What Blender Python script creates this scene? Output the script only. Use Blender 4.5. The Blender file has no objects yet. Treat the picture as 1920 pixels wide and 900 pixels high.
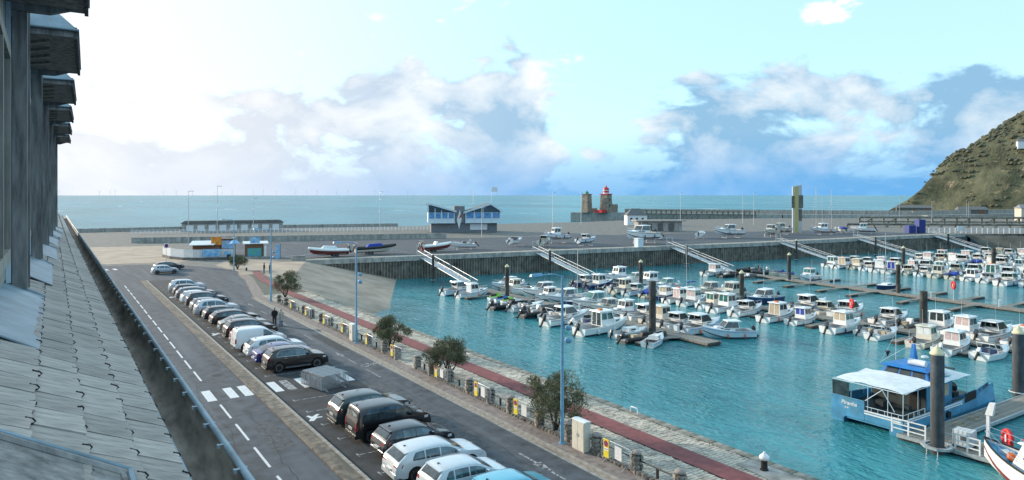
import bpy, bmesh, math, random
from math import sin, cos, pi, radians, sqrt, atan2
from mathutils import Vector, Matrix, noise as mnoise

SC = bpy.context.scene
COL = SC.collection
RNG = random.Random(7)
WATER = -4.5

# ------------------------------------------------------------------ camera
HEAD = radians(33.55)                       # the camera looks this far to the right of the street (+Y)
cam_d = bpy.data.cameras.new('camera')
cam = bpy.data.objects.new('camera', cam_d); COL.objects.link(cam)
cam.location = (0, 0, 13.0)
cam.rotation_euler = (radians(90), 0, -HEAD)
cam_d.sensor_width = 36.0
cam_d.lens = 36.0 * 1300 / 1920
cam_d.shift_y = -0.04375
cam_d.clip_start = 0.05; cam_d.clip_end = 90000
SC.camera = cam

# ------------------------------------------------------------------ sky, sun, exposure
SUN_EL = radians(14); SUN_AZ = radians(-27)   # azimuth from +Y, negative to the left (-X)
sun_dir = Vector((sin(SUN_AZ)*cos(SUN_EL), cos(SUN_AZ)*cos(SUN_EL), sin(SUN_EL)))
W = bpy.data.worlds.new('World'); SC.world = W; W.use_nodes = True
def make_world():
    nt = W.node_tree; N = nt.nodes; L = nt.links; N.clear()
    def n(t, **k):
        x = N.new(t)
        for a, b in k.items(): setattr(x, a, b)
        return x
    def mth(op, a, b=None, c=None, clamp=False):
        x = n('ShaderNodeMath', operation=op, use_clamp=clamp)
        for i, q in enumerate((a, b, c)):
            if q is None: continue
            if hasattr(q, 'links'): L.new(q, x.inputs[i])
            else: x.inputs[i].default_value = q
        return x.outputs[0]
    def smooth(v, a, b):
        x = n('ShaderNodeMapRange', interpolation_type='SMOOTHSTEP')
        L.new(v, x.inputs[0]); x.inputs[1].default_value = a; x.inputs[2].default_value = b
        return x.outputs[0]
    def mix(f, a, b):
        x = n('ShaderNodeMix', data_type='RGBA')
        if hasattr(f, 'links'): L.new(f, x.inputs[0])
        else: x.inputs[0].default_value = f
        for i, q in ((6, a), (7, b)):
            if hasattr(q, 'links'): L.new(q, x.inputs[i])
            else: x.inputs[i].default_value = (*q, 1)
        return x.outputs[2]
    tc = n('ShaderNodeTexCoord')
    sep = n('ShaderNodeSeparateXYZ'); L.new(tc.outputs['Generated'], sep.inputs[0])
    z = sep.outputs[2]
    sky = n('ShaderNodeTexSky', sky_type='NISHITA')
    sky.sun_disc = False; sky.sun_elevation = SUN_EL; sky.sun_rotation = SUN_AZ
    sky.air_density = 1.0; sky.dust_density = 0.6; sky.ozone_density = 3.2; sky.altitude = 10
    # angle to the sun
    dt = n('ShaderNodeVectorMath', operation='DOT_PRODUCT')
    L.new(tc.outputs['Generated'], dt.inputs[0]); dt.inputs[1].default_value = sun_dir
    glow = mth('POWER', mth('MAXIMUM', dt.outputs['Value'], 0.0), 2.6)
    # cumulus: noise on the direction sphere, a little flattened, offset sample towards the sun for lit rims
    def cloud(off):
        mp = n('ShaderNodeMapping'); L.new(tc.outputs['Generated'], mp.inputs[0])
        mp.inputs['Scale'].default_value = (1, 1, 1.75)
        mp.inputs['Location'].default_value = off
        no = n('ShaderNodeTexNoise', noise_dimensions='4D', normalize=True)
        L.new(mp.outputs[0], no.inputs['Vector'])
        no.inputs['W'].default_value = SKY_SEED
        no.inputs['Scale'].default_value = 6.2; no.inputs['Detail'].default_value = 9
        no.inputs['Roughness'].default_value = 0.56; no.inputs['Distortion'].default_value = 0.35
        return no.outputs[0]
    d1 = cloud((0, 0, 0)); d2 = cloud((-0.028*sun_dir.x-0.0, -0.028*sun_dir.y, -0.075))
    low = mth('SUBTRACT', 1.0, smooth(z, 0.12, 0.27))
    cov = mth('ADD', d1, mth('MULTIPLY', low, 0.185))
    cov = mth('SUBTRACT', cov, 0.125)
    alpha = smooth(cov, 0.475, 0.545)
    thick = smooth(cov, 0.50, 0.66)
    rim = mth('ADD', 0.26, mth('MULTIPLY', mth('SUBTRACT', d1, d2), 4.6), clamp=True)
    lit = mth('MULTIPLY', rim, mth('SUBTRACT', 1.0, mth('MULTIPLY', thick, 0.45)), clamp=True)
    shade = mix(smooth(glow, 0.0, 0.6), (1.2, 2.25, 3.3), (3.5, 3.65, 3.95))
    bright = mix(glow, (5.8, 5.6, 5.2), (4.6, 4.6, 4.6))
    ccol = mix(lit, shade, bright)
    # humid air low over the sea and a thin veil, kept even up to the unseen zenith as added fill light, whiter towards the sun
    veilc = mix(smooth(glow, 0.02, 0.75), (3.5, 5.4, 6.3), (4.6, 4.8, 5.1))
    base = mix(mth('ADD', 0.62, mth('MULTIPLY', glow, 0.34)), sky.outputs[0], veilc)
    hz = mix(smooth(glow, 0.0, 0.6), (0.55, 1.95, 3.9), (3.5, 3.8, 4.3))
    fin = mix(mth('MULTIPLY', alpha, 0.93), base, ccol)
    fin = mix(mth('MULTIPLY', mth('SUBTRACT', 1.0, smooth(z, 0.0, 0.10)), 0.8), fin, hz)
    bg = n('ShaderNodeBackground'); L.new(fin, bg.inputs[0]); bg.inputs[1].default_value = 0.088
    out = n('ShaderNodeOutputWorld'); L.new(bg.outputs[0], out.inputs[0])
SKY_SEED = 28.3
make_world()

sun_l = bpy.data.lights.new('sun', 'SUN'); sun_l.energy = 2.0; sun_l.angle = radians(4); sun_l.color = (1.0, 0.86, 0.68)
sun = bpy.data.objects.new('sun', sun_l); COL.objects.link(sun); sun.location = (-40, 80, 60)
sun.rotation_euler = sun_dir.to_track_quat('Z', 'Y').to_euler()

SC.view_settings.view_transform = 'Standard'; SC.view_settings.look = 'None'
SC.view_settings.exposure = 1.4; SC.view_settings.gamma = 1.0; SC.view_settings.use_curve_mapping = False
SC.cycles.max_bounces = 6; SC.cycles.diffuse_bounces = 3; SC.cycles.glossy_bounces = 3
SC.cycles.transparent_max_bounces = 6; SC.cycles.caustics_reflective = False; SC.cycles.caustics_refractive = False
SC.cycles.use_denoising = True

# ------------------------------------------------------------------ helpers
class MB:
    """collects shapes; build() links them as ONE mesh object"""
    def __init__(s): s.v = []; s.f = []; s.m = []
    def add(s, vs, fs, mi=0):
        b = len(s.v); s.v += [tuple(v) for v in vs]
        for f in fs: s.f.append(tuple(b+i for i in f)); s.m.append(mi)
        return s
    def box(s, x0, x1, y0, y1, z0, z1, mi=0):
        return s.add([(x0,y0,z0),(x1,y0,z0),(x1,y1,z0),(x0,y1,z0),(x0,y0,z1),(x1,y0,z1),(x1,y1,z1),(x0,y1,z1)],
                     [(0,3,2,1),(4,5,6,7),(0,1,5,4),(1,2,6,5),(2,3,7,6),(3,0,4,7)], mi)
    def hexa(s, p, mi=0):      # eight free corners, bottom four then top four
        return s.add(p, [(0,3,2,1),(4,5,6,7),(0,1,5,4),(1,2,6,5),(2,3,7,6),(3,0,4,7)], mi)
    def tube(s, pts, r, n=6, mi=0, cap=True):
        pts = [Vector(p) for p in pts]; rs = r if isinstance(r, (list, tuple)) else [r]*len(pts)
        rings = []; ref = None
        for i, p in enumerate(pts):
            t = (pts[min(i+1, len(pts)-1)] - pts[max(i-1, 0)])
            t = t.normalized() if t.length > 1e-9 else Vector((0,0,1))
            if ref is None or abs(ref.dot(t)) > .95: ref = Vector((0,0,1)) if abs(t.z) < .9 else Vector((1,0,0))
            a = t.cross(ref).normalized(); b = t.cross(a)
            rings.append([p + (a*cos(2*pi*k/n) + b*sin(2*pi*k/n))*rs[i] for k in range(n)])
        vs = [v for q in rings for v in q]; fs = []
        for i in range(len(pts)-1):
            for k in range(n):
                k2 = (k+1) % n
                fs.append((i*n+k, i*n+k2, (i+1)*n+k2, (i+1)*n+k))
        if cap: fs += [tuple(range(n))[::-1], tuple((len(pts)-1)*n+k for k in range(n))]
        return s.add(vs, fs, mi)
    def lathe(s, prof, n=12, c=(0,0,0), mi=0, axis='z', cap=True):
        vs = []; fs = []
        for r, h in prof:
            for k in range(n):
                a = 2*pi*k/n
                if axis == 'z': vs.append((c[0]+r*cos(a), c[1]+r*sin(a), c[2]+h))
                elif axis == 'y': vs.append((c[0]+r*cos(a), c[1]+h, c[2]+r*sin(a)))
                else: vs.append((c[0]+h, c[1]+r*cos(a), c[2]+r*sin(a)))
        for i in range(len(prof)-1):
            for k in range(n):
                fs.append((i*n+k, i*n+(k+1)%n, (i+1)*n+(k+1)%n, (i+1)*n+k))
        if cap: fs += [tuple(range(n))[::-1], tuple((len(prof)-1)*n+k for k in range(n))]
        return s.add(vs, fs, mi)
    def prism(s, poly, a, b, axis='y', mi=0):
        n = len(poly)
        def P(u, w, t): return {'y': (u, t, w), 'x': (t, u, w), 'z': (u, w, t)}[axis]
        vs = [P(u, w, a) for u, w in poly] + [P(u, w, b) for u, w in poly]
        fs = [tuple(range(n))[::-1], tuple(range(n, 2*n))] + [(i, (i+1)%n, n+(i+1)%n, n+i) for i in range(n)]
        return s.add(vs, fs, mi)
    def grid(s, rows, mi=0, flip=False):
        nr, nc = len(rows), len(rows[0]); vs = [p for r in rows for p in r]; fs = []
        for i in range(nr-1):
            for j in range(nc-1):
                q = (i*nc+j, i*nc+j+1, (i+1)*nc+j+1, (i+1)*nc+j)
                fs.append(q[::-1] if flip else q)
        return s.add(vs, fs, mi)
    def poly(s, pts, mi=0): return s.add(pts, [tuple(range(len(pts)))], mi)
    def move(s, M):
        s.v = [tuple(M @ Vector(v)) for v in s.v]; return s
    def mesh(s, name, mats, smooth=None, fixn=True):
        me = bpy.data.meshes.new(name); me.from_pydata(s.v, [], s.f)
        mats = mats if isinstance(mats, (list, tuple)) else [mats]
        for m in mats: me.materials.append(MAT[m] if isinstance(m, str) else m)
        if len(mats) > 1:
            for p, i in zip(me.polygons, s.m): p.material_index = i
        if fixn:
            bm = bmesh.new(); bm.from_mesh(me); bmesh.ops.recalc_face_normals(bm, faces=bm.faces); bm.to_mesh(me); bm.free()
        if smooth:
            me.shade_smooth()
            me.set_sharp_from_angle(angle=radians(smooth))
        me.update(); return me
    def build(s, name, mats, parent=None, smooth=None, fixn=True):
        return link(name, s.mesh(name, mats, smooth, fixn), parent)
def link(name, me, parent=None):
    o = bpy.data.objects.new(name, me); COL.objects.link(o)
    if parent is not None: o.parent = parent
    return o
def tag(o, label=None, cat=None, group=None, kind=None):
    if label: o['label'] = label
    if cat: o['category'] = cat
    if group: o['group'] = group
    if kind: o['kind'] = kind
    return o
def thing(name, label, cat, loc=(0,0,0), rz=0.0, group=None):
    o = bpy.data.objects.new(name, None); COL.objects.link(o)
    o.location = loc; o.rotation_euler = (0, 0, rz)
    return tag(o, label, cat, group)
def kids(o): return CH.get(o.name, ())
CH = {}
def index_children():
    CH.clear()
    for o in COL.objects:
        if o.parent: CH.setdefault(o.parent.name, []).append(o)
def children_of(o): return [c for c in COL.objects if c.parent == o]
def copy_tree(o, parent=None, tree=None):
    """tree: nested (object, [subtrees]) captured once by capture()"""
    src, subs = tree if tree else capture(o)
    c = src.copy(); COL.objects.link(c)
    if parent is not None: c.parent = parent
    for t in subs: copy_tree(None, c, t)
    return c
def capture(o): return (o, [capture(c) for c in o.children])
ORD = ['first','second','third','fourth','fifth','sixth','seventh','eighth','ninth','tenth','eleventh','twelfth','thirteenth',
       'fourteenth','fifteenth','sixteenth','seventeenth','eighteenth','nineteenth','twentieth','twenty-first','twenty-second',
       'twenty-third','twenty-fourth','twenty-fifth','twenty-sixth','twenty-seventh','twenty-eighth']

# ------------------------------------------------------------------ materials
MAT = {}
def mat(name, col, rough=.6, metal=0.0, var=.12, scale=6.0, bump=0.0, bscale=None, col2=None, rand=0.0, spec=.5, coat=0.0,
        stretch=(1,1,1), detail=5, trans=0.0, streak=None, alpha=1.0, bdist=.02):
    """procedural surface: base colour varied by noise (towards col2), optional relief, optional per-object tint"""
    m = bpy.data.materials.new(name); m.use_nodes = True; MAT[name] = m
    nt = m.node_tree; N = nt.nodes; L = nt.links
    b = N['Principled BSDF']
    b.inputs['Roughness'].default_value = rough; b.inputs['Metallic'].default_value = metal
    b.inputs['Specular IOR Level'].default_value = spec
    if coat: b.inputs['Coat Weight'].default_value = coat; b.inputs['Coat Roughness'].default_value = .06
    if trans: b.inputs['Transmission Weight'].default_value = trans
    if alpha < 1: b.inputs['Alpha'].default_value = alpha
    tc = N.new('ShaderNodeTexCoord'); mp = N.new('ShaderNodeMapping'); mp.inputs['Scale'].default_value = stretch
    L.new(tc.outputs['Object'], mp.inputs[0])
    no = N.new('ShaderNodeTexNoise'); no.inputs['Scale'].default_value = scale; no.inputs['Detail'].default_value = detail
    no.inputs['Roughness'].default_value = .6; L.new(mp.outputs[0], no.inputs['Vector'])
    c2 = col2 if col2 else tuple(max(0, c*(1-2.2*var)) for c in col); c1 = col if col2 else tuple(min(1, c*(1+var)) for c in col)
    mr = N.new('ShaderNodeMapRange'); mr.inputs[1].default_value = .3; mr.inputs[2].default_value = .7
    L.new(no.outputs[0], mr.inputs[0])
    mx = N.new('ShaderNodeMix'); mx.data_type = 'RGBA'; L.new(mr.outputs[0], mx.inputs[0])
    mx.inputs[6].default_value = (*c2, 1); mx.inputs[7].default_value = (*c1, 1); outc = mx.outputs[2]
    if streak:
        mp2 = N.new('ShaderNodeMapping'); mp2.inputs['Scale'].default_value = streak[1]; L.new(tc.outputs['Object'], mp2.inputs[0])
        n2 = N.new('ShaderNodeTexNoise'); n2.inputs['Scale'].default_value = 1; n2.inputs['Detail'].default_value = 4
        L.new(mp2.outputs[0], n2.inputs['Vector'])
        r2 = N.new('ShaderNodeMapRange'); r2.inputs[1].default_value = streak[2]; r2.inputs[2].default_value = streak[3]
        L.new(n2.outputs[0], r2.inputs[0])
        m2 = N.new('ShaderNodeMix'); m2.data_type = 'RGBA'; L.new(r2.outputs[0], m2.inputs[0]); L.new(outc, m2.inputs[6])
        m2.inputs[7].default_value = (*streak[0], 1); outc = m2.outputs[2]
    if rand:
        oi = N.new('ShaderNodeObjectInfo'); hs = N.new('ShaderNodeHueSaturation')
        r = N.new('ShaderNodeMapRange'); L.new(oi.outputs['Random'], r.inputs[0])
        r.inputs[3].default_value = 1-rand; r.inputs[4].default_value = 1+rand
        L.new(r.outputs[0], hs.inputs['Value']); L.new(outc, hs.inputs['Color']); outc = hs.outputs[0]
    L.new(outc, b.inputs['Base Color'])
    if bump:
        bp = N.new('ShaderNodeBump'); bp.inputs['Strength'].default_value = bump; bp.inputs['Distance'].default_value = bdist
        nb = no
        if bscale:
            nb = N.new('ShaderNodeTexNoise'); nb.inputs['Scale'].default_value = bscale; nb.inputs['Detail'].default_value = 6
            L.new(mp.outputs[0], nb.inputs['Vector'])
        L.new(nb.outputs[0], bp.inputs['Height']); L.new(bp.outputs[0], b.inputs['Normal'])
    return m
mat('asphalt', (.076,.089,.107), .85, var=.25, scale=1.1, bump=.5, bscale=70, streak=((.108,.122,.142),(.9,.05,.5),.5,.75))
mat('asphalt_park', (.040,.046,.054), .88, var=.25, scale=.9, bump=.5, bscale=70, streak=((.034,.036,.041),(.5,.5,.5),.55,.7))
mat('asphalt_old', (.20,.19,.175), .9, var=.2, scale=.6, bump=.4, bscale=50)
mat('paint_white', (.74,.75,.76), .7, var=.15, scale=9, streak=((.10,.10,.105),(5,5,5),.60,.70))
mat('paint_worn', (.42,.43,.44), .8, var=.2, scale=9, streak=((.075,.076,.08),(4,4,4),.47,.56))
mat('paint_yellow', (.62,.47,.12), .8, var=.2, scale=3)
mat('kerb', (.34,.32,.29), .9, var=.2, scale=3, bump=.4, bscale=30, streak=((.16,.15,.13),(2,.25,2),.52,.7))
mat('kerb_dirt', (.22,.185,.15), .95, var=.3, scale=2.5, bump=.5, bscale=30, streak=((.10,.10,.09),(2,.4,2),.5,.68))
mat('pavement', (.27,.22,.20), .9, var=.2, scale=3, bump=.4, bscale=25)
mat('red_path', (.25,.078,.078), .85, var=.16, scale=2.2, bump=.5, bscale=60, streak=((.14,.07,.065),(.8,.15,.5),.55,.75))
mat('cobble_bed', (.13,.13,.105), .95, var=.3, scale=5, bump=.4)
mat('cobble', (.58,.52,.44), .85, var=.25, scale=1.7, bump=.4, bscale=18, streak=((.34,.32,.28),(.6,.6,.6),.45,.7))
mat('coping', (.30,.285,.25), .9, var=.25, scale=2.5, bump=.5, bscale=16, streak=((.13,.14,.10),(1.2,1.2,1.2),.52,.66))
mat('moss', (.06,.085,.03), .95, var=.3, scale=8)
mat('gravel', (.44,.345,.27), .95, var=.16, scale=.25, bump=.3, bscale=20)
mat('shingle', (.40,.37,.33), .95, var=.2, scale=.8, bump=.5, bscale=8)
mat('concrete', (.42,.40,.37), .9, var=.18, scale=1.2, bump=.3, bscale=14, streak=((.22,.21,.19),(1,1,.15),.5,.7))
mat('concrete_dark', (.16,.155,.145), .9, var=.25, scale=1.2, bump=.3, bscale=14)
mat('sheet_pile', (.23,.205,.175), .85, var=.3, scale=.8, bump=.3, bscale=9, streak=((.30,.275,.23),(1.4,1.4,.22),.56,.72))
mat('stone', (.27,.245,.215), .95, var=.3, scale=5, bump=.7, bscale=20, rand=.28)
mat('stone_cap', (.36,.30,.275), .9, var=.2, scale=7, bump=.5, bscale=25)
mat('iron_dark', (.035,.033,.032), .6, .3, var=.3, scale=12)
mat('iron_galv', (.58,.60,.62), .45, .35, var=.15, scale=10, rand=.1)
mat('lamp_blue', (.16,.36,.53), .45, var=.1, scale=4)
mat('cream_box', (.66,.63,.54), .7, var=.08, scale=4)
mat('sign_yellow', (.78,.62,.02), .55, var=.08, scale=6)
mat('sign_red', (.62,.02,.025), .5, var=.05)
mat('sign_blue', (.03,.045,.22), .5, var=.05)
mat('white', (.78,.79,.80), .5, var=.06, scale=3)
mat('poster', (.60,.64,.70), .6, var=.3, scale=14, detail=2)
mat('poster_blue', (.06,.30,.62), .6, scale=1.3, detail=3, col2=(.45,.62,.74))
mat('poster_orange', (.75,.36,.03), .6, scale=1.6, detail=3, col2=(.55,.10,.02))
mat('poster_green', (.10,.42,.12), .6, scale=2.2, detail=3, col2=(.08,.25,.62))
mat('black_rubber', (.012,.012,.013), .75, var=.3, scale=20)
mat('black_plastic', (.02,.02,.022), .5, var=.2, scale=12)
mat('glass_car', (.11,.15,.17), .04, .62, var=.35, scale=1.5, spec=.9)
mat('glass_boat', (.045,.065,.072), .05, var=.3, scale=2, spec=.8)
mat('glass_teal', (.05,.18,.17), .06, var=.3, scale=2, spec=.7)
mat('alloy', (.62,.63,.65), .25, .8, var=.1)
mat('chrome', (.75,.76,.78), .12, 1.0, var=.05)
mat('lens_red', (.32,.008,.010), .15, var=.1, coat=.5)
mat('lens_clear', (.60,.63,.66), .08, var=.1, coat=.6)
mat('plate', (.72,.73,.74), .5, var=.05)
mat('ink', (.02,.02,.025), .6)
for nm, c, me in (('car_black',(.010,.010,.012),0), ('car_green',(.030,.052,.055),.35), ('car_bluedark',(.020,.026,.036),.3), ('car_white',(.74,.75,.77),0),
              ('car_iceblue',(.62,.68,.73),.0), ('car_cyan',(.13,.50,.66),.25), ('car_blue',(.018,.040,.20),.4), ('car_silver',(.50,.53,.57),.6),
              ('car_olive',(.20,.22,.20),.5), ('car_grey',(.14,.15,.165),.5), ('car_red',(.16,.03,.03),.3), ('car_brown',(.020,.015,.014),.3)):
    mat(nm, c, .28, me, var=.04, scale=2, coat=.9)
mat('slate', (.54,.47,.41), .62, scale=7, stretch=(1.2,4.5,1.2), col2=(.22,.195,.18), bump=.7, bscale=9, rand=.2, detail=8, bdist=.006)
mat('slate_dark', (.085,.085,.09), .7, var=.25, scale=5, bump=.3, bscale=18, rand=.12)
mat('timber_dark', (.30,.275,.26), .75, var=.3, scale=6, stretch=(3,3,.4), bump=.3)
mat('timber_beige', (.42,.38,.32), .7, var=.2, scale=5, stretch=(3,3,.5))
mat('zinc', (.29,.38,.44), .5, .1, var=.16, scale=4)
mat('zinc_dark', (.29,.25,.21), .7, .2, var=.35, scale=5, stretch=(2,.6,2))
mat('wire', (.03,.03,.032), .5, .6, var=.2)
mat('wall_brick', (.30,.29,.28), .9, var=.2, scale=4)
mat('bark', (.085,.065,.05), .95, var=.3, scale=9, bump=.6)
mat('leaf_tam', (.13,.14,.075), .75, var=.35, scale=1.6, rand=.1, spec=.25, col2=(.19,.185,.115))
mat('gelcoat', (.83,.83,.82), .28, var=.05, scale=1.5, rand=.06, coat=.3)
mat('gelcoat_cream', (.70,.66,.56), .3, var=.05, scale=1.5, rand=.05, coat=.3)
mat('deck_grey', (.50,.51,.51), .7, var=.1, scale=3)
mat('hull_navy', (.02,.04,.12), .3, var=.1, coat=.3)
mat('boot_dark', (.03,.035,.04), .6, var=.3)
mat('boot_red', (.22,.03,.025), .6, var=.25)
mat('rib_grey', (.085,.09,.095), .7, var=.15)
mat('rib_black', (.02,.021,.023), .65, var=.15)
mat('canvas_blue', (.02,.06,.38), .8, var=.2)
mat('canvas_tan', (.52,.42,.29), .85, var=.15)
mat('canvas_white', (.72,.76,.78), .8, var=.08, scale=2)
mat('cowl_dark', (.025,.035,.05), .3, var=.1, coat=.5)
mat('orange', (.75,.16,.03), .6, var=.08)
mat('safety_red', (.62,.03,.03), .55, var=.08)
mat('pontoon_wood', (.27,.25,.22), .9, var=.25, scale=2.5, stretch=(1,1,1), bump=.3, bscale=8, rand=.1)
mat('pontoon_float', (.06,.058,.055), .9, var=.3, scale=3)
mat('pile_dark', (.085,.078,.070), .8, var=.3, scale=1.2, stretch=(2,2,.5), bump=.3, streak=((.03,.03,.028),(1,1,.7),.5,.6))
mat('pile_steel', (.07,.085,.10), .6, var=.25, scale=1.5, streak=((.03,.033,.036),(1.5,1.5,.2),.5,.65))
mat('pile_cap', (.72,.64,.42), .7, var=.1, scale=3)
mat('aluminium', (.55,.57,.59), .45, .6, var=.12, scale=4)
mat('work_blue', (.075,.30,.50), .5, var=.16, scale=1.2, coat=.1, streak=((.10,.25,.33),(1,1,.4),.55,.75))
mat('work_blue_roof', (.02,.20,.55), .5, var=.12, scale=1.5)
mat('work_dark', (.035,.055,.06), .7, var=.3, scale=2)
mat('skin', (.50,.32,.24), .6, var=.08)
mat('hair_grey', (.42,.40,.38), .8, var=.2)
mat('cloth_black', (.018,.018,.02), .9, var=.2)
mat('cloth_beige', (.46,.41,.34), .9, var=.12)
mat('cloth_jeans', (.10,.22,.36), .9, var=.15)
mat('cloth_grey', (.06,.06,.065), .9, var=.15)
mat('wood_hut', (.22,.12,.07), .85, var=.25, scale=3, stretch=(1,1,6))
mat('facade_grey', (.20,.215,.235), .8, var=.1, scale=1.5)
mat('frame_pale', (.62,.72,.78), .6, var=.06, scale=2)
mat('glass_sky', (.10,.30,.60), .1, var=.25, scale=1, spec=.7)
mat('roof_grey', (.16,.165,.165), .85, var=.15, scale=1)
mat('lime_wall', (.58,.53,.45), .9, var=.1, scale=.6)
mat('tower_stone', (.30,.245,.19), .9, var=.25, scale=.7, bump=.3)
mat('lantern_red', (.60,.03,.03), .5, var=.08)
mat('lantern_green', (.05,.30,.16), .5, var=.1)
mat('totem_yellow', (.55,.43,.06), .5, var=.08)
mat('totem_grey', (.48,.50,.52), .5, var=.08)
mat('harbour_timber', (.25,.24,.20), .9, var=.3, scale=.6, bump=.2, rand=.15)
mat('container_blue', (.015,.04,.22), .5, var=.1)
mat('turbine', (.62,.66,.70), .6, var=.02)
mat('mud', (.09,.092,.078), .9, var=.3, scale=.25, bump=.4, bscale=2)
mat('bush', (.062,.068,.042), .9, var=.4, scale=.05, rand=.2, col2=(.115,.112,.07))
mat('pink_cover', (.62,.47,.45), .8, var=.15)
mat('lilac', (.40,.36,.60), .8, var=.1)
mat('lime', (.28,.62,.06), .5, var=.05)
mat('tar_patch', (.042,.046,.052), .8, var=.3, scale=3, bump=.4, bscale=60)
mat('tar_pale', (.09,.098,.108), .9, var=.25, scale=3, bump=.4, bscale=60)
mat('oil', (.016,.016,.017), .55, var=.4, scale=6)
# ------------------------------------------------------------------ water
def water_mat(name, deep, scale, dist, rough, s2, foam=0.0, spec=.5):
    m = bpy.data.materials.new(name); m.use_nodes = True; MAT[name] = m
    nt = m.node_tree; N = nt.nodes; L = nt.links; b = N['Principled BSDF']
    b.inputs['Roughness'].default_value = rough; b.inputs['IOR'].default_value = 1.33; b.inputs['Specular IOR Level'].default_value = spec
    tc = N.new('ShaderNodeTexCoord')
    def wave(sc, st, rot, det, dis=0.6):
        mp = N.new('ShaderNodeMapping'); mp.inputs['Scale'].default_value = st; mp.inputs['Rotation'].default_value = (0, 0, rot)
        L.new(tc.outputs['Object'], mp.inputs[0])
        no = N.new('ShaderNodeTexNoise'); no.inputs['Scale'].default_value = sc; no.inputs['Detail'].default_value = det
        no.inputs['Distortion'].default_value = dis; no.inputs['Roughness'].default_value = .55
        L.new(mp.outputs[0], no.inputs['Vector']); return no.outputs[0]
    def mul(a, k):
        x = N.new('ShaderNodeMath'); x.operation = 'MULTIPLY'; L.new(a, x.inputs[0]); x.inputs[1].default_value = k; return x.outputs[0]
    def addn(a, c):
        x = N.new('ShaderNodeMath'); x.operation = 'ADD'; L.new(a, x.inputs[0]); L.new(c, x.inputs[1]); return x.outputs[0]
    def ridge(a):
        x = N.new('ShaderNodeMath'); x.operation = 'SUBTRACT'; L.new(a, x.inputs[0]); x.inputs[1].default_value = .5
        y = N.new('ShaderNodeMath'); y.operation = 'ABSOLUTE'; L.new(x.outputs[0], y.inputs[0])
        z = N.new('ShaderNodeMath'); z.operation = 'SUBTRACT'; z.inputs[0].default_value = .5; L.new(y.outputs[0], z.inputs[1]); return z.outputs[0]
    w1 = ridge(wave(scale, (1, .42, 1), .55, 3)); w2 = wave(scale*2.7, (1, .5, 1), .2, 4); w3 = wave(scale*.22, (1, .6, 1), .9, 2)
    h = addn(addn(w1, mul(w2, .45)), mul(w3, 1.2))
    bp = N.new('ShaderNodeBump'); bp.inputs['Strength'].default_value = 1.0; bp.inputs['Distance'].default_value = dist
    L.new(h, bp.inputs['Height']); L.new(bp.outputs[0], b.inputs['Normal'])
    pt = wave(scale*.045, (1, .5, 1), .3, 3, 1.2); pr_ = N.new('ShaderNodeMapRange'); pr_.inputs[1].default_value = .38; pr_.inputs[2].default_value = .62; pr_.inputs[3].default_value = .45; L.new(pt, pr_.inputs[0]); L.new(pr_.outputs[0], bp.inputs['Strength'])
    big = wave(s2, (1, .35, 1), .5, 4)
    mr = N.new('ShaderNodeMapRange'); mr.inputs[1].default_value = .35; mr.inputs[2].default_value = .68; L.new(big, mr.inputs[0])
    mx = N.new('ShaderNodeMix'); mx.data_type = 'RGBA'; L.new(mr.outputs[0], mx.inputs[0])
    mx.inputs[6].default_value = (*[c*.72 for c in deep], 1); mx.inputs[7].default_value = (*[c*1.15 for c in deep], 1)
    outc = mx.outputs[2]
    if foam:
        fo = wave(.035, (1, .30, 1), .5, 8, .4); fr = N.new('ShaderNodeMapRange'); fr.inputs[1].default_value = .665; fr.inputs[2].default_value = .70
        L.new(fo, fr.inputs[0]); m2 = N.new('ShaderNodeMix'); m2.data_type = 'RGBA'; L.new(fr.outputs[0], m2.inputs[0])
        L.new(outc, m2.inputs[6]); m2.inputs[7].default_value = (.75, .8, .82, 1); outc = m2.outputs[2]
    L.new(outc, b.inputs['Base Color'])
water_mat('harbour_water', (.040,.245,.285), .95, .58, .05, .05, spec=.48)
water_mat('sea_water', (.038,.235,.29), .16, 1.6, .25, .006, foam=1, spec=.10)

# the basin: open water inside the harbour, its bed and the sea beyond the dike
FQ = [(42.0, 136.2), (95.0, 128.6), (158.0, 119.5), (228.0, 113.4), (252.0, 108.8)]       # foot of the far quay, left to right
def build_water():
    o = MB().poly([(20,-60,WATER),(420,-60,WATER),(420,160,WATER),(20,160,WATER)]).build('harbour_water', 'harbour_water'); tag(o, kind='structure')
    R = 60000
    o = MB().poly([(-R,215,WATER-.004),(R,215,WATER-.004),(R,R,WATER-.004),(-R,R,WATER-.004)]).build('sea', 'sea_water'); tag(o, kind='structure')
build_water()

# ------------------------------------------------------------------ land sheets
def sheet(name, pts, z, m, parent=None, kind='structure'):
    o = MB().poly([(p[0], p[1], p[2] if len(p) > 2 else z) for p in pts]).build(name, m, parent)
    if parent is None: tag(o, kind=kind)
    return o
G = -.02
SHORE = [(700,-80),(700,235),(520,250),(400,205),(340,245),(250,268),(215,262),(120,268),(60,284),(-260,300)]
ground = sheet('ground', [(-260,-80),(29.0,-80),(29.0,138)] + FQ + [(300,84),(330,-80)] + SHORE, G, 'asphalt_old')
sheet('road', [(4.6,-40),(11.05,-40),(11.05,118),(4.6,118)], .0, 'asphalt')
sheet('car_park', [(12.0,-40),(17.9,-40),(17.9,118),(12.0,118)], .0, 'asphalt_park')
sheet('quay_road', [(17.9,-40),(21.3,-40),(21.3,92),(24.6,112),(25,118),(17.9,118)], .0, 'asphalt')
sheet('junction', [(-3,118),(25,118),(26.2,124),(24.5,133),(21,140),(14,146),(-6,152)], .002, 'asphalt')
sheet('gravel_yard', [(-14,156),(12,150),(20,146),(24,152),(26,168),(24,198),(-40,214)], .0, 'gravel')
sheet('boat_yard', [(31,152),(41,141.5),(95,134),(158,125),(228,119),(244,117),(246,150),(130,176),(46,200),(30,198)], .0, 'asphalt')
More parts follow.
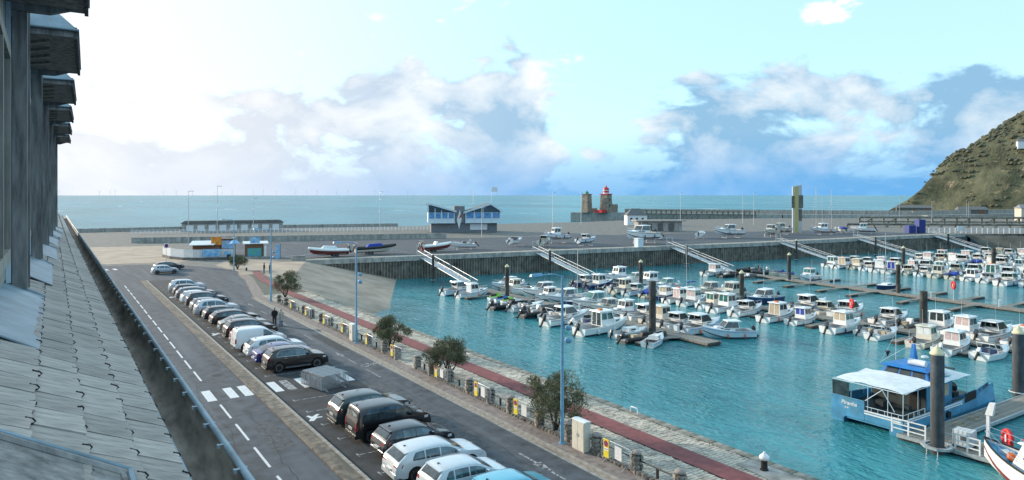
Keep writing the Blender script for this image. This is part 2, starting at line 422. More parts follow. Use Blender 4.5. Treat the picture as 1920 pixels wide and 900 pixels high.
sheet('pink_plaza', [(25.3,118.01),(28.98,118.01),(28.98,139.9),(41.7,137),(40.5,141.4),(31,151),(25,137),(26.4,124)], .006, 'gravel')
# slipway going down beside the far quay
o = MB(); o.add([(29,86,-4.9),(29,104,-.008),(29,140,-.008),(41.8,136.6,-.008),(62,133,-5.1),(46,100,-5.1)], [(0,1,5),(1,2,3),(1,3,5),(3,4,5)]); o = o.build('slipway', 'gravel'); tag(o, kind='structure')
# tan promenade, beach and sea wall behind the yard
sheet('beach', [(-260,300),(60,284),(120,268),(215,262),(250,268),(255,276),(215,274),(120,282),(60,299),(-260,318)], -1.2, 'shingle')
def ribbon_wall(name, pts, z0, z1, th, m, cat=None, label=None, kind=None):
    b = MB()
    for (x0,y0),(x1,y1) in zip(pts, pts[1:]):
        d = Vector((x1-x0, y1-y0)).normalized(); n = Vector((-d.y, d.x))*th/2
        b.hexa([(x0-n.x,y0-n.y,z0),(x1-n.x,y1-n.y,z0),(x1+n.x,y1+n.y,z0),(x0+n.x,y0+n.y,z0),(x0-n.x,y0-n.y,z1),(x1-n.x,y1-n.y,z1),(x1+n.x,y1+n.y,z1),(x0+n.x,y0+n.y,z1)])
    o = b.build(name, m); tag(o, label, cat, kind=kind); return o
ribbon_wall('sea_wall', [(-260,299),(60,283),(120,267)], -2, 1.3, .8, 'concrete', 'wall', 'long low pale concrete sea wall behind the boat yard')
ribbon_wall('stone_wall', [(18,214),(40,206),(70,196),(100,187)], -.1, 1.5, .6, 'concrete', 'wall', 'grey rubble stone wall behind the wooden kiosk')

# median between road and car park: dirt strip and kerb stones
o = MB().box(11.05,11.84,-40,118,-.1,.10).build('median_strip', 'kerb_dirt'); tag(o, kind='structure'); MED = o
me_k = MB().box(-.085,.085,-.493,.493,0,.135).mesh('kerb_stone', 'kerb'); 
for i in range(64):
    k = link('kerb_stone', me_k, MED); k.location = (11.93, 24.5+i*1.0, .0); k.rotation_euler = (RNG.uniform(-.012,.012), RNG.uniform(-.02,.02), RNG.uniform(-.006,.006))
rest = MB().box(11.845,12.015,-40,23.99,0,.13).box(11.845,12.015,88.01,117.9,0,.13).build('kerb_stones', 'kerb', MED); tag(rest, kind='stuff')
o = MB().box(.6,4.6,-40,118,-.1,.12).build('house_pavement', 'pavement'); tag(o, kind='structure')
# quay-side pavement with its kerb
o = MB().prism([(21.45,-40),(22.5,-40),(22.5,90),(26.05,112),(26.6,118),(25.3,118),(24.9,112),(21.45,92)], -.1, .10, 'z').build('pavement', 'pavement'); tag(o, kind='structure'); PAV = o
me_k2 = MB().box(-.07,.07,-.493,.493,-.05,.13).mesh('kerb_stone', 'kerb')
for i in range(76):
    k = link('kerb_stone', me_k2, PAV); k.location = (21.375, 15.5+i*1.0, 0); k.rotation_euler = (RNG.uniform(-.012,.012), RNG.uniform(-.02,.02), RNG.uniform(-.006,.006))
tag(MB().box(21.305,21.445,-40,14.99,-.05,.13).build('kerb_stones', 'kerb', PAV), kind='stuff')
# pale gutter strip along that kerb
sheet('gutter_strip', [(20.95,-40),(21.3,-40),(21.3,91.5),(20.95,91.5)], .004, 'kerb')
# cobbled quay with the red path
o = MB().prism([(22.5,-40),(28.4,-40),(28.4,118),(26.6,118),(26.05,112),(22.5,90)],-5,.085,'z').build('quay', 'cobble_bed'); tag(o, kind='structure'); QUAY = o
sheet('red_path', [(25.4,-40),(26.75,-40),(26.75,92),(27.6,110),(29.5,122),(28.2,122),(26.2,110),(25.4,92)], .152, 'red_path')
def cobbles():
    b = MB(); r = random.Random(3)
    for x0, x1 in ((22.52,25.38),(26.77,28.38)):
        y = 14.0
        while y < 92:
            d = .215+r.uniform(-.03,.03); x = x0 + r.uniform(-.1,.06)
            while x < x1-.06:
                w = r.uniform(.22,.40); xa, xb = max(x, x0), min(x+w, x1); x += w+.014
                if xb-xa < .06: continue
                h = .110+r.uniform(0,.035); ya, yb = y+r.uniform(0,.014), y+d-r.uniform(.012,.028); e = .018; q = r.uniform(-.009,.009)
                b.add([(xa,ya,.08),(xb,ya,.08),(xb,yb,.08),(xa,yb,.08),(xa+e,ya+e,h+q),(xb-e,ya+e,h-q),(xb-e,yb-e,h-q),(xa+e,yb-e,h+q)],
                      [(4,5,6,7),(0,1,5,4),(1,2,6,5),(2,3,7,6),(3,0,4,7)])
            y += d
    o = b.build('cobbles', 'cobble', QUAY, fixn=False); tag(o, kind='stuff')
cobbles()
me_c = MB().hexa([(-.3,-.58,-.4),(.3,-.58,-.4),(.3,.58,-.4),(-.3,.58,-.4),(-.29,-.57,.13),(.27,-.57,.115),(.27,.57,.115),(-.29,.57,.13)]).mesh('coping_stone', 'coping')
for i in range(70):
    k = link('coping_stone', me_c, QUAY); k.location = (28.71+RNG.uniform(-.012,.012), 13.0+i*1.19, .01+RNG.uniform(-.012,.012)); k.rotation_euler = (0, 0, RNG.uniform(-.01,.01))
tag(MB().box(28.42,29.0,96.3,117.5,-.4,.12).box(28.42,29.0,-40,12.4,-.4,.12).build('coping_stones', 'coping', QUAY), kind='stuff')
o = MB().box(28.41,28.98,-40,117.5,-6,-.395).build('quay_wall', 'concrete_dark'); tag(o, kind='structure')
def tufts():
    b = MB(); r = random.Random(5)
    for i in range(900):
        y = 14+78*r.random()**1.3; x = 28.38+r.gauss(0, .07)
        if mnoise.noise(Vector((y*.35, 0, 3))) < .02: continue
        for k in range(4):
            a = r.uniform(0, 6.3); l = r.uniform(.05,.16)
            b.add([(x,y,.10),(x+.03*cos(a+1.5),y+.03*sin(a+1.5),.10),(x+l*cos(a),y+l*sin(a),.11+l*r.uniform(.3,.9))], [(0,1,2)])
    o = b.build('grass_tufts', 'moss', fixn=False); tag(o, 'short green weeds growing along the inner edge of the quay coping', 'grass', kind='stuff')
tufts()
# concrete pad round the bollard at the quay edge
sheet('bollard_pad', [(26.85,18.4),(28.36,18.4),(28.36,21.7),(27.2,21.7)], .155, 'concrete')

# ------------------------------------------------------------------ painted markings
def marks():
    z = .005; H = bpy.data.objects['road']; P = bpy.data.objects['car_park']; Q = bpy.data.objects['quay_road']; J = bpy.data.objects['junction']
    y = 20.1
    m = MB().poly([(-.065,0,0),(.065,0,0),(.065,3.15,0),(-.065,3.15,0)]).mesh('lane_dash', 'paint_white')
    ys = [12.2+4.36*i for i in range(8) if 12.2+4.36*i < 44] + [52.4+4.15*i for i in range(15)]
    for yy in ys:
        o = link('lane_dash', m, H); o.location = (8.68+RNG.uniform(-.01,.01), yy, z)
    st = MB().poly([(-.28,0,0),(.28,0,0),(.28,2.7,0),(-.28,2.7,0)]); sm = st.mesh('crossing_stripe', 'paint_white'); sw = st.mesh('crossing_stripe', 'paint_worn')
    for i, x in enumerate((5.8, 7.1, 8.45, 9.78, 10.7)):
        o = link('crossing_stripe', sm, H); o.location = (x, 46.9, z)
    for i, x in enumerate((12.6, 13.45, 14.5, 15.7, 16.7, 17.5)):
        o = link('crossing_stripe', sw if i in (1, 3) else sm, P); o.location = (x, 46.75, z)
    for i in range(9):
        o = link('crossing_stripe', sm, J); o.location = (-1.5+i*1.35, 139.5-i*.15, z+.002); o.rotation_euler = (0,0,.1)
    # parking bays: T-shaped ends, faded line
    b = MB().poly([(0,-.04,0),(5.0,-.04,0),(5.0,.04,0),(0,.04,0)]).poly([(-.1,-.22,0),(-.002,-.22,0),(-.002,.22,0),(-.1,.22,0)]).poly([(5.002,-.22,0),(5.1,-.22,0),(5.1,.22,0),(5.002,.22,0)])
    m = b.mesh('bay_line', 'paint_worn')
    for i in range(12):
        o = link('bay_line', m, P); o.location = (12.8, 44.15-2.75*i, z)
    for i in range(22):
        o = link('bay_line', m, P); o.location = (12.8, 51.2+2.75*i, z)
    # small direction marks by the median
    fig = [(-.16,0),(.10,.02),(.16,.5),(.42,.62),(.40,.75),(.1,.72),(.18,1.15),(.02,1.2),(-.14,.75),(-.38,.95),(-.46,.82),(-.16,.45)]
    m = MB().poly([(x*1.1, y_*1.1, 0) for x, y_ in fig]).mesh('painted_figure', 'paint_white')
    for yy in (39.6, 68.8, 97):
        o = link('painted_figure', m, P); o.location = (12.45, yy, z); o.rotation_euler = (0, 0, -.5)
    # lane arrows and cycle symbols on the quay road
    ar = MB().poly([(-.06,0,0),(.06,0,0),(.06,1.5,0),(-.06,1.5,0)]).poly([(-.26,1.502,0),(.26,1.502,0),(0,3.0,0)])
    m = ar.mesh('lane_arrow', 'paint_worn')
    for x, yy, r in ((19.55,53.0,pi*0), (19.6,28.9,pi), (19.6,84,0)):
        o = link('lane_arrow', m, Q); o.location = (x, yy, z); o.rotation_euler = (0, 0, r)
    m = MB().poly([(-.05,0,0),(.05,0,0),(.05,2.6,0),(-.05,2.6,0)]).mesh('lane_dash', 'paint_worn')
    for yy in (24.6, 46.5, 51.3, 62, 70, 78):
        o = link('lane_dash', m, Q); o.location = (19.55, yy, z)
    b = MB()
    for cx in (-.42, .42):
        ring = [(cx+.3*cos(a*pi/8), .3*sin(a*pi/8)) for a in range(17)]; inn = [(cx+.22*cos(a*pi/8), .22*sin(a*pi/8)) for a in range(17)]
        for i in range(16): b.poly([(*ring[i],0),(*ring[i+1],0),(*inn[i+1],0),(*inn[i],0)])
    def stroke(p, q, w=.04):
        d = Vector((q[0]-p[0], q[1]-p[1])).normalized(); n = Vector((-d.y, d.x))*w
        b.poly([(p[0]-n.x,p[1]-n.y,.001),(q[0]-n.x,q[1]-n.y,.001),(q[0]+n.x,q[1]+n.y,.001),(p[0]+n.x,p[1]+n.y,.001)])
    for p, q in (((-.42,0),(-.1,0)),((-.1,0),(-.22,.45)),((-.2,.38),(.3,.4)),((-.1,0),(.3,.4)),((.42,0),(.26,.6)),((.26,.6),(.42,.62)),((-.34,.47),(-.1,.47))): stroke(p, q)
    m = b.mesh('cycle_symbol', 'paint_worn', fixn=False)
    for x, yy in ((20.35, 50.2),):
        o = link('cycle_symbol', m, Q); o.location = (x, yy, z); o.rotation_euler = (0, 0, -.2); o.scale = (1.1, 1.3, 1)
marks()
def road_wear():
    r = random.Random(31)
    def blob(name, cx, cy, rx, ry, z, m, parent, n=14):
        p = [(cx+rx*cos(2*pi*k/n)*r.uniform(.75,1.15), cy+ry*sin(2*pi*k/n)*r.uniform(.75,1.15), z) for k in range(n)]
        return MB().poly(p).build(name, m, parent)
    O = bpy.data.objects
    for pn, x0, x1, y0, y1, m in (('road',6.0,7.0,60,74,'tar_patch'),('road',9.4,10.6,36,41,'tar_pale'),('road',5.2,6.1,40,47,'tar_patch'),('quay_road',18.1,18.9,30,47,'tar_pale'),('quay_road',20.0,20.9,56,64,'tar_patch'),('car_park',16.9,17.7,47.8,55,'tar_pale'),('road',7.2,8.2,84,92,'tar_pale')):
        p = [(x0,y0,.0025),(x1,y0+r.uniform(-.2,.2),.0025),(x1+r.uniform(-.1,.1),y1,.0025),(x0,y1+r.uniform(-.2,.2),.0025)]; MB().poly(p).build('tar_repair', m, O[pn])
    for i in range(14): blob('oil_stain', 14.2+r.uniform(-.6,1.8), 24.3+2.75*i*1.0+r.uniform(-.4,.4) if i < 8 else 50+2.75*i, .22+r.random()*.25, .18+r.random()*.2, .0032, 'oil', O['car_park'])
    for pn, x, y in (('road',9.9,53.5),('road',6.6,36.5),('quay_road',18.7,40.2),('car_park',12.6,58.6)):
        MB().lathe([(.36,0),(.36,.006)], 20, (x,y,.003)).build('manhole_cover', 'iron_dark', O[pn])
    for pn, x, y0, y1 in (('road',6.9,30,60),('road',7.6,32,52),('road',10.4,52,90),('quay_road',19.0,26,48),('car_park',15.6,44.5,51),('road',5.4,48,80),('quay_road',20.5,52,84),('road',9.6,26,44)):
        pts = []; y = y0; xx = x
        while y < y1: pts.append((xx, y)); y += r.uniform(.25,.7); xx += r.uniform(-.12,.12)
        rows = [[(a-.018, b_, .0046) for a, b_ in pts], [(a+r.uniform(.006,.03), b_, .0046) for a, b_ in pts]]
        MB().grid(rows).build('crack', 'oil', O[pn])
road_wear()

# ------------------------------------------------------------------ far quay: corrugated sheet piling with a concrete cap
def far_quay():
    seg = []
    for (x0,y0),(x1,y1) in zip(FQ, FQ[1:]):
        n = int(math.hypot(x1-x0, y1-y0)/.62)
        d = Vector((x1-x0, y1-y0)).normalized(); no = Vector((d.y, -d.x))
        for i in range(n):
            for f, off in ((0,0),(.32,0),(.5,.30),(.82,.30)):
                t = (i+f)/n; seg.append((x0+(x1-x0)*t+no.x*off, y0+(y1-y0)*t+no.y*off))
    b = MB(); b.grid([[(x,y,-6.5) for x,y in seg], [(x,y,-.55) for x,y in seg]])
    o = b.build('quay_wall', 'sheet_pile', fixn=False); tag(o, kind='structure')
    for i, ((x0,y0),(x1,y1)) in enumerate(zip(FQ, FQ[1:])):
        d = Vector((x1-x0, y1-y0)).normalized(); n = Vector((d.y, -d.x)); b = MB()
        def P(x, y, k, z): return (x+n.x*k, y+n.y*k, z)
        b.hexa([P(x0,y0,.45,-.75),P(x1,y1,.45,-.75),P(x1,y1,-1.2,-.75),P(x0,y0,-1.2,-.75),P(x0,y0,.45,.02),P(x1,y1,.45,.02),P(x1,y1,-1.2,.02),P(x0,y0,-1.2,.02)])
        o = b.build('quay_cap', 'concrete'); tag(o, kind='structure')
        b = MB(); b.hexa([P(x0,y0,.35,.02),P(x1,y1,.35,.02),P(x1,y1,.1,.02),P(x0,y0,.1,.02),P(x0,y0,.35,.22),P(x1,y1,.35,.22),P(x1,y1,.1,.22),P(x0,y0,.1,.22)])
        o = b.build('quay_kerb', 'concrete'); tag(o, kind='structure')
        sheet('quay_strip', [P(x0,y0,-1.2,0),P(x1,y1,-1.2,0),P(x1,y1,-6.0,0),P(x0,y0,-6.0,0)], .004, 'concrete')
        L = math.hypot(x1-x0, y1-y0); m = MB().poly([(0,-.18,0),(1.6,-.18,0),(1.6,.18,0),(0,.18,0)]).mesh('edge_dash', 'paint_yellow')
        for k in range(int(L/3.4)):
            q = link('edge_dash', m, o); t = (k*3.4+.5)/L; p = P(x0+(x1-x0)*t, y0+(y1-y0)*t, -4.6, .014); q.location = p; q.rotation_euler = (0,0,atan2(d.y, d.x))
far_quay()
# muddy bank closing the basin on the right
o = MB(); rows = []
for k, (kx, z) in enumerate(((0,.0),(2.2,-.9),(6.5,-3.2),(10,-5.2))):
    rows.append([(252+18*t*3-kx*.35+mnoise.noise(Vector((t*9,k,1)))*1.2, 108.8-46*t*3-kx*.93, z+.25*mnoise.noise(Vector((t*14,k,4)))) for t in [i/24 for i in range(25)]])
o.grid(rows); o = o.build('embankment', 'mud', smooth=60); tag(o, kind='structure')

# ------------------------------------------------------------------ headland on the right
def cliff():
    prof = [(-400,150),(60,132),(140,122),(200,110),(222,99),(238,84),(250,71),(261,59),(268,50),(273,43),(277,36),(279.5,24),(282,14),(287,9),(292,4),(296,-3),(330,-6)]
    def crest(y):
        for (a,h0),(c,h1) in zip(prof, prof[1:]):
            if a <= y <= c: return h0+(h1-h0)*(y-a)/(c-a)
        return -6
    xs = [538+3.2*i for i in range(50)] + [700+8*i for i in range(18)]
    ys = [332-2.6*i for i in range(78)] + [128-9*i for i in range(48)]
    rows = []
    for y in ys:
        row = []
        for x in xs:
            yy = y + 5*mnoise.fractal(Vector((x*.03, y*.03, 2)), 1, 2, 3)
            c = crest(min(max(yy, -400), 326)); u = x-556-6*mnoise.noise(Vector((y*.025, 0, 7)))
            if u <= 0: h = 0.2 + max(0, u+8)*.04
            else:
                s = u*1.5
                k = s/17.0; s = 17.0*(math.floor(k)+min(1, (k-math.floor(k))*1.0)**1.9) * .45 + s*.55          # terraces
                h = c*(1-math.exp(-(s/max(c,4))**1.5*1.25))
            h += (5.0*mnoise.fractal(Vector((x*.028, y*.028, 9)), 1, 2.1, 5) + 1.6*mnoise.fractal(Vector((x*.13, y*.13, 4)), .9, 2.1, 4))*min(1, max(0, h/18))
            if y > 302: h = min(h, 1.5)
            row.append((x, y, max(h, -6 if y > 300 else -1)))
        rows.append(row)
    o = MB().grid(rows).mesh('headland', CLIFF, smooth=75)
    o = link('headland', o); tag(o, kind='structure')
    return rows
CLIFF = bpy.data.materials.new('headland'); CLIFF.use_nodes = True
def cliff_mat():
    nt = CLIFF.node_tree; N = nt.nodes; L = nt.links; b = N['Principled BSDF']; b.inputs['Roughness'].default_value = .95; b.inputs['Specular IOR Level'].default_value = .1
    tc = N.new('ShaderNodeTexCoord'); ge = N.new('ShaderNodeNewGeometry')
    def noi(s, d=6, st=(1,1,1)):
        mp = N.new('ShaderNodeMapping'); mp.inputs['Scale'].default_value = st; L.new(tc.outputs['Object'], mp.inputs[0])
        n = N.new('ShaderNodeTexNoise'); n.inputs['Scale'].default_value = s; n.inputs['Detail'].default_value = d; n.inputs['Roughness'].default_value = .65; L.new(mp.outputs[0], n.inputs['Vector']); return n.outputs[0]
    def rng(v, a, c):
        m = N.new('ShaderNodeMapRange'); m.inputs[1].default_value = a; m.inputs[2].default_value = c; L.new(v, m.inputs[0]); return m.outputs[0]
    def mix(f, a, c):
        x = N.new('ShaderNodeMix'); x.data_type = 'RGBA'; L.new(f, x.inputs[0])
        for i, q in ((6,a),(7,c)):
            if hasattr(q,'links'): L.new(q, x.inputs[i])
            else: x.inputs[i].default_value = (*q,1)
        return x.outputs[2]
    gr = mix(rng(noi(.06,8),.36,.62), (.062,.068,.044), (.145,.145,.092))
    gr = mix(rng(noi(.018,5),.50,.62), gr, (.060,.056,.042))
    gr = mix(rng(noi(.10,6,(1,1,3)),.60,.70), gr, (.24,.21,.13))
    sep = N.new('ShaderNodeSeparateXYZ'); L.new(ge.outputs['True Normal'], sep.inputs[0])
    add = N.new('ShaderNodeMath'); add.operation = 'ADD'; L.new(sep.outputs[2], add.inputs[0])
    nn = noi(.05,5); s2 = N.new('ShaderNodeMath'); s2.operation = 'MULTIPLY_ADD'; L.new(nn, s2.inputs[0]); s2.inputs[1].default_value = .5; s2.inputs[2].default_value = -.25; L.new(s2.outputs[0], add.inputs[1])
    rock = mix(rng(noi(.25,6,(1,1,4)),.35,.65), (.30,.20,.12), (.52,.42,.31))
    outc = mix(rng(add.outputs[0], .46, .38), gr, rock)
    L.new(outc, b.inputs['Base Color'])
    bp = N.new('ShaderNodeBump'); bp.inputs['Strength'].default_value = 1; bp.inputs['Distance'].default_value = 2.2; L.new(noi(.16,9), bp.inputs['Height']); L.new(bp.outputs[0], b.inputs['Normal'])
cliff_mat()
CL_ROWS = cliff()
def scrub():
    b = MB(); r = random.Random(11)
    ico = [(0,0,1),(.9,0,.4),(.28,.85,.4),(-.73,.53,.4),(-.73,-.53,.4),(.28,-.85,.4),(.9,.3,-.3),(-.2,1,-.3),(-.95,0,-.3),(-.2,-1,-.3)]
    fs = [(0,1,2),(0,2,3),(0,3,4),(0,4,5),(0,5,1),(1,6,2),(2,7,3),(3,8,4),(4,9,5),(5,6,1),(6,7,2),(7,8,3),(8,9,4),(9,6,5)]
    n = 0
    while n < 5200:
        i = r.randrange(2, 84); j = r.randrange(4, 62); x, y, z = CL_ROWS[i][j]
        if z < 3: continue
        if mnoise.fractal(Vector((x*.022, y*.022, 21)), 1, 2, 3) < r.uniform(-.25,.25): continue
        s = r.uniform(.6, 1.7)*(1.25 if z > 50 else 1); x += r.uniform(-2,2); y += r.uniform(-1.5,1.5)
        q = [(x+v[0]*s*r.uniform(.7,1.4), y+v[1]*s*r.uniform(.7,1.4), z-.1*s+v[2]*s*r.uniform(.8,1.25)) for v in ico]
        b.add(q, fs); n += 1
    o = b.build('scrub', 'bush', fixn=False); tag(o, 'dark scrub and brambles covering the headland slope', 'scrub', kind='stuff')
scrub()
# jetty running out to the lighthouses
o = MB(); JT = [(296,372),(318,345),(372,262),(420,205),(520,190)]
for (x0,y0),(x1,y1) in zip(JT, JT[1:]):
    d = Vector((x1-x0,y1-y0)).normalized(); n = Vector((-d.y,d.x))*5; m = Vector((-d.y,d.x))
    o.hexa([(x0-n.x,y0-n.y,-6),(x1-n.x,y1-n.y,-6),(x1+n.x,y1+n.y,-6),(x0+n.x,y0+n.y,-6),(x0-n.x,y0-n.y,1.4),(x1-n.x,y1-n.y,1.4),(x1+n.x,y1+n.y,1.4),(x0+n.x,y0+n.y,1.4)])
    a, c = n-m*1.2, n
    if x0 > 300: o.hexa([(x0+a.x,y0+a.y,1.4),(x1+a.x,y1+a.y,1.4),(x1+c.x,y1+c.y,1.4),(x0+c.x,y0+c.y,1.4),(x0+a.x,y0+a.y,3.9),(x1+a.x,y1+a.y,3.9),(x1+c.x,y1+c.y,3.9),(x0+c.x,y0+c.y,3.9)])
o = o.build('jetty', 'concrete'); tag(o, 'long grey stone jetty running out to the two light towers', 'jetty')
# ------------------------------------------------------------------ the house we look out of: slate roof, gutter, dormers
TAN = .54; SLP = math.atan(TAN)
def roof_z(x): return 13-(.792+TAN*x)
def building():
    B = thing('slate_roofed_house', 'grey slate roof edge with zinc gutter and dark dormers along the street', 'house')
    Y0, Y1 = -9, 41
    MB().box(-9.5,.30,Y0,Y1,0,11.95).build('wall', 'wall_brick', B)
    # roof deck below the slates, far slope too
    xr = -5.0; zr = roof_z(xr)-.03
    b = MB(); b.add([(.40,Y0,roof_z(.40)-.03),(.40,Y1,roof_z(.40)-.03),(xr,Y1,zr),(xr,Y0,zr),(-10.4,Y0,roof_z(.40)-.03),(-10.4,Y1,roof_z(.40)-.03)], [(0,1,2,3),(3,2,5,4)])
    b.add([(.30,Y0,11.9),(xr,Y0,zr-.01),(-9.5,Y0,11.9)], [(0,1,2)]); b.add([(.30,Y1,11.9),(xr,Y1,zr-.01),(-9.5,Y1,11.9)], [(2,1,0)])
    b.build('roof_deck', 'iron_dark', B)
    # slates: courses .15 apart measured in plan, each slate a piece with its hook
    r = random.Random(21); ex = .152; wdt = .245; th = .016
    def slate_mesh(k):
        rr = random.Random(100+k); b = MB(); n = 6; L = .225
        lo = [rr.uniform(-.004,.004) for _ in range(n+1)]; up = rr.uniform(-.002,.002)
        top = []; bot = []
        for i in range(n+1):
            y = -wdt/2+.0075+(wdt-.015)*i/n
            top.append((lo[i], y, th+rr.uniform(-.0012,.0012)+up)); bot.append((lo[i], y, 0))
        back = [(-L, -wdt/2+.0075, .001), (-L, wdt/2-.0075, .001)]
        vs = top+bot+back; m = n+1
        fs = [tuple(range(m))+(2*m+1, 2*m)] + [(i, i+m, i+m+1, i+1) for i in range(n)] + [(0, 2*m, m), (n, 2*m-1, 2*m+1)]
        return b.add(vs, fs)
    SM = [slate_mesh(k) for k in range(7)]; SME = [s_.mesh('slate', 'slate') for s_ in SM]
    hk = MB().tube([(.0,.0,.0),(.012,.001,.004),(.015,.004,.012),(.004,.006,.017),(-.012,.008,.014),(-.020,.003,.016)], .0033, 5)
    HK = hk.mesh('hook', 'wire')
    spots = []
    for c in range(9):
        x = .395 - c*ex
        n = int((40)/wdt)
        for i in range(n):
            y = 1.2 + (i + .5*(c % 2))*wdt + r.uniform(-.004,.004)
            if y > Y1-.2: continue
            spots.append((x + r.uniform(-.004,.004), y, c))
    def hidden(x, y):                                   # covered by zinc aprons
        if x < .175 and y < 2.35: return True
        for k in range(6):
            s = apron(k)
            if x < s[0]-.02 and s[1] < y < s[2]: return True
        return False
    # what the window shows largest: lower courses, near
    spots = [q for q in spots if not hidden(q[0], q[1])]
    def vis(q):
        if q[2] > 3 and not (q[1] > 2 and q[2] < 5): return 1e6+q[1]
        return q[1]
    spots.sort(key=vis)
    rest = MB(); hrest = MB()
    for i, (x, y, c) in enumerate(spots):
        k = r.randrange(7); M = Matrix.Translation((x, y, roof_z(x)+.004)) @ Matrix.Rotation(SLP-.045+r.uniform(-.012,.012), 4, 'Y') @ Matrix.Rotation(r.uniform(-.014,.014), 4, 'X') @ Matrix.Rotation(r.uniform(-.012,.012), 4, 'Z')
        if i < 300:
            s_ = link('slate', SME[k], B); s_.matrix_local = M
            h = link('hook', HK, s_); h.location = (0, r.uniform(-.012,.012), 0); h.rotation_euler = (0,0,r.uniform(-.3,.3)); h.scale = (r.uniform(.8,1.1), r.uniform(.7,1.2), r.uniform(.8,1.1)); h.rotation_euler = (0,0,r.uniform(-.6,.6))
        else:
            b = len(rest.v); rest.v += [tuple(M @ Vector(v)) for v in SM[k].v]; rest.f += [tuple(b+j for j in f) for f in SM[k].f]; rest.m += [0]*len(SM[k].f)
            if c < 5:
                b = len(hrest.v); hrest.v += [tuple(M @ Vector(v)) for v in hk.v]; hrest.f += [tuple(b+j for j in f) for f in hk.f]; hrest.m += [0]*len(hk.f)
    tag(rest.build('slates', 'slate', B, fixn=False), kind='stuff'); tag(hrest.build('hooks', 'wire', B, fixn=False), kind='stuff')
    # gutter: trough, zinc lip under the slates, bead along the rim, straps
    ze = roof_z(.40)
    prof = [(.36,ze-.005),(.395,ze-.012),(.405,ze-.06),(.425,ze-.125),(.47,ze-.155),(.525,ze-.14),(.562,ze-.09),(.575,ze-.0)]
    rows = [[(x, y, z) for x, z in prof] for y in (Y0, 5, 12, 20, 30, Y1)]
    MB().grid(rows).build('gutter_trough', 'zinc_dark', B, smooth=50)
    MB().hexa([(.34,Y0,ze+.012),(.418,Y0,ze-.03),(.418,Y1,ze-.03),(.34,Y1,ze+.012),(.34,Y0,ze+.016),(.424,Y0,ze-.026),(.424,Y1,ze-.026),(.34,Y1,ze+.016)]).build('eaves_flashing', 'zinc', B)
    MB().tube([(.582,Y0,ze+.004),(.582,Y1,ze+.004)], .0135, 8).build('gutter_rim', 'zinc', B, smooth=60)
    st = MB().box(-.045,.006,-.012,.012,.012,.017).box(.006,.020,-.013,.013,-.05,.019).box(-.06,-.045,-.014,.014,-.012,.018).mesh('gutter_strap', 'zinc')
    y = 1.4; 
    while y < 26:
        s_ = link('gutter_strap', st, B); s_.location = (.585, y, ze+.004); s_.scale = (.62,.7,.45); s_.rotation_euler = (0,0,r.uniform(-.12,.12)); y += .31+r.uniform(-.05,.05)
    # zinc aprons, dormer piers, hoods
    for k in range(7):
        x1, ya, yb = apron(k-1) if k else (.185, .2, 2.48)
        xa = x1-.55
        b = MB().hexa([(xa,ya,roof_z(xa)+.012),(x1,ya,roof_z(x1)+.012),(x1,yb,roof_z(x1)+.012),(xa,yb,roof_z(xa)+.012),(xa,ya,roof_z(xa)+.026),(x1,ya,roof_z(x1)+.020),(x1,yb,roof_z(x1)+.020),(xa,yb,roof_z(xa)+.026)])
        b.tube([(xa,yb,roof_z(xa)+.03),(x1+.01,yb,roof_z(x1+.01)+.022)], .014, 6)
        if k == 0: b.tube([(x1,ya,roof_z(x1)+.02),(x1,yb,roof_z(x1)+.02)], .012, 6)
        b.build('zinc_apron' if k else 'window_sill', 'zinc' if k else 'timber_dark', B)  # nearest sill lies in shadow; that shade is put into its dark colour
        if k == 0: MB().tube([(xa,yb+.014,roof_z(xa)+.036),(x1+.02,yb+.014,roof_z(x1+.02)+.03),(x1+.022,ya,roof_z(x1+.02)+.03)], .013, 6).build('sill_edge', 'zinc', B)
    HS = MB().box(-.01,.016,-.045,.045,0,.10).mesh('hood_slate', 'slate_dark')
    for k in range(6):
        dx = .02*k*1.0; y0 = 6.12+3.1*k; y1 = y0+1.0; xf = -.155+dx*2.6; zb = 11.6; zt = 14.40
        # pier between two windows, slate hung
        p = MB().box(xf-1.6, xf-.0, y0+.02, y1, roof_z(xf)-.25, zt+.2).build('dormer', 'timber_dark', B)
        for j in range(3): MB().box(xf-.085+.0, xf+.004+.010*(j%2), y0-.012+j*.33, y0+.012+j*.33, roof_z(xf)-.02, zt).build('corner_board', 'timber_dark', p)
        MB().box(xf-.2, xf+.012, y0-.03, y0+.012, roof_z(xf)-.03, roof_z(xf)+.03).build('lead_foot', 'zinc', p)
        # recessed window in front of the previous bay
        wy0, wy1 = y0-2.05, y0-.015; xw = xf-.12
        MB().box(xw-.05, xw, wy0, wy1, roof_z(xw)+.05, zt+.2).build('window_wall', 'timber_beige', p)
        f = MB()
        for (a, c, z0, z1) in ((wy0+.1,wy1-.1,13.95,14.03),(wy0+.1,wy1-.1,12.55,12.63),(wy0+.1,wy0+.17,12.631,13.949),(wy1-.17,wy1-.1,12.631,13.949),((wy0+wy1)/2-.03,(wy0+wy1)/2+.03,12.631,13.949)): f.box(xw+.002, xw+.035, a, c, z0, z1)
        f = f.build('window_frame', 'timber_beige', p)
        for s_ in (0, 1):
            a = wy0+.172 if s_ == 0 else (wy0+wy1)/2+.032; c = (wy0+wy1)/2-.032 if s_ == 0 else wy1-.172
            MB().box(xw+.003, xw+.012, a, c, 12.632, 13.948).build('pane', 'glass_car', p)
        MB().box(xw+.001, xw+.03, y0-.05, y0-.016, roof_z(xw)+.02, zt).build('jamb', 'frame_pale', p)
        # hood over the bay: flat boarded soffit, slate-hung front edge, steep zinc hips
        xt = .15+.036*k; hz = 14.374; x0 = xf-.75; h0, h1 = y0-2.08, y0+.05
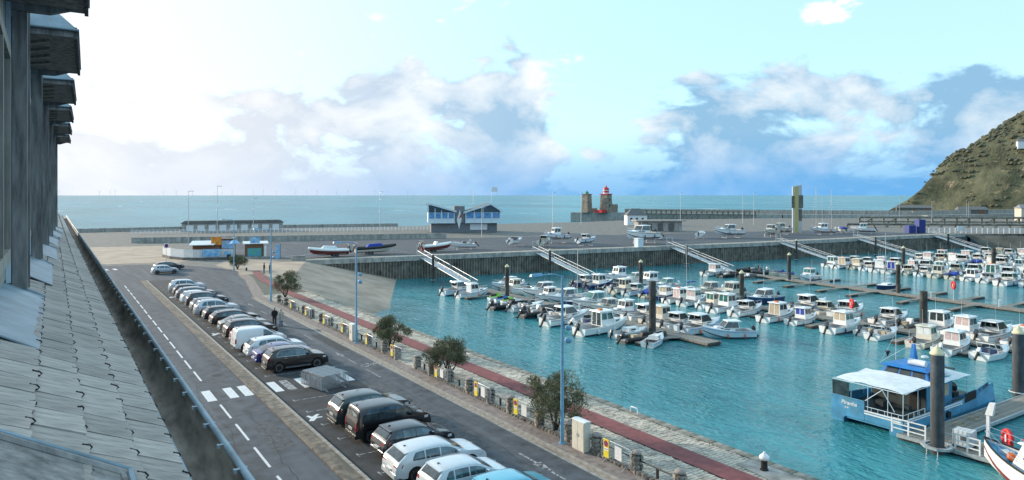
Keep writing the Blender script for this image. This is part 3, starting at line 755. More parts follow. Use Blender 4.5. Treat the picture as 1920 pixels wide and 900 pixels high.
        h = MB().add([(x0,h0,hz),(xt-.02,h0,hz),(xt+.06,h1,hz),(x0,h1,hz),(x0,h0,hz+.05),(xt-.02,h0,hz+.05),(xt+.06,h1,hz+.05),(x0,h1,hz+.05)],[(0,3,2,1),(4,5,6,7),(0,1,5,4),(1,2,6,5),(2,3,7,6),(3,0,4,7)]).build('hood', 'timber_dark', p)
        for i in range(24):
            t = (i+.5)/24; q = link('hood_slate', HS, p); q.location = (xt-.02+.08*t+.004*(i % 2), h0+(h1-h0)*t, hz-.012-.006*(i % 2)); q.rotation_euler = (0,0,-.04)
        for j in range(4):                           # chevron boards under the soffit
            yc = h0+.45+j*.40; xc = x0+(xt-x0)*.62
            for sg in (-1, 1):
                MB().hexa([(xc,yc,hz-.022),(xc+sg*.19,yc-.26,hz-.022),(xc+sg*.19,yc-.21,hz-.022),(xc,yc+.05,hz-.022),(xc,yc,hz-.001),(xc+sg*.19,yc-.26,hz-.001),(xc+sg*.19,yc-.21,hz-.001),(xc,yc+.05,hz-.001)]).build('chevron', 'slate', p)
        MB().hexa([(x0,h1-.09,hz-.05),(xt-.16,h1-.09,hz-.05),(xt-.16,h1-.03,hz-.05),(x0,h1-.03,hz-.05),(x0,h1-.09,hz-.001),(xt-.02,h1-.09,hz-.001),(xt-.02,h1-.03,hz-.001),(x0,h1-.03,hz-.001)]).build('bressummer', 'timber_dark', p)
        MB().prism([(x0+(xt-x0)*.42,hz-.052),(x0+(xt-x0)*.50,hz-.09),(x0+(xt-x0)*.62,hz-.10),(x0+(xt-x0)*.70,hz-.052)], h1-.08, h1-.04, 'y').build('corbel', 'timber_dark', p)
        z1 = hz+.053; e = .03; ym = (h0+h1)/2; hr = (h1-h0)/2+e
        MB().add([(x0,h0-e,z1),(xt+e-.02,h0-e,z1),(xt+e+.06,h1+e,z1),(x0,h1+e,z1),(x0,ym,z1+hr*.95),(xt-hr*.8,ym,z1+hr*.95)], [(0,3,2,1),(0,1,5,4),(1,2,5),(2,3,4,5),(0,4,3)]).build('hood_roof', 'zinc', p)
        MB().tube([(x0,h0-e-.004,z1+.006),(xt+e-.02,h0-e-.004,z1+.006)], .010, 5).build('zinc_edge', 'zinc', p)
        MB().tube([(x0+.42,h0-e,z1+.012),(x0+.12,h0-e+.6,z1+.012+.57)], .012, 5).build('zinc_roll', 'zinc', p)
def apron(k):
    dx = .02*k*2.6; y0 = 6.12+3.1*k
    return (-.05+dx, y0-2.05, y0+.02)
building()
# ------------------------------------------------------------------ cars
def lerp_prof(P, x):
    if x <= P[0][0]: return P[0][1]
    for (a,h0),(b,h1) in zip(P, P[1:]):
        if x <= b: return h0+(h1-h0)*(x-a)/(b-a) if b > a else h1
    return P[-1][1]
def smooth_prof(P, it=2):
    for _ in range(it):
        Q = [P[0]]
        for (a,h0),(b,h1) in zip(P, P[1:]): Q += [(a*.75+b*.25, h0*.75+h1*.25), (a*.25+b*.75, h0*.25+h1*.75)]
        Q.append(P[-1]); P = Q
    return P
BODY = {   # x from the tail, top line z; belt; wheels; glass limits
 'hatch': dict(L=4.05, W=1.76, H=1.44, top=[(0,.42),(.0,.62),(.05,.78),(.10,.93),(.17,1.0),(.52,1.36),(.62,1.415),(1.0,1.44),(1.7,1.44),(2.2,1.39),(2.45,1.30),(3.02,.98),(3.25,.93),(3.7,.84),(3.93,.70),(4.02,.55),(4.05,.40)], belt=(.97,.90), wx=(.72,3.27), wr=.315, rw=(.17,.52), ws=(2.44,3.02), side=(.62,2.72), pill=(1.05,1.78)),
 'suv': dict(L=4.6, W=1.86, H=1.68, top=[(0,.50),(.0,.70),(.04,.86),(.09,1.05),(.15,1.14),(.50,1.56),(.60,1.63),(1.1,1.68),(2.0,1.68),(2.5,1.62),(2.75,1.52),(3.35,1.16),(3.55,1.10),(4.15,1.02),(4.42,.90),(4.55,.68),(4.6,.48)], belt=(1.14,1.04), wx=(.86,3.66), wr=.36, rw=(.15,.49), ws=(2.74,3.34), side=(.66,3.05), pill=(1.20,2.02)),
 'wagon': dict(L=4.75, W=1.83, H=1.45, top=[(0,.42),(.0,.64),(.05,.80),(.10,.93),(.15,.99),(.62,1.33),(.75,1.39),(1.3,1.44),(2.1,1.45),(2.6,1.40),(2.85,1.31),(3.5,.98),(3.75,.93),(4.3,.85),(4.6,.70),(4.72,.54),(4.75,.40)], belt=(.97,.89), wx=(.95,3.78), wr=.33, rw=(.15,.61), ws=(2.85,3.5), side=(.80,3.2), pill=(1.45,2.22)),
 'mpv': dict(L=4.4, W=1.85, H=1.83, top=[(0,.48),(.0,.70),(.02,.95),(.05,1.12),(.08,1.2),(.20,1.70),(.30,1.79),(.8,1.83),(2.0,1.83),(2.45,1.77),(2.75,1.63),(3.4,1.20),(3.6,1.13),(4.1,1.02),(4.3,.85),(4.37,.65),(4.4,.46)], belt=(1.10,1.08), wx=(.80,3.55), wr=.33, rw=(.08,.20), ws=(2.72,3.4), side=(.36,3.12), pill=(1.25,2.2)),
 'van': dict(L=4.35, W=1.83, H=1.82, top=[(0,.46),(.0,.70),(.02,.95),(.04,1.12),(.07,1.2),(.14,1.70),(.22,1.79),(.8,1.82),(2.0,1.82),(2.45,1.77),(2.75,1.63),(3.4,1.20),(3.6,1.13),(4.1,1.02),(4.25,.85),(4.32,.65),(4.35,.46)], belt=(1.10,1.08), wx=(.80,3.50), wr=.325, rw=None, ws=(2.72,3.4), side=(2.25,3.12), pill=()),
 'sedan': dict(L=4.6, W=1.82, H=1.44, top=[(0,.42),(.0,.66),(.04,.86),(.10,.95),(.45,1.0),(1.15,1.34),(1.4,1.41),(1.9,1.44),(2.35,1.42),(2.7,1.32),(3.35,.98),(3.6,.93),(4.2,.84),(4.48,.70),(4.57,.54),(4.6,.40)], belt=(.96,.89), wx=(.95,3.68), wr=.325, rw=(.46,1.14), ws=(2.7,3.34), side=(1.05,3.05), pill=(1.45,2.18)),
}
WHEEL = {}
def wheel_meshes(r):
    if r in WHEEL: return WHEEL[r]
    t = MB().lathe([(r*.62,-.10),(r*.92,-.105),(r,-.075),(r,.075),(r*.92,.105),(r*.62,.10)], 22, axis='y').mesh('tyre', 'black_rubber', 40)
    b = MB()
    for k in range(5):
        a = 2*pi*k/5
        for da in (-.16, .16):
            p = Vector((cos(a+da*.4), 0, sin(a+da*.4)))*r*.14; q = Vector((cos(a+da), 0, sin(a+da)))*r*.60; n = Vector((-sin(a),0,cos(a)))*r*.045
            b.hexa([(p-n)+Vector((0,-.085,0)),(q-n)+Vector((0,-.10,0)),(q+n)+Vector((0,-.10,0)),(p+n)+Vector((0,-.085,0)),(p-n)+Vector((0,-.06,0)),(q-n)+Vector((0,-.07,0)),(q+n)+Vector((0,-.07,0)),(p+n)+Vector((0,-.06,0))])
    b.lathe([(r*.66,-.108),(r*.60,-.108),(r*.60,-.02),(r*.66,-.02)], 22, axis='y', cap=False); b.lathe([(r*.16,-.095),(r*.16,-.05)], 10, axis='y')
    WHEEL[r] = (t, b.mesh('rim', 'alloy', 40), MB().lathe([(r*.58,-.05),(r*.58,.05)], 14, axis='y').mesh('brake', 'black_plastic'))
    return WHEEL[r]
def make_car(kind, paint, label, loc, rz, roof=None, plate=True, trim=None, group='cars parked in the bays'):
    d = BODY[kind]; L, W, H = d['L'], d['W'], d['H']; hw0 = W/2
    T = smooth_prof(d['top'], 2); zt = lambda x: lerp_prof(T, x)
    belt = lambda x: d['belt'][0]+(d['belt'][1]-d['belt'][0])*x/L
    def plan(x):
        p = 1.0
        if x < .55: p -= .13*(1-x/.55)**2.4
        if x > L-.95: p -= .22*((x-L+.95)/.95)**2.6
        return p
    tumble = .20 if kind not in ('mpv','van') else .11
    def hw(x, z):
        w = hw0*plan(x); b = belt(x)
        if z <= b: w *= 1-.035*((z-.58)/.45)**2
        else: w *= (1-.035*((b-.58)/.45)**2)*(1-tumble*((z-b)/(H-b))**1.15)
        return w
    wr = d['wr']; ar = wr+.055
    def zb(x):
        for w in d['wx']:
            if abs(x-w) < ar: return max(.22, wr+sqrt(max(0, ar*ar-(x-w)**2)))
        return .22 if .25 < x < L-.25 else .28
    xs = [p[0] for p in T]
    for w in d['wx']: xs += [w+ar*k for k in (-1.0001,-.999,-.93,-.8,-.6,-.35,-.1,.1,.35,.6,.8,.93,.999,1.0001)]
    xs += [L*i/26 for i in range(27)]
    xs = sorted(set(round(x, 4) for x in xs)); q = [xs[0]]
    for x in xs[1:]:
        if x-q[-1] > .004: q.append(x)
    xs = q
    def section(x, sgn):
        t = zt(x); b = belt(x); z0 = zb(x); pts = [(x, 0, max(.24, z0-.02)), (x, sgn*hw(x,z0)*.93, z0)]
        for z in (z0+.05, .42+.0, .58, .74, b-.10, b-.02, b):
            z = min(max(z, z0+.02), t-.012); pts.append((x, sgn*hw(x,z), z))
        for k in (.25,.55,.82,.95):
            z = b+(t-b)*k if t > b+.02 else t-.012*(1-k); pts.append((x, sgn*hw(x,z)*(1-.02*(k > .9)), z))
        wt = hw(x, t); c = .035*min(1, (t-.3))
        for u in (.90,.72,.4,0): pts.append((x, sgn*wt*u, t+c*(1-u*u)-.012*(u > .85)))
        return pts
    R = thing('parked_car', label, 'van' if kind == 'van' else 'car', loc, rz, group)
    b = MB(); 
    b.grid([section(x, 1) for x in xs]); b.grid([section(x, -1) for x in xs], flip=True)
    for x in (xs[0], xs[-1]):
        p = section(x, 1)[1:]; q = section(x, -1)[1:]; b.poly(p+q[::-1][1:])
    b.box(.3, L-.3, -hw0*.86, hw0*.86, .2, .55, 1)
    for w in d['wx']: b.box(w-ar*.95, w+ar*.95, -hw0*.88, hw0*.88, .25, wr+ar*.8, 1)
    me = b.mesh('body', [paint, 'black_plastic'], 38, fixn=True)
    bm = bmesh.new(); bm.from_mesh(me); bmesh.ops.remove_doubles(bm, verts=bm.verts, dist=.0015); bm.to_mesh(me); bm.free(); me.set_sharp_from_angle(angle=radians(38))
    body = link('body', me, R)
    # side windows
    x0, x1 = d['side']; cuts = [x0] + list(d['pill']) + [x1]
    for sg in (-1, 1):
        for a, c in zip(cuts, cuts[1:]):
            rows = []
            for i in range(9):
                x = a+.03+(c-a-.06)*i/8; lo = belt(x)+.035; hi = zt(x)-.105
                if c == x1: hi = min(hi, belt(x)+.05+(x1+.02-x)*.80+.12)
                if a == x0 and kind != 'van': hi = min(hi, belt(x)+.12+(x-x0)*1.25)
                hi = max(hi, lo+.03)
                rows.append([(x, sg*(hw(x,lo+(hi-lo)*j/5)+.006), lo+(hi-lo)*j/5) for j in range(6)])
            MB().grid(rows).build('side_window', 'glass_car', R, smooth=40)
        if trim:
            pts = [(x0+.02+(x1-x0-.04)*i/10,) for i in range(11)]
            MB().tube([(x[0], sg*(hw(x[0],belt(x[0])+.02)+.008), belt(x[0])+.02) for x in pts], .011, 5).build('window_trim', 'chrome', R)
            top = [(x, sg*(hw(x, min(zt(x)-.095, belt(x)+.12+(x-x0)*1.25, belt(x)+.17+(x1+.02-x)*.8))+.009), min(zt(x)-.095, belt(x)+.12+(x-x0)*1.25, belt(x)+.17+(x1+.02-x)*.8)) for x in [x0+.02+(x1-x0-.04)*i/14 for i in range(15)]]
            MB().tube(top, .010, 5).build('window_trim', 'chrome', R)
        # mirror, handles, sill
        xm = d['ws'][1]-.38; zm = belt(xm)+.10
        MB().hexa([(xm-.10,sg*(hw0*.95),zm-.07),(xm+.08,sg*(hw0*.95),zm-.06),(xm+.05,sg*(hw0+.17),zm-.06),(xm-.09,sg*(hw0+.17),zm-.06),(xm-.10,sg*(hw0*.95),zm+.07),(xm+.06,sg*(hw0*.95),zm+.06),(xm+.03,sg*(hw0+.17),zm+.06),(xm-.09,sg*(hw0+.17),zm+.07)]).build('mirror', paint, R)
        for xd in ([x for x in (d['pill'][0]+.06, d['pill'][1]+.10)] if len(d['pill']) > 1 else [2.2]):
            zz = belt(xd)-.10; MB().box(xd, xd+.2, sg*hw(xd,zz)-.012, sg*hw(xd,zz)+.012, zz-.02, zz+.02).build('door_handle', 'chrome' if trim else paint, R)
        zz = .33; xa, xb = d['wx'][0]+ar+.05, d['wx'][1]-ar-.05
        MB().box(xa, xb, sg*hw(L/2,zz)-.02, sg*hw(L/2,zz)+.02, zz-.06, zz+.05).build('sill', 'chrome' if trim == 'sill' else 'black_plastic', R)
        # lamps
        zl, zh = belt(0)-.20, belt(0)-.05
        tail = lambda z: min([x for x in xs if zt(x) >= z] or [0])
        rows = []
        for j in range(5):
            z = zl+(zh-zl)*j/4; x = tail(z); rows.append([(x-.012, sg*hw(x,z)*.56, z)]+[(x-.012, sg*hw(x,z)*.985, z)]+[(x+.26, sg*(hw(x+.26,z)+.008), z)])
        if kind in ('mpv','van'):
            rows = [[(tail(z)-.012, sg*hw(.02,z)*.86, z), (tail(z)-.012, sg*(hw(.02,z)+.003), z), (tail(z)+.09, sg*(hw(.1,z)+.008), z)] for z in (.72,.85,1.0,1.15)]
        MB().grid(rows).build('tail_light', 'lens_red', R)
        zf = lerp_prof([(p[0],p[1]) for p in T], L-.22)-.08
        MB().grid([[(L-.50, sg*(hw(L-.50,z)+.006), z), (L-.25, sg*(hw(L-.25,z)+.006), z), (L-.07, sg*(hw(L-.07,z)*.80), z)] for z in (zf-.09, zf-.02, zf+.04)]).build('headlight', 'lens_clear', R)
    # screens
    def screen(name, r, f):
        rows = []
        a, c = r
        for i in range(10):
            x = a+(c-a)*i/9; t = zt(x); w = hw(x,t); rows.append([(x+(-.008 if name == 'rear_window' else .008), w*u*f, t+.035*min(1,t-.3)*(1-(u*f)**2)+.010) for u in (-1,-.75,-.4,0,.4,.75,1)])
        MB().grid(rows).build(name, 'glass_car', R, smooth=40)
    screen('windscreen', (d['ws'][0]+.03, d['ws'][1]-.04), .90)
    if d['rw']: screen('rear_window', (d['rw'][0]+.03, d['rw'][1]-.03), .84)
    # roof details, spoiler, bumper, plate
    xr = (d['rw'][1] if d['rw'] else .14)+.10
    if kind in ('suv','hatch','wagon'):
        x = d['rw'][1]; t = zt(x); w = hw(x,t)*.9
        MB().hexa([(x-.12,-w,t-.02),(x+.12,-w,t+.0),(x+.12,w,t+.0),(x-.12,w,t-.02),(x-.12,-w,t+.02),(x+.12,-w,t+.05),(x+.12,w,t+.05),(x-.12,w,t+.02)]).build('spoiler', paint, R)
    if kind == 'van': MB().box(-.012,.0,-.012,.012,.6,1.72).build('door_seam', 'black_plastic', R)
    MB().hexa([(xr+.02,-.03,zt(xr)+.03),(xr+.20,-.012,zt(xr)+.04),(xr+.20,.012,zt(xr)+.04),(xr+.02,.03,zt(xr)+.03),(xr+.02,-.008,zt(xr)+.11),(xr+.06,-.006,zt(xr)+.10),(xr+.06,.006,zt(xr)+.10),(xr+.02,.008,zt(xr)+.11)]).build('aerial', 'black_plastic', R)
    wb = hw(.1,.45)*.90
    MB().hexa([(-.05,-wb,.28),(.12,-wb-.05,.28),(.12,wb+.05,.28),(-.05,wb,.28),(-.05,-wb,.46),(.12,-wb-.05,.46),(.12,wb+.05,.46),(-.05,wb,.46)]).build('rear_bumper', 'black_plastic' if kind in ('suv','mpv','van') else paint, R)
    if kind in ('suv',): MB().box(-.062,-.05,-wb*.7,wb*.7,.30,.34).build('bumper_strip', 'chrome', R)
    zp = .70 if kind in ('mpv','van','suv') else .56
    p = MB().box(-.068 if zp < .6 else -.028, -.002, -.26, .26, zp-.055, zp+.055).build('number_plate', 'plate', R)
    bl = MB()
    for k in range(7):
        if k in (2, 5): continue
        bl.box((-.070 if zp < .6 else -.030), (-.067 if zp < .6 else -.0275), -.19+k*.058, -.152+k*.058, zp-.034, zp+.034)
    bl.build('plate_characters', 'ink', p)
    MB().box((-.070 if zp < .6 else -.030), (-.067 if zp < .6 else -.0275), .225, .26, zp-.055, zp+.055).build('plate_band', 'sign_blue', p)
    for sg in (-1, 1):
        if roof == 'rails': MB().tube([(xr+.2, sg*hw(2,H)*.88, H-.02),(xr+.32, sg*hw(2,H)*.88, H+.045),(d['ws'][0]-.35, sg*hw(2,H)*.88, H+.035),(d['ws'][0]-.2, sg*hw(2,H)*.88, H-.03)], .016, 6).build('roof_rail', 'chrome', R)
    t, rm, br = wheel_meshes(wr)
    for w in d['wx']:
        for sg in (-1, 1):
            o = link('wheel', t, R); o.location = (w, sg*(hw0-.115), wr); o.rotation_euler = (0, RNG.uniform(0,6), 0 if sg < 0 else pi)
            link('rim', rm, o); link('brake', br, o)
    return R
CARS = [  # kind, paint, y of the bay centre, x of the tail, label, trim
 ('suv','car_green',38.15,13.15,'dark green five-door car with roof spoiler, nearest to the stacked barriers','', None),
 ('mpv','car_black',35.3,13.1,'black high-roofed people carrier between the green car and a black hatchback','', None),
 ('hatch','car_bluedark',32.3,13.3,'black hatchback with shiny roof beside the pale blue estate car',None, None),
 ('wagon','car_iceblue',29.45,12.75,'pale ice-blue estate car with black tail band, third from the bottom edge',None, None),
 ('hatch','car_iceblue',26.6,13.2,'pale blue hatchback cut by the bottom edge beside the estate car',None, None),
 ('hatch','car_cyan',24.0,14.0,'bright cyan car, only its roof showing at the bottom edge',None, None),
 ('suv','car_brown',52.6,12.95,'glossy black off-road car with chrome window trim beside the zebra crossing','sill', 'rails'),
 ('sedan','car_blue',55.4,12.95,'dark blue saloon car behind the chrome-trimmed black off-road car',None, None),
 ('wagon','car_white',58.2,12.95,'white estate car next to the white van',None, None),
 ('van','car_white',61.1,12.6,'white panel van with plain rear doors',None, None),
 ('hatch','car_red',63.9,12.9,'black and maroon hatchback mostly hidden by the white van',None, None),
 ('suv','car_black',66.5,12.9,'black car with bright rear screen behind the maroon hatchback',None, None),
 ('sedan','car_olive',70.3,13.1,'grey-green saloon car among the black cars',None, None),
 ('wagon','car_black',74.0,13.0,'black estate car with roof rails and a red tail lamp',None, 'rails'),
 ('hatch','car_black',77.3,12.9,'black hatchback next to the silver car',None, None),
 ('suv','car_silver',80.9,12.7,'silver off-road car with large rear window',None, 'rails'),
 ('hatch','car_grey',84.3,12.9,'dark grey hatchback just behind the silver off-road car',None, None),
 ('suv','car_bluedark',88.0,12.9,'dark blue car, second behind the silver off-road car',None, None),
 ('hatch','car_white',91.5,12.9,'white hatchback, third behind the silver off-road car',None, None),
 ('wagon','car_grey',95.2,12.9,'grey estate car, fourth behind the silver off-road car',None, None),
 ('hatch','car_black',98.6,12.9,'black hatchback, fifth behind the silver off-road car',None, None),
 ('suv','car_silver',102.2,12.9,'silver car, farthest of the parked row',None, None),
]
for i, (k, p, y, x, lab, tr, rf) in enumerate(CARS):
    make_car(k, p, lab, (x+RNG.uniform(-.08,.08), y, .004), RNG.uniform(-.03,.03)+.0, rf, True, tr)
make_car('wagon', 'car_black', 'black estate car turning at the far junction', (14.6,133.4,.006), .15, group='cars at the junction')
make_car('hatch', 'car_silver', 'silver car queuing in front of the black estate at the junction', (13.6,127.6,.006), .05, group='cars at the junction')

# ------------------------------------------------------------------ crowd barriers
def barrier_mesh():
    b = MB(); L = 2.1; h = 1.05
    b.tube([(0,0,.16),(0,0,h-.12),(.12,0,h),(L-.12,0,h),(L,0,h-.12),(L,0,.16),(0,0,.16)], .019, 6)
    for i in range(15): x = .13+i*(L-.26)/14; b.tube([(x,0,.16),(x,0,h-.01)], .0085, 4, cap=False)
    return b
BAR_F = barrier_mesh().mesh('frame', 'iron_galv', 50)
FOOT = MB().tube([(0,-.28,.015),(0,-.24,.03),(0,-.03,.17),(0,.03,.17),(0,.24,.03),(0,.28,.015)], .014, 5).mesh('foot', 'iron_galv')
HOOK = MB().tube([(0,0,0),(.06,0,0),(.06,0,.08)], .010, 4).mesh('coupling', 'iron_galv')
def barrier(label, loc, rz, group):
    R = thing('crowd_barrier', label, 'barrier', loc, rz, group); link('frame', BAR_F, R)
    for x in (.35, 1.75): o = link('foot', FOOT, R); o.location = (x,0,0)
    for x, z in ((-.06,.35),(-.06,.75)): o = link('coupling', HOOK, R); o.location = (x, 0, z); o.rotation_euler = (0,0,pi)
    return R
ns = 17
for i in range(ns):
    a = radians(14); lab = 'steel crowd barrier in the stack, '
    lab += 'front one' if i == 0 else ('rear one' if i == ns-1 else ORD[i]+' from the front')
    barrier(lab, (14.75-sin(a)*.155*i+RNG.uniform(-.02,.02), 44.9+cos(a)*.155*i, .003), a+RNG.uniform(-.012,.012), 'steel barriers stacked in the car park')
# no-parking signs hung on barriers along the stone fence
def sign_board(label, loc, rz):
    S = thing('no_parking_sign', label, 'sign', loc, rz, 'yellow no-parking boards on the barriers')
    MB().box(.0,.38,-.012,.012,-.0,.88).build('board', 'sign_yellow', S)
    c = (.19, -.016, .66)
    MB().lathe([(.155,0),(.155,.003)], 24, c, axis='y').build('ring', 'sign_red', S)
    MB().lathe([(.118,-.003),(.118,0)], 24, c, axis='y').build('disc', 'sign_blue', S)
    MB().add([(.11,-.0205,.755),(.085,-.0205,.73),(.27,-.0205,.565),(.295,-.0205,.59)], [(0,1,2,3)]).build('bar', 'sign_red', S)
    MB().box(.04,.34,-.017,-.0125,.33,.47).build('label_strip', 'white', S)
    t = MB()
    for k in range(4): t.box(.07+k*.065,.07+k*.065+.045,-.0185,-.0172,.38,.42)
    t.build('label_print', 'ink', S)
SIGNS = [78.9,73.4,67.5,62.3,56.3,51.0,43.4,37.9,33.4,25.5,19.5]
for i, y in enumerate(SIGNS):
    j = len(SIGNS)-1-i
    where = ['cut by the bottom edge','beside the tall cream cabinet','second beyond the tall cream cabinet','third beyond the tall cream cabinet','by the second round shrub','fifth beyond the tall cream cabinet','sixth beyond the tall cream cabinet, near a lamp','seventh beyond the tall cream cabinet','eighth beyond the tall cream cabinet','ninth beyond the tall cream cabinet','farthest along the stone fence'][j]
    rz = -pi/2+RNG.uniform(-.06,.06)
    barrier('steel crowd barrier on the quay pavement, '+where, (22.42, y+.35, .10), rz, 'barriers along the stone fence')
    sign_board('yellow no-parking board on a barrier, '+where, (22.385, y+.18, .30), rz)
    if i in (9, 7, 8, 6):
        w = ['',]; o = MB().box(0,.48,-.006,.006,0,.62)
        R = thing('notice_sheet', 'white printed notice on the barrier, '+where, 'notice', (22.385, y-.62, .42), rz, 'white notices on the barriers')
        MB().box(0,.48,-.006,.006,0,.62).build('sheet', 'white', R)
        t = MB()
        for k in range(9): t.box(.05,.05+RNG.uniform(.2,.38),-.0085,-.0065,.54-k*.058,.555-k*.058)
        t.build('print', 'poster', R)
# ------------------------------------------------------------------ stone fence: pillars, rails, rubble edging
def rock(seed, sx, sy, sz):
    r = random.Random(seed); b = MB(); n = 6; rows = []
    pts = []
    for k, (z, f) in enumerate(((-.5,.78),(-.22,1.0),(.2,1.0),(.5,.74))):
        for i in range(n):
            a = 2*pi*i/n+.3; w = 1.0
            x = cos(a); y = sin(a); m = max(abs(x), abs(y)); x, y = x/m*.5, y/m*.5
            pts.append((x*sx*f*r.uniform(.86,1.04), y*sy*f*r.uniform(.86,1.04), z*sz*r.uniform(.9,1.05)))
    fs = [tuple(range(n))[::-1], tuple(3*n+i for i in range(n))]
    for k in range(3):
        for i in range(n): fs.append((k*n+i, k*n+(i+1)%n, (k+1)*n+(i+1)%n, (k+1)*n+i))
    return b.add(pts, fs).mesh('stone', 'stone', 45)
ROCK = [rock(i, .27, .24, .20) for i in range(6)]; EDGE = [rock(20+i, .26, .30, .20) for i in range(6)]
CAPM = MB().lathe([(.22,0),(.25,.03),(.24,.12),(.17,.17),(.03,.19)], 10).mesh('cap', 'stone_cap', 50)
COREM = MB().box(-.17,.17,-.17,.17,0,.83).mesh('core', 'cobble_bed')
PY = [21.0,23.7,26.5,28.7,31.4,34.3,36.6,39.2,41.9,44.6,46.9,50.5,53.0,56.5,59.7,62.6,66.2,69.0,72.0,74.9,78.6,81.6,84.6]
for i, y in enumerate(PY):
    P = thing('stone_pillar', 'rough stone fence pillar, '+('nearest, at the bottom edge' if i == 0 else ORD[i]+' from the bottom edge of the picture'), 'pillar', (22.66, y, .10), RNG.uniform(-.05,.05), 'stone pillars of the quay fence')
    link('core', COREM, P)
    for lv in range(4):
        for k, (sx, sy) in enumerate(((-1,-1),(1,-1),(1,1),(-1,1))):
            if i > 14 and (lv+k) % 2: continue
            o = link('stone', ROCK[(i+lv*3+k) % 6], P); f = .115+(.02 if lv % 2 else 0)
            o.location = (sx*f+RNG.uniform(-.015,.015), sy*f+RNG.uniform(-.015,.015), .10+lv*.205); o.rotation_euler = (0, 0, k*pi/2+RNG.uniform(-.2,.2))
            o.scale = (1.05,)*3
    o = link('cap', CAPM, P); o.location = (0,0,.86); o.scale = (1, 1, RNG.uniform(.7,1.0))
for i, (y0, y1) in enumerate(zip(PY, PY[1:])):
    if i in (10, 17): continue
    w = 'between the '+ORD[i]+' and '+ORD[i+1]+' pillars from the bottom edge'
    F = thing('fence_rail', 'dark iron rail '+w, 'rail', (22.66, 0, .10), 0, 'dark rails of the quay fence')
    MB().tube([(0,y0+.22,.62),(0,y1-.22,.62)], .035, 6).build('bar', 'iron_dark', F)
    MB().box(-.05,.05,(y0+y1)/2-.05,(y0+y1)/2+.05,.02,.60).build('upright', 'iron_dark', F)
    E = thing('stone_edging', 'row of rubble stones '+w, 'stones', (22.62, 0, .10), 0, 'rubble edging of the quay fence')
    y = y0+.34; k = 0
    while y < y1-.25:
        o = link('stone', EDGE[(i+k) % 6], E); o.location = (RNG.uniform(-.03,.03)-.05, y, .07); o.scale = (1, 1, RNG.uniform(.8,1.25)); o.rotation_euler = (0,0,RNG.uniform(-.25,.25)); y += .29; k += 1
# ------------------------------------------------------------------ lamps, cabinets, bollards
def lamp(label, loc, h=8.7, floods=True):
    R = thing('street_lamp', label, 'lamp', loc, 0, 'pale blue street lamps')
    MB().tube([(0,0,0),(0,0,1.2),(0,0,1.25),(0,0,h)], [.115,.112,.095,.062], 10).build('pole', 'lamp_blue', R, smooth=40)
    MB().lathe([(.19,0),(.19,.03),(.13,.06)], 10).build('base_plate', 'lamp_blue', R)
    MB().tube([(0,0,h-.05),(-.5,-.05,h+.12),(-1.5,-.1,h+.16)], .035, 6).build('arm', 'lamp_blue', R)
    MB().hexa([(-2.1,-.2,h+.10),(-1.4,-.2,h+.10),(-1.4,.0,h+.10),(-2.1,.0,h+.10),(-2.05,-.17,h+.22),(-1.4,-.15,h+.24),(-1.4,-.05,h+.24),(-2.05,-.03,h+.22)]).build('lamp_head', 'lamp_blue', R)
    if floods:
        for z, r in ((6.0,.14),(5.35,.17)):
            f = MB().lathe([(.02,-.16),(r*.8,-.12),(r,0),(r*.98,.10),(r*.85,.16)], 12, (0,0,0), axis='x').build('floodlight', 'lamp_blue', R, smooth=40); f.location = (.30,-.1,z); f.rotation_euler = (0,.35,.3)
            MB().tube([(-.3,.1,.03),(0,0,0)], .02, 5).build('bracket', 'lamp_blue', f)
    return R
lamp('pale blue lamp post beside the tall cream cabinet', (22.1,28.6,.10))
lamp('pale blue lamp post beside the small cream cabinet', (22.1,57.9,.10))
lamp('pale blue lamp post, third along the quay pavement', (22.1,86.2,.10))
lamp('pale blue lamp post near the wooden kiosk', (26.0,125.6,.0), floods=False)
def cabinet(label, loc, w, d, h, rz):
    R = thing('utility_cabinet', label, 'cabinet', loc, rz, 'cream utility cabinets')
    MB().box(-d/2,d/2,-w/2,w/2,.06,h).build('case', 'cream_box', R); MB().box(-d/2+.02,d/2-.02,-w/2+.02,w/2-.02,0,.058).build('plinth', 'concrete', R)
    MB().prism([(-d/2-.03,h+.002),(d/2+.03,h+.002),(d/2+.03,h+.03),(0,h+.07),(-d/2-.03,h+.03)], -w/2-.03, w/2+.03, 'y').build('lid', 'white', R)
    for s in (-1, 1):
        q = MB().box(-d/2-.012,-d/2-.002, min(s*.012,s*(w/2-.03)), max(s*.012,s*(w/2-.03)), .12, h-.05).build('door', 'cream_box', R)
        MB().box(-d/2-.03,-d/2-.013, s*.07-.015, s*.07+.015, h*.48, h*.60).build('handle', 'iron_galv', q)
cabinet('tall cream utility cabinet beside the nearest lamp post', (22.3,27.3,.10), .95, .42, 1.5, 0)
cabinet('small cream utility cabinet beside the second lamp post', (22.25,59.1,.10), .75, .40, 1.45, 0)
def bollard(label, loc):
    R = thing('mooring_bollard', label, 'bollard', loc, 0, 'black and white mooring bollards')
    MB().lathe([(.19,0),(.19,.05),(.15,.08),(.145,.42),(.15,.46)], 14).build('post', 'iron_dark', R, smooth=40)
    MB().lathe([(.15,.461),(.20,.50),(.24,.56),(.23,.64),(.15,.72),(.06,.78),(.05,.84),(.02,.86)], 16).build('head', 'white', R, smooth=50)
bollard('white-capped black bollard on the concrete pad at the quay edge', (27.75,20.5,.157))
bollard('white-capped black bollard on the cobbles behind the second shrub', (28.1,50.2,.12))
bollard('white-capped black bollard near the slipway', (27.9,124.9,.01))
def hoop(label, loc):
    o = MB().tube([(0,-.3,0),(0,-.3,.28),(0,-.24,.36),(0,.24,.36),(0,.3,.28),(0,.3,0)], .035, 7).build('ladder_hoop', 'white', smooth=50); o.location = loc; tag(o, label, 'rail')
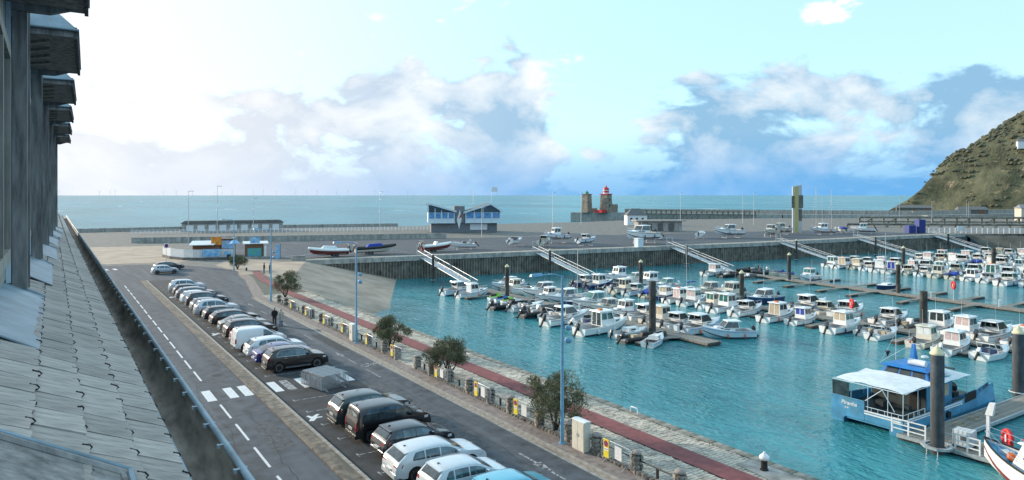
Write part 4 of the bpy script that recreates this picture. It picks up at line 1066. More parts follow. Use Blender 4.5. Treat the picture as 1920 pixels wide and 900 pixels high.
hoop('white ladder hoop on the quay coping', (28.6,30.1,.12))
# no-parking road sign at the junction
R = thing('road_sign', 'round no-parking sign on a thin pole at the gravel yard', 'sign', (17.6,142.4,.0), .4)
MB().tube([(0,0,0),(0,0,4.0)], .04, 6).build('pole', 'iron_galv', R); MB().box(-.45,.45,-.06,-.03,3.2,4.1).build('board', 'white', R)
MB().lathe([(.36,-.012),(.36,0)], 20, (0,-.062,3.65), axis='y').build('ring', 'sign_red', R); MB().lathe([(.27,-.012),(.27,0)], 20, (0,-.076,3.65), axis='y').build('disc', 'sign_blue', R)

# ------------------------------------------------------------------ tamarisk shrubs
def shrub(label, loc, w, h, seed):
    r = random.Random(seed); R = thing('tamarisk_shrub', label, 'shrub', loc, 0, 'shrubs along the stone fence')
    t = MB(); tips = []
    for k in range(5):
        a = 2*pi*k/5+r.uniform(-.4,.4); p = Vector((0,0,0)); d = Vector((cos(a)*.45, sin(a)*.45, 1)).normalized(); pts = [p.copy()]
        for s in range(4):
            p = p+d*h*.16; d = (d+Vector((r.uniform(-.35,.35), r.uniform(-.35,.35), .05))).normalized(); pts.append(p.copy())
            if s > 0:
                for q in range(2):
                    e = (d+Vector((r.uniform(-1,1), r.uniform(-1,1), r.uniform(-.2,.6)))).normalized(); tips.append(p+e*h*.22); t.tube([p, p+e*h*.12, p+e*h*.24], [.025,.016,.006], 4)
        t.tube(pts, [.075,.06,.045,.03,.016], 6); tips.append(p)
    t.build('trunk', 'bark', R, smooth=60)
    c = MB(); n = 0
    blobs = []
    for k in range(30):
        a = r.uniform(0, 2*pi); q = r.random()**.5; z = r.uniform(.40,1.0); s = sqrt(max(.1, 1-((z-.62)/.46)**2))
        f = r.uniform(.85,1.25); blobs.append((Vector((cos(a)*q*w*.42*s*f, sin(a)*q*w*.42*s*f, h*z*.92*r.uniform(.9,1.1))), w*r.uniform(.07,.20)))
    for bp, br in blobs:
        for k in range(330):
            u = Vector((r.gauss(0,1), r.gauss(0,1), r.gauss(0,1))).normalized()*br*(r.random()**.45)*1.1
            p = bp+Vector((u.x, u.y, u.z*.85)); 
            d = (u.normalized()*.8+Vector((r.uniform(-.6,.6), r.uniform(-.6,.6), r.uniform(.0,.9)))).normalized(); l = r.uniform(.08,.20); s = d.cross(Vector((r.uniform(-1,1),r.uniform(-1,1),r.uniform(-1,1)))).normalized()*r.uniform(.014,.032)
            c.add([p-s, p+s, p+d*l], [(0,1,2)])
    c.build('crown', 'leaf_tam', R, fixn=False)
shrub('large tamarisk shrub beside the nearest lamp post', (23.0,30.3,.12), 3.5, 3.1, 1)
shrub('tamarisk shrub, second along the stone fence', (23.25,43.0,.12), 3.1, 3.0, 2)
shrub('tamarisk shrub, third along the stone fence', (23.3,53.4,.12), 3.0, 2.7, 3)
shrub('tamarisk shrub beside the third lamp post', (24.3,88.0,.12), 3.2, 3.2, 4)
shrub('small dark shrub beside the lamp near the kiosk', (27.0,127.6,.0), 3.2, 2.4, 5)

# ------------------------------------------------------------------ people
def person(label, loc, rz, top, legs, hair, coat_len, h=1.72):
    R = thing('person', label, 'person', loc, rz)
    s = h/1.72
    V = [((0,0,.94),.13),((0,0,1.12),.125),((0,0,1.34),.15),((0,0,1.46),.065),((0,0.01,1.54),.06),((0,.02,1.63),.085),((0,.015,1.68),.07)]
    E = [(0,1),(1,2),(2,3),(3,4),(4,5),(5,6)]
    for sg in (-1,1):
        b = len(V); V += [((sg*.10,0,.86),.095),((sg*.105,.02,.50),.062),((sg*.11,-.01,.09),.045),((sg*.115,.13,.04),.038)]; E += [(0,b),(b,b+1),(b+1,b+2),(b+2,b+3)]
        b = len(V); V += [((sg*.19,0,1.38),.062),((sg*.235,-.02,1.12),.048),((sg*.21,.10,.90),.035),((sg*.20,.15,.82),.030)]; E += [(2,b),(b,b+1),(b+1,b+2),(b+2,b+3)]
    me = bpy.data.meshes.new('body'); me.from_pydata([tuple(c*s for c in v[0]) for v in V], E, []); me.materials.append(MAT['skin'])
    o = link('body', me, R)
    m = o.modifiers.new('skin', 'SKIN')
    for i, sv in enumerate(me.skin_vertices[0].data): sv.radius = (V[i][1]*s,)*2; sv.use_root = (i == 0)
    o.modifiers.new('sub', 'SUBSURF').levels = 1; o.modifiers['sub'].render_levels = 2
    def loft(rings, n=12):
        b = MB(); rows = []
        for (x,y,z,rx,ry) in rings: rows.append([((x+rx*cos(2*pi*k/n))*s, (y+ry*sin(2*pi*k/n))*s, z*s) for k in range(n+1)])
        b.grid(rows); return b
    c = loft([(0,0,.93-coat_len,.20+.05*coat_len,.155),(0,0,1.05,.185,.145),(0,0,1.30,.215,.155),(0,0,1.41,.19,.13),(0,.0,1.49,.075,.075)])
    for sg in (-1,1):
        pts = [(sg*.17,0,1.40),(sg*.235,-.01,1.24),(sg*.25,-.02,1.10),(sg*.215,.09,.91)]
        c.tube([tuple(v*s for v in p) for p in pts], [.085*s,.078*s,.066*s,.055*s], 9)
    c.build('coat', top, R, smooth=60)
    for sg in (-1,1):
        t = MB().tube([tuple(v*s for v in p) for p in ((sg*.10,0,.95),(sg*.105,.01,.70),(sg*.108,.02,.48),(sg*.11,0,.09))], [.115*s,.10*s,.082*s,.065*s], 9).build('trousers', legs, R, smooth=60)
        MB().hexa([((sg*.11-.045)*s,-.07*s,0),((sg*.11+.045)*s,-.07*s,0),((sg*.115+.045)*s,.18*s,0),((sg*.115-.045)*s,.18*s,0),((sg*.11-.04)*s,-.06*s,.09*s),((sg*.11+.04)*s,-.06*s,.09*s),((sg*.115+.035)*s,.17*s,.05*s),((sg*.115-.035)*s,.17*s,.05*s)]).build('shoe', 'cloth_black', R)
    MB().lathe([(.02*s,.125*s),(.075*s,.105*s),(.103*s,.05*s),(.106*s,.0),(.095*s,-.05*s)], 12, (0,-.012*s,1.635*s)).build('hair', hair, R, smooth=60)
person('person in black coat standing on the quay road beside a companion in beige', (18.5,70.8,.004), 2.6, 'cloth_black', 'cloth_grey', 'hair_grey', .12, 1.78)
person('person in long beige coat and blue trousers on the quay road', (18.95,70.1,.004), -2.8, 'cloth_beige', 'cloth_jeans', 'hair_grey', .38, 1.70)
person('left of two dark-clad people walking on the slipway plaza', (29.3,118.6,.03), 1.2, 'cloth_black', 'cloth_grey', 'cloth_black', .1)
person('right of two dark-clad people walking on the slipway plaza', (30.1,118.0,.03), 1.0, 'cloth_black', 'cloth_black', 'cloth_grey', .1, 1.66)
# ------------------------------------------------------------------ boats
def hull_sections(L, B, fb, bowrise, n=13, deadrise=.32, flare=.10, rake=.35, transom=.92):
    """stations from the transom (x=0) to the bow; each (x, keel z, chine y,z, sheer y,z)"""
    S = []
    for i in range(n):
        t = i/(n-1); x = L*t
        full = transom+(1-transom)*min(1, t/.35) if t < .35 else max(0.0, 1-((t-.35)/.65)**2.3)
        ys = B/2*full; zs = fb+bowrise*t**2.2; yc = ys*(.90-flare*t); zc = .02+.10*deadrise+(zs*.62)*max(0, (t-.45)/.55)**2.0
        zk = -.32*(1-max(0,(t-.6)/.4)**2)+ (zs*.35)*max(0,(t-.72)/.28)**2
        S.append((x-rake*0*(1-t), zk, yc, zc, ys, zs, t))
    return S
def hull_mesh(S, rub=True, mats=('gelcoat','boot_dark')):
    b = MB()
    for sg in (1,-1):
        rows = []
        for (x,zk,yc,zc,ys,zs,t) in S:
            rows.append([(x,0,zk),(x,sg*yc*.55,zk*.5+zc*.5),(x,sg*yc,zc),(x,sg*(yc+ys)*.5*1.01,(zc+zs)*.5),(x,sg*ys,zs-.06),(x+.0,sg*(ys+.012),zs)])
        b.grid(rows, flip=sg < 0)
    x,zk,yc,zc,ys,zs,t = S[0]
    b.poly([(x,-ys,zs),(x,-yc,zc),(x,0,zk),(x,yc,zc),(x,ys,zs)])
    return b
def deck_mesh(S, a, c, camber=.06, dz=.0):
    """closed deck between station fractions a..c"""
    b = MB(); rows = []
    for (x,zk,yc,zc,ys,zs,t) in S:
        if a-1e-6 <= t <= c+1e-6: rows.append([(x, ys*u, zs+dz+camber*(1-u*u)) for u in (-1,-.6,0,.6,1)])
    return b.grid(rows)
def cockpit_mesh(S, a, c, depth, m=.16):
    b = MB(); st = [s for s in S if a-1e-6 <= s[6] <= c+1e-6]
    inn = [(x, max(.05, ys-m), zs) for (x,_,_,_,ys,zs,t) in st]
    for sg in (1,-1):
        b.grid([[(x, sg*(y+m), z+.004) for x,y,z in inn],[(x, sg*y, z+.004) for x,y,z in inn],[(x, sg*y*.96, max(.12, z-depth)) for x,y,z in inn]])
    b.grid([[(x, y*.96, max(.12, z-depth)) for x,y,z in inn],[(x,-y*.96, max(.12, z-depth)) for x,y,z in inn]])
    x,y,z = inn[-1]; b.poly([(x,-y,z),(x,y,z),(x,y*.96,max(.12,z-depth)),(x,-y*.96,max(.12,z-depth))])
    x,y,z = inn[0]; b.add([(x,-y-m,z+.004),(x,y+m,z+.004),(x+m,y,z+.004),(x+m,-y,z+.004),(x+m,y*.96,max(.12,z-depth)),(x+m,-y*.96,max(.12,z-depth))],[(0,1,2,3),(3,2,4,5)])
    return b
def trunk(x0, x1, y0, y1, z0, z1, rake_f, rake_b, tum=.12):
    """cabin block: x0 aft, x1 fore; returns corner lists for walls"""
    lo = [(x0,-y0),(x1,-y1),(x1,y1),(x0,y0)]; hi = [(x0+rake_b,-y0*(1-tum)),(x1-rake_f,-y1*(1-tum)),(x1-rake_f,y1*(1-tum)),(x0+rake_b,y0*(1-tum))]
    return [(a,c,z0) for a,c in lo], [(a,c,z1) for a,c in hi]
def wall_pane(lo, hi, i, j, u0, u1, v0, v1, off):
    a, b_, c, d = Vector(lo[i]), Vector(lo[j]), Vector(hi[j]), Vector(hi[i])
    def P(u, v): return (a*(1-u)+b_*u)*(1-v)+(d*(1-u)+c*u)*v
    n = (b_-a).cross(d-a).normalized(); ce = (Vector(lo[0])+Vector(lo[2]))*.5
    if n.dot((a+b_)*.5-ce) < 0: n = -n
    q = [P(u0,v0),P(u1,v0),P(u1,v1),P(u0,v1)]
    return MB().hexa([p+n*.002 for p in q]+[p+n*(.002+off) for p in q])
def outboard(R, x, z, cowl='cowl_dark', s=1.0, tilt=0.5, y=0):
    o = MB().hexa([(-.42*s,-.17*s,.12),(-.02*s,-.14*s,.12),(-.02*s,.14*s,.12),(-.42*s,.17*s,.12),(-.38*s,-.13*s,.60*s),(-.06*s,-.12*s,.52*s),(-.06*s,.12*s,.52*s),(-.38*s,.13*s,.60*s)]).build('outboard', cowl, R)
    o.location = (x, y, z); o.rotation_euler = (0, tilt, 0)
    bv = o.modifiers.new('b', 'BEVEL'); bv.width = .05*s; bv.segments = 2
    MB().box(-.30*s,-.12*s,-.06*s,.06*s,-.70*s,.12).box(-.46*s,-.08*s,-.02,.02,-.78*s,-.70*s).box(-.09,.03,-.10,.10,-.12,.12).build('leg', 'rib_black', o)
    return o
def rail(R, pts, r=.018, m='chrome', posts=None):
    b = MB().tube(pts, r, 5)
    for p in (posts or []): b.tube([p[0], p[1]], r*.9, 4)
    return b.build('rail', m, R)
def bow_rail(R, S, a, h, m='chrome'):
    st = [s for s in S if s[6] >= a]; up = [(s[0]-.05, s[4]*.94, s[5]+h) for s in st]; lo = [(s[0]-.05, s[4]*.94, s[5]) for s in st]
    pts = up + [(p[0],-p[1],p[2]) for p in up[::-1]]
    b = MB().tube(pts, .016, 5)
    for i, (u, l) in enumerate(zip(up, lo)):
        if i % 2 == 0:
            for sg in (1,-1): b.tube([(l[0],sg*l[1],l[2]),(u[0],sg*u[1],u[2])], .013, 4)
    return b.build('rail', m, R)
def fenders(R, S, col='hull_navy'):
    for t, sg in ((.25,1),(.55,1),(.25,-1),(.55,-1)):
        s = min(S, key=lambda q: abs(q[6]-t))
        o = MB().lathe([(.02,-.28),(.085,-.22),(.09,.0),(.085,.2),(.02,.26)], 7, (s[0], sg*(s[4]+.09), .38)).build('fender', col, R, smooth=50)
def boot(S, m, R):
    b = MB()
    for sg in (1,-1): b.grid([[(s[0], sg*(s[2]+.010), s[3]-.02),(s[0], sg*(s[2]*.86+s[4]*.14+.013), s[3]*.86+s[5]*.14)] for s in S])
    return b.build('boot_stripe', m, R)
PROTO = {}
def boat_proto(kind, var=0):
    key = (kind, var)
    if key in PROTO: return PROTO[key], False
    r = random.Random(hash(key) % 999 if False else (sum(map(ord, kind))*7+var*13))
    R = thing(BNAME[kind], 'x', 'boat'); gl = ['glass_boat','glass_teal','glass_boat','glass_boat'][var % 4]; G_ = 'gelcoat' if var != 2 else 'gelcoat_cream'
    cow = ['cowl_dark','rib_black','cowl_dark','gelcoat'][var % 4]
    if kind == 'fisher':        # pilot-house fishing boat
        L = [6.2,6.8,6.0,7.2][var % 4]; B = 2.45; S = hull_sections(L, B, .78, .55)
        hull_mesh(S).build('hull', G_, R, smooth=40); boot(S, ['boot_dark','hull_navy','boot_red','work_blue_roof'][var % 4], R)
        MB().tube([(s[0], s[4]+.01, s[5]-.10) for s in S]+[(s[0],-s[4]-.01,s[5]-.10) for s in S[::-1]], .028, 5).build('rubbing_strake', ['hull_navy','rib_black','boot_red','hull_navy'][var % 4], R)
        deck_mesh(S, .57, 1).build('foredeck', G_, R, smooth=40); cockpit_mesh(S, 0, .42, .50).build('cockpit', 'deck_grey', R); deck_mesh(S, .40, .60).build('side_deck', G_, R)
        x0, x1 = L*.36, L*.66; z0 = .78; z1 = 2.30
        lo, hi = trunk(x0, x1, .86, .80, z0, z1, .42, .04, .10)
        MB().hexa(lo+hi).build('wheelhouse', G_, R)
        for i, j, u in ((1,2,(.05,.48)),(1,2,(.52,.95))): wall_pane(lo,hi,i,j,u[0],u[1],.50,.92,.012).build('windscreen', gl, R)
        for i, j in ((0,1),(2,3)):
            for u in ((.06,.46),(.52,.93)): wall_pane(lo,hi,i,j,u[0],u[1],.46,.90,.012).build('side_window', gl, R)
        for u in ((.08,.46),(.54,.92)): wall_pane(lo,hi,3,0,u[0],u[1],.38 if var != 1 else .06,.92,.012).build('rear_window', gl if var != 3 else 'pink_cover', R)
        MB().hexa([(hi[0][0]-.30,-.88,z1+.003),(hi[1][0]+.22,-.80,z1+.003),(hi[1][0]+.22,.80,z1+.003),(hi[0][0]-.30,.88,z1+.003),(hi[0][0]-.26,-.82,z1+.10),(hi[1][0]+.12,-.74,z1+.09),(hi[1][0]+.12,.74,z1+.09),(hi[0][0]-.26,.82,z1+.10)]).build('roof', G_, R)
        lo2, hi2 = trunk(x1-.05, L*.86, .74, .36, z0+.1, 1.32, .30, .0, .15); MB().hexa(lo2+hi2).build('cuddy', G_, R)
        for i, j in ((0,1),(2,3)): wall_pane(lo2,hi2,i,j,.2,.7,.35,.8,.012).build('porthole', gl, R)
        bow_rail(R, S, .55, .48); outboard(R, 0.0, .62, cow, 1.15); fenders(R, S, ['hull_navy','white','hull_navy','orange'][var % 4])
        MB().tube([(x0+.5,.3,z1+.1),(x0+.45,.3,z1+1.9)], .012, 4).build('aerial', 'white', R)
        if var in (0, 3): MB().lathe([(.20,0),(.22,.06),(.14,.12)], 10, (x0+.8,-.3,z1+.10)).build('radar', 'white', R)
        if var == 1: MB().hexa([(x0+.3,-.2,z1+.1),(x0+.8,-.2,z1+.1),(x0+.8,.2,z1+.1),(x0+.3,.2,z1+.1),(x0+.35,-.15,z1+.24),(x0+.75,-.15,z1+.24),(x0+.75,.15,z1+.24),(x0+.35,.15,z1+.24)]).build('liferaft', 'orange', R)
    elif kind == 'cruiser':     # sleeker hard-top with raked screen
        L = [6.6,7.4,6.2,7.0][var % 4]; B = 2.55; S = hull_sections(L, B, .86, .50)
        hull_mesh(S).build('hull', G_, R, smooth=40); boot(S, ['hull_navy','boot_dark','boot_red','boot_dark'][var % 4], R); deck_mesh(S, .50, 1, .12).build('foredeck', G_, R, smooth=40); cockpit_mesh(S, 0, .5, .46).build('cockpit', 'deck_grey', R)
        MB().tube([(s[0], s[4]+.01, s[5]-.14) for s in S]+[(s[0],-s[4]-.01,s[5]-.14) for s in S[::-1]], .02, 5).build('rubbing_strake', 'rib_black', R)
        lo0, hi0 = trunk(L*.42, L*.84, .98, .45, .86, 1.38, .65, .0, .14); MB().hexa(lo0+hi0).build('coachroof', G_, R)
        for i, j in ((0,1),(2,3)): wall_pane(lo0,hi0,i,j,.25,.75,.35,.75,.012).build('porthole', gl, R)
        lo, hi = trunk(L*.34, L*.64, .94, .80, 1.30, 2.02, .62, .10, .18)
        MB().hexa([(p[0],p[1],1.2) for p in lo]+[(p[0],p[1],1.30) for p in lo]).build('coaming', G_, R)
        for i, j, us in ((1,2,((.03,.33),(.35,.65),(.67,.97))),(0,1,((.03,.48),(.52,.97))),(2,3,((.03,.48),(.52,.97)))):
            for u in us: wall_pane(lo,hi,i,j,u[0],u[1],.02,.97,.02).build('window_pane', gl, R)
        for q in range(4): MB().tube([lo[q], hi[q]], .035, 5).build('pillar', G_, R)
        MB().hexa([(hi[0][0]-.45,-.84,2.02),(hi[1][0]+.12,-.70,2.02),(hi[1][0]+.12,.70,2.02),(hi[0][0]-.45,.84,2.02),(hi[0][0]-.40,-.76,2.13),(hi[1][0]+.02,-.62,2.12),(hi[1][0]+.02,.62,2.12),(hi[0][0]-.40,.76,2.13)]).build('hardtop', G_, R)
        MB().box(L*.05,L*.12,-.8,.8,.5,.95).build('bench', 'deck_grey', R); bow_rail(R, S, .55, .46); outboard(R, 0, .66, cow, 1.2); fenders(R, S, 'white')
        MB().tube([(L*.42,-.4,2.1),(L*.40,-.4,3.6)], .012, 4).build('aerial', 'white', R)
    elif kind == 'speedboat':   # open, wrap-round screen, arch
        L = [5.2,5.8,5.4][var % 3]; B = 2.2; S = hull_sections(L, B, .66, .38)
        hull_mesh(S).build('hull', G_, R, smooth=40); deck_mesh(S, .5, 1, .10).build('foredeck', G_, R, smooth=40); cockpit_mesh(S, 0, .5, .42).build('cockpit', 'deck_grey', R)
        MB().tube([(s[0], s[4]+.01, s[5]-.08) for s in S]+[(s[0],-s[4]-.01,s[5]-.08) for s in S[::-1]], .022, 5).build('rubbing_strake', 'rib_black', R)
        lo, hi = trunk(L*.40, L*.60, .95, .62, .86, 1.24, .30, .12, .12)
        for i, j, us in ((1,2,((.02,.48),(.52,.98))),(0,1,((.05,.95),)),(2,3,((.05,.95),))):
            for u in us: wall_pane(lo,hi,i,j,u[0],u[1],.0,.98,.012).build('screen_pane', gl, R)
        MB().tube([hi[0],hi[1],hi[2],hi[3]], .018, 5).build('screen_rail', 'chrome', R)
        for sg in (1,-1): MB().box(L*.30,L*.38,sg*.45-.22,sg*.45+.22,.36,.98).build('seat', ['deck_grey','hull_navy','canvas_tan'][var % 3], R)
        MB().box(.25,.6,-.75,.75,.36,.74).build('bench', ['white','canvas_white','hull_navy'][var % 3], R)
        if var == 1: MB().tube([(L*.32,-.95,.78),(L*.22,-.85,1.55),(L*.22,.85,1.55),(L*.32,.95,.78)], .045, 6).build('arch', 'white', R)
        if var == 2: MB().hexa([(.15,-.9,.80),(L*.42,-.9,.86),(L*.42,.9,.86),(.15,.9,.80),(.3,-.6,1.0),(L*.4,-.7,1.3),(L*.4,.7,1.3),(.3,.6,1.0)]).build('cover', 'canvas_blue', R)
        bow_rail(R, S, .62, .36); outboard(R, 0, .52, cow, 1.1, .75)
    elif kind == 'launch':      # small day boat with a cuddy
        L = [4.7,5.0][var % 2]; B = 1.9; S = hull_sections(L, B, .58, .34)
        hull_mesh(S).build('hull', G_, R, smooth=40); deck_mesh(S, .5, 1, .08).build('foredeck', G_, R, smooth=40); cockpit_mesh(S, 0, .5, .36).build('cockpit', 'deck_grey', R)
        MB().tube([(s[0], s[4]+.012, s[5]-.07) for s in S]+[(s[0],-s[4]-.012,s[5]-.07) for s in S[::-1]], .026, 5).build('rubbing_strake', 'wood_hut', R)
        lo, hi = trunk(L*.36, L*.74, .66, .40, .60, 1.05, .25, .05, .15); MB().hexa(lo+hi).build('cuddy', G_, R)
        for i, j in ((0,1),(2,3)): wall_pane(lo,hi,i,j,.25,.65,.35,.75,.01).build('porthole', 'wood_hut', R)
        outboard(R, 0, .46, 'rib_black', .85, .2); bow_rail(R, S, .72, .28)
    elif kind == 'rib':         # inflatable
        L = [5.0,6.4,4.4][var % 3]; B = 2.1; tb = .24; m = ['rib_grey','rib_black','rib_grey'][var % 3]
        path = [(0,B/2-tb,.48)]+[(L*t, (B/2-tb)*max(.0, 1-max(0,(t-.55)/.45)**2.2), .48+.22*t**2) for t in (.15,.3,.45,.6,.72,.82,.90,.96,.995)]
        pts = path+[(p[0],-p[1],p[2]) for p in path[::-1]]
        MB().tube(pts, tb, 10).build('tube', m, R, smooth=60)
        S = hull_sections(L*.97, B*.72, .34, .3); hull_mesh(S).build('hull', 'rib_grey' if var else 'gelcoat', R, smooth=40)
        MB().box(.05, L*.72, -B*.33, B*.33, .30, .36).build('floor', 'deck_grey', R)
        MB().hexa([(L*.40,-.32,.36),(L*.54,-.32,.36),(L*.54,.32,.36),(L*.40,.32,.36),(L*.44,-.28,1.05),(L*.52,-.28,1.12),(L*.52,.28,1.12),(L*.44,.28,1.05)]).build('console', ['gelcoat','rib_black','rib_black'][var % 3], R)
        MB().box(L*.22,L*.36,-.26,.26,.36,.86).build('seat', 'rib_black', R)
        MB().tube([(L*.08,-.7,.6),(L*.05,-.62,1.5),(L*.05,.62,1.5),(L*.08,.7,.6)], .03, 6).build('arch', 'chrome', R)
        outboard(R, .0, .56, cow, 1.15, .7)
    elif kind == 'jetski':
        L = 2.7; S = hull_sections(L, 1.05, .42, .22); c = ['lime','work_blue_roof','white'][var % 3]
        hull_mesh(S).build('hull', 'white', R, smooth=40); deck_mesh(S, 0, 1, .14).build('deck', c, R, smooth=40)
        MB().hexa([(.3,-.22,.5),(1.5,-.2,.5),(1.5,.2,.5),(.3,.22,.5),(.35,-.14,.82),(1.4,-.16,.86),(1.4,.16,.86),(.35,.14,.82)]).build('seat', 'rib_black', R)
        MB().hexa([(1.4,-.3,.5),(2.3,-.2,.6),(2.3,.2,.6),(1.4,.3,.5),(1.45,-.18,1.0),(1.8,-.12,.98),(1.8,.12,.98),(1.45,.18,1.0)]).build('cowl', c, R); MB().tube([(1.5,-.38,1.02),(1.55,0,1.0),(1.5,.38,1.02)], .025, 5).build('handlebar', 'rib_black', R)
    elif kind == 'sail':
        L = 7.2; B = 2.4; S = hull_sections(L, B, .70, .30, transom=.78); hull_mesh(S).build('hull', 'gelcoat', R, smooth=40); deck_mesh(S, .34, 1, .06).build('deck', 'gelcoat', R, smooth=40); cockpit_mesh(S, 0, .36, .35, .3).build('cockpit', 'deck_grey', R)
        lo, hi = trunk(L*.33, L*.66, .68, .5, .72, 1.05, .4, .05, .15); MB().hexa(lo+hi).build('coachroof', 'gelcoat', R)
        for i, j in ((0,1),(2,3)): wall_pane(lo,hi,i,j,.2,.8,.3,.75,.01).build('porthole', 'glass_boat', R)
        MB().tube([(L*.56,0,.9),(L*.56,0,9.4)], .05, 6).build('mast', 'aluminium', R); MB().tube([(L*.55,0,1.7),(L*.12,0,1.75)], .045, 6).build('boom', 'aluminium', R)
        MB().tube([(L*.55,0,1.86),(L*.3,0,1.92),(L*.13,0,1.85)], [.12,.13,.06], 7).build('furled_sail', ['canvas_white','canvas_blue'][var % 2], R, smooth=60)
        w = MB()
        for p in ((L*.99,0,1.0),(0,0,.75),(L*.54,B*.46,.75),(L*.54,-B*.46,.75)): w.tube([p,(L*.56,0,9.3)], .009, 3, cap=False)
        w.tube([(L*.56,-.55,5.6),(L*.56,.55,5.6)], .018, 4); w.build('rigging', 'iron_galv', R)
    PROTO[key] = R; R['_tree'] = 1
    return R, True
BNAME = dict(fisher='fishing_boat', cruiser='cabin_cruiser', speedboat='speedboat', launch='motor_launch', rib='inflatable_boat', jetski='jet_ski', sail='sailing_boat')
BDESC = dict(fisher=['white pilot-house boat','white pilot-house boat with orange raft','cream pilot-house boat','white pilot-house boat with pink curtain'], cruiser=['white cabin cruiser','white cabin cruiser with teal glass','cream cabin cruiser','white hard-top cruiser'],
             speedboat=['white open speedboat','white speedboat with arch','white speedboat under blue cover'], launch=['small white cuddy boat','white motor launch'], rib=['grey inflatable boat','black inflatable boat','small grey inflatable'],
             jetski=['lime green jet ski','blue jet ski','white jet ski'], sail=['white sailing boat','white sailing boat with blue sail cover'])
TREES = {}
BR = random.Random(77)
def repaint(R, label):
    '''each boat its own paint, curtains and engine colour'''
    h = BR.random(); hullm = None
    if h > .94: hullm, nm = 'hull_navy', 'navy-hulled'
    elif h > .89: hullm, nm = 'frame_pale', 'pale blue'
    strake = BR.choice(['hull_navy','rib_black','boot_red','work_blue_roof','gelcoat','rib_grey']); boot_ = BR.choice(['boot_dark','hull_navy','boot_red','work_blue_roof','boot_dark'])
    win = BR.choice(['glass_boat','glass_boat','glass_teal','glass_boat','glass_boat']); cur = BR.choice(['glass_boat','glass_boat','canvas_white','canvas_tan','pink_cover','glass_teal','canvas_blue']); cowl = BR.choice(['cowl_dark','rib_black','gelcoat','rib_grey','cowl_dark'])
    for c in R.children:
        n = c.name.split('.')[0]; m = None
        if n == 'hull' and hullm and ('white' in label or 'cream' in label): m = hullm
        elif n == 'rubbing_strake': m = strake
        elif n == 'boot_stripe': m = boot_
        elif n in ('windscreen','side_window','window_pane','screen_pane','porthole'): m = win
        elif n == 'rear_window' and 'curtain' not in label: m = cur
        elif n == 'outboard': m = cowl
        elif n == 'fender': m = BR.choice(['hull_navy','white','orange','white'])
        elif n == 'seat': m = BR.choice(['white','hull_navy','canvas_tan','deck_grey'])
        if m: c.material_slots[0].link = 'OBJECT'; c.material_slots[0].material = MAT[m]
    if hullm and ('white' in label or 'cream' in label): label = label.replace('white', nm, 1) if 'white' in label else label.replace('cream', nm, 1)
    return label.replace(' with teal glass', '')
def place_boat(kind, var, x, y, rz, label, group, sc=1.0):
    src, fresh = boat_proto(kind, var)
    if fresh: TREES[(kind,var)] = capture(src); R = src
    else: R = copy_tree(None, None, TREES[(kind,var)])
    R.location = (x, y, WATER+RNG.uniform(-.03,.03)); R.rotation_euler = (RNG.uniform(-.02,.02), RNG.uniform(-.015,.015), rz+RNG.uniform(-.10,.10)); R.scale = (sc, sc, sc)
    label = repaint(R, label) if kind != 'jetski' else label
    tag(R, label, 'jet ski' if kind == 'jetski' else 'boat', group); return R

# ------------------------------------------------------------------ pontoons
def pontoon(name_w, x0, y0, x1, y1, w=2.2, plank=False, near=False):
    R = thing('pontoon', name_w, 'pontoon', (x0, y0, WATER), atan2(y1-y0, x1-x0)); L = math.hypot(x1-x0, y1-y0)
    MB().box(0,L,-w/2+.12,w/2-.12,-.3,.32).build('float', 'pontoon_float', R)
    n = 0; pw = .30 if near else 1.2
    pm = MB().box(0,pw-.02,-w/2,w/2,.325,.40).mesh('plank', 'pontoon_wood'); k = int(L/pw)
    for i in range(k): o = link('plank', pm, R); o.location = (i*pw,0,RNG.uniform(-.004,.004))
    for sg in (1,-1): MB().box(0,L,sg*w/2-.05+sg*.06,sg*w/2+.05+sg*.06,.18,.42).build('edge_beam', 'pontoon_wood' if not near else 'aluminium', R)
    return R
def finger(lab, px, py, dirx, L=6.5, ang=0.0, group='finger pontoons'):
    R = thing('finger_pontoon', lab, 'pontoon', (px, py, WATER), (0 if dirx > 0 else pi)+ang, group)
    if 'mesh' not in FING:
        FING['mesh'] = [('deck', MB().box(0,1,-.42,.42,.30,.40).mesh('deck','pontoon_wood')), ('float', MB().box(.74,.99,-.55,.55,-.25,.296).mesh('float','pontoon_float')), ('brace', MB().add([(0,-.32,.30),(.2,-.32,.30),(0,-1.1,.30),(0,-.32,.37),(.2,-.32,.37),(0,-1.1,.37)],[(0,2,1),(3,4,5),(0,1,4,3),(1,2,5,4),(2,0,3,5)]).add([(0,.32,.30),(.2,.32,.30),(0,1.1,.30),(0,.32,.37),(.2,.32,.37),(0,1.1,.37)],[(0,2,1),(3,4,5),(0,1,4,3),(1,2,5,4),(2,0,3,5)]).mesh('brace','pontoon_wood'))]
    for n, m in FING['mesh']: o = link(n, m, R); o.scale = (L,1,1)
    return R
FING = {}
def pile(label, x, y, top, r=.30, cap=True, m='pile_dark', bottom=-7):
    R = thing('mooring_pile', label, 'pile', (x, y, 0), 0, 'mooring piles')
    MB().tube([(0,0,bottom),(0,0,top)], r, 14).build('shaft', m, R, smooth=50)
    if cap: MB().lathe([(r*1.08,0),(r*1.10,.10),(.03,r*1.5)], 16, (0,0,top-.02)).build('cap', 'pile_cap', R, smooth=40)
    MB().tube([(r*1.5*cos(a*pi/6), r*1.5*sin(a*pi/6), WATER+.36) for a in range(13)], .06, 5).build('collar', 'iron_galv', R)
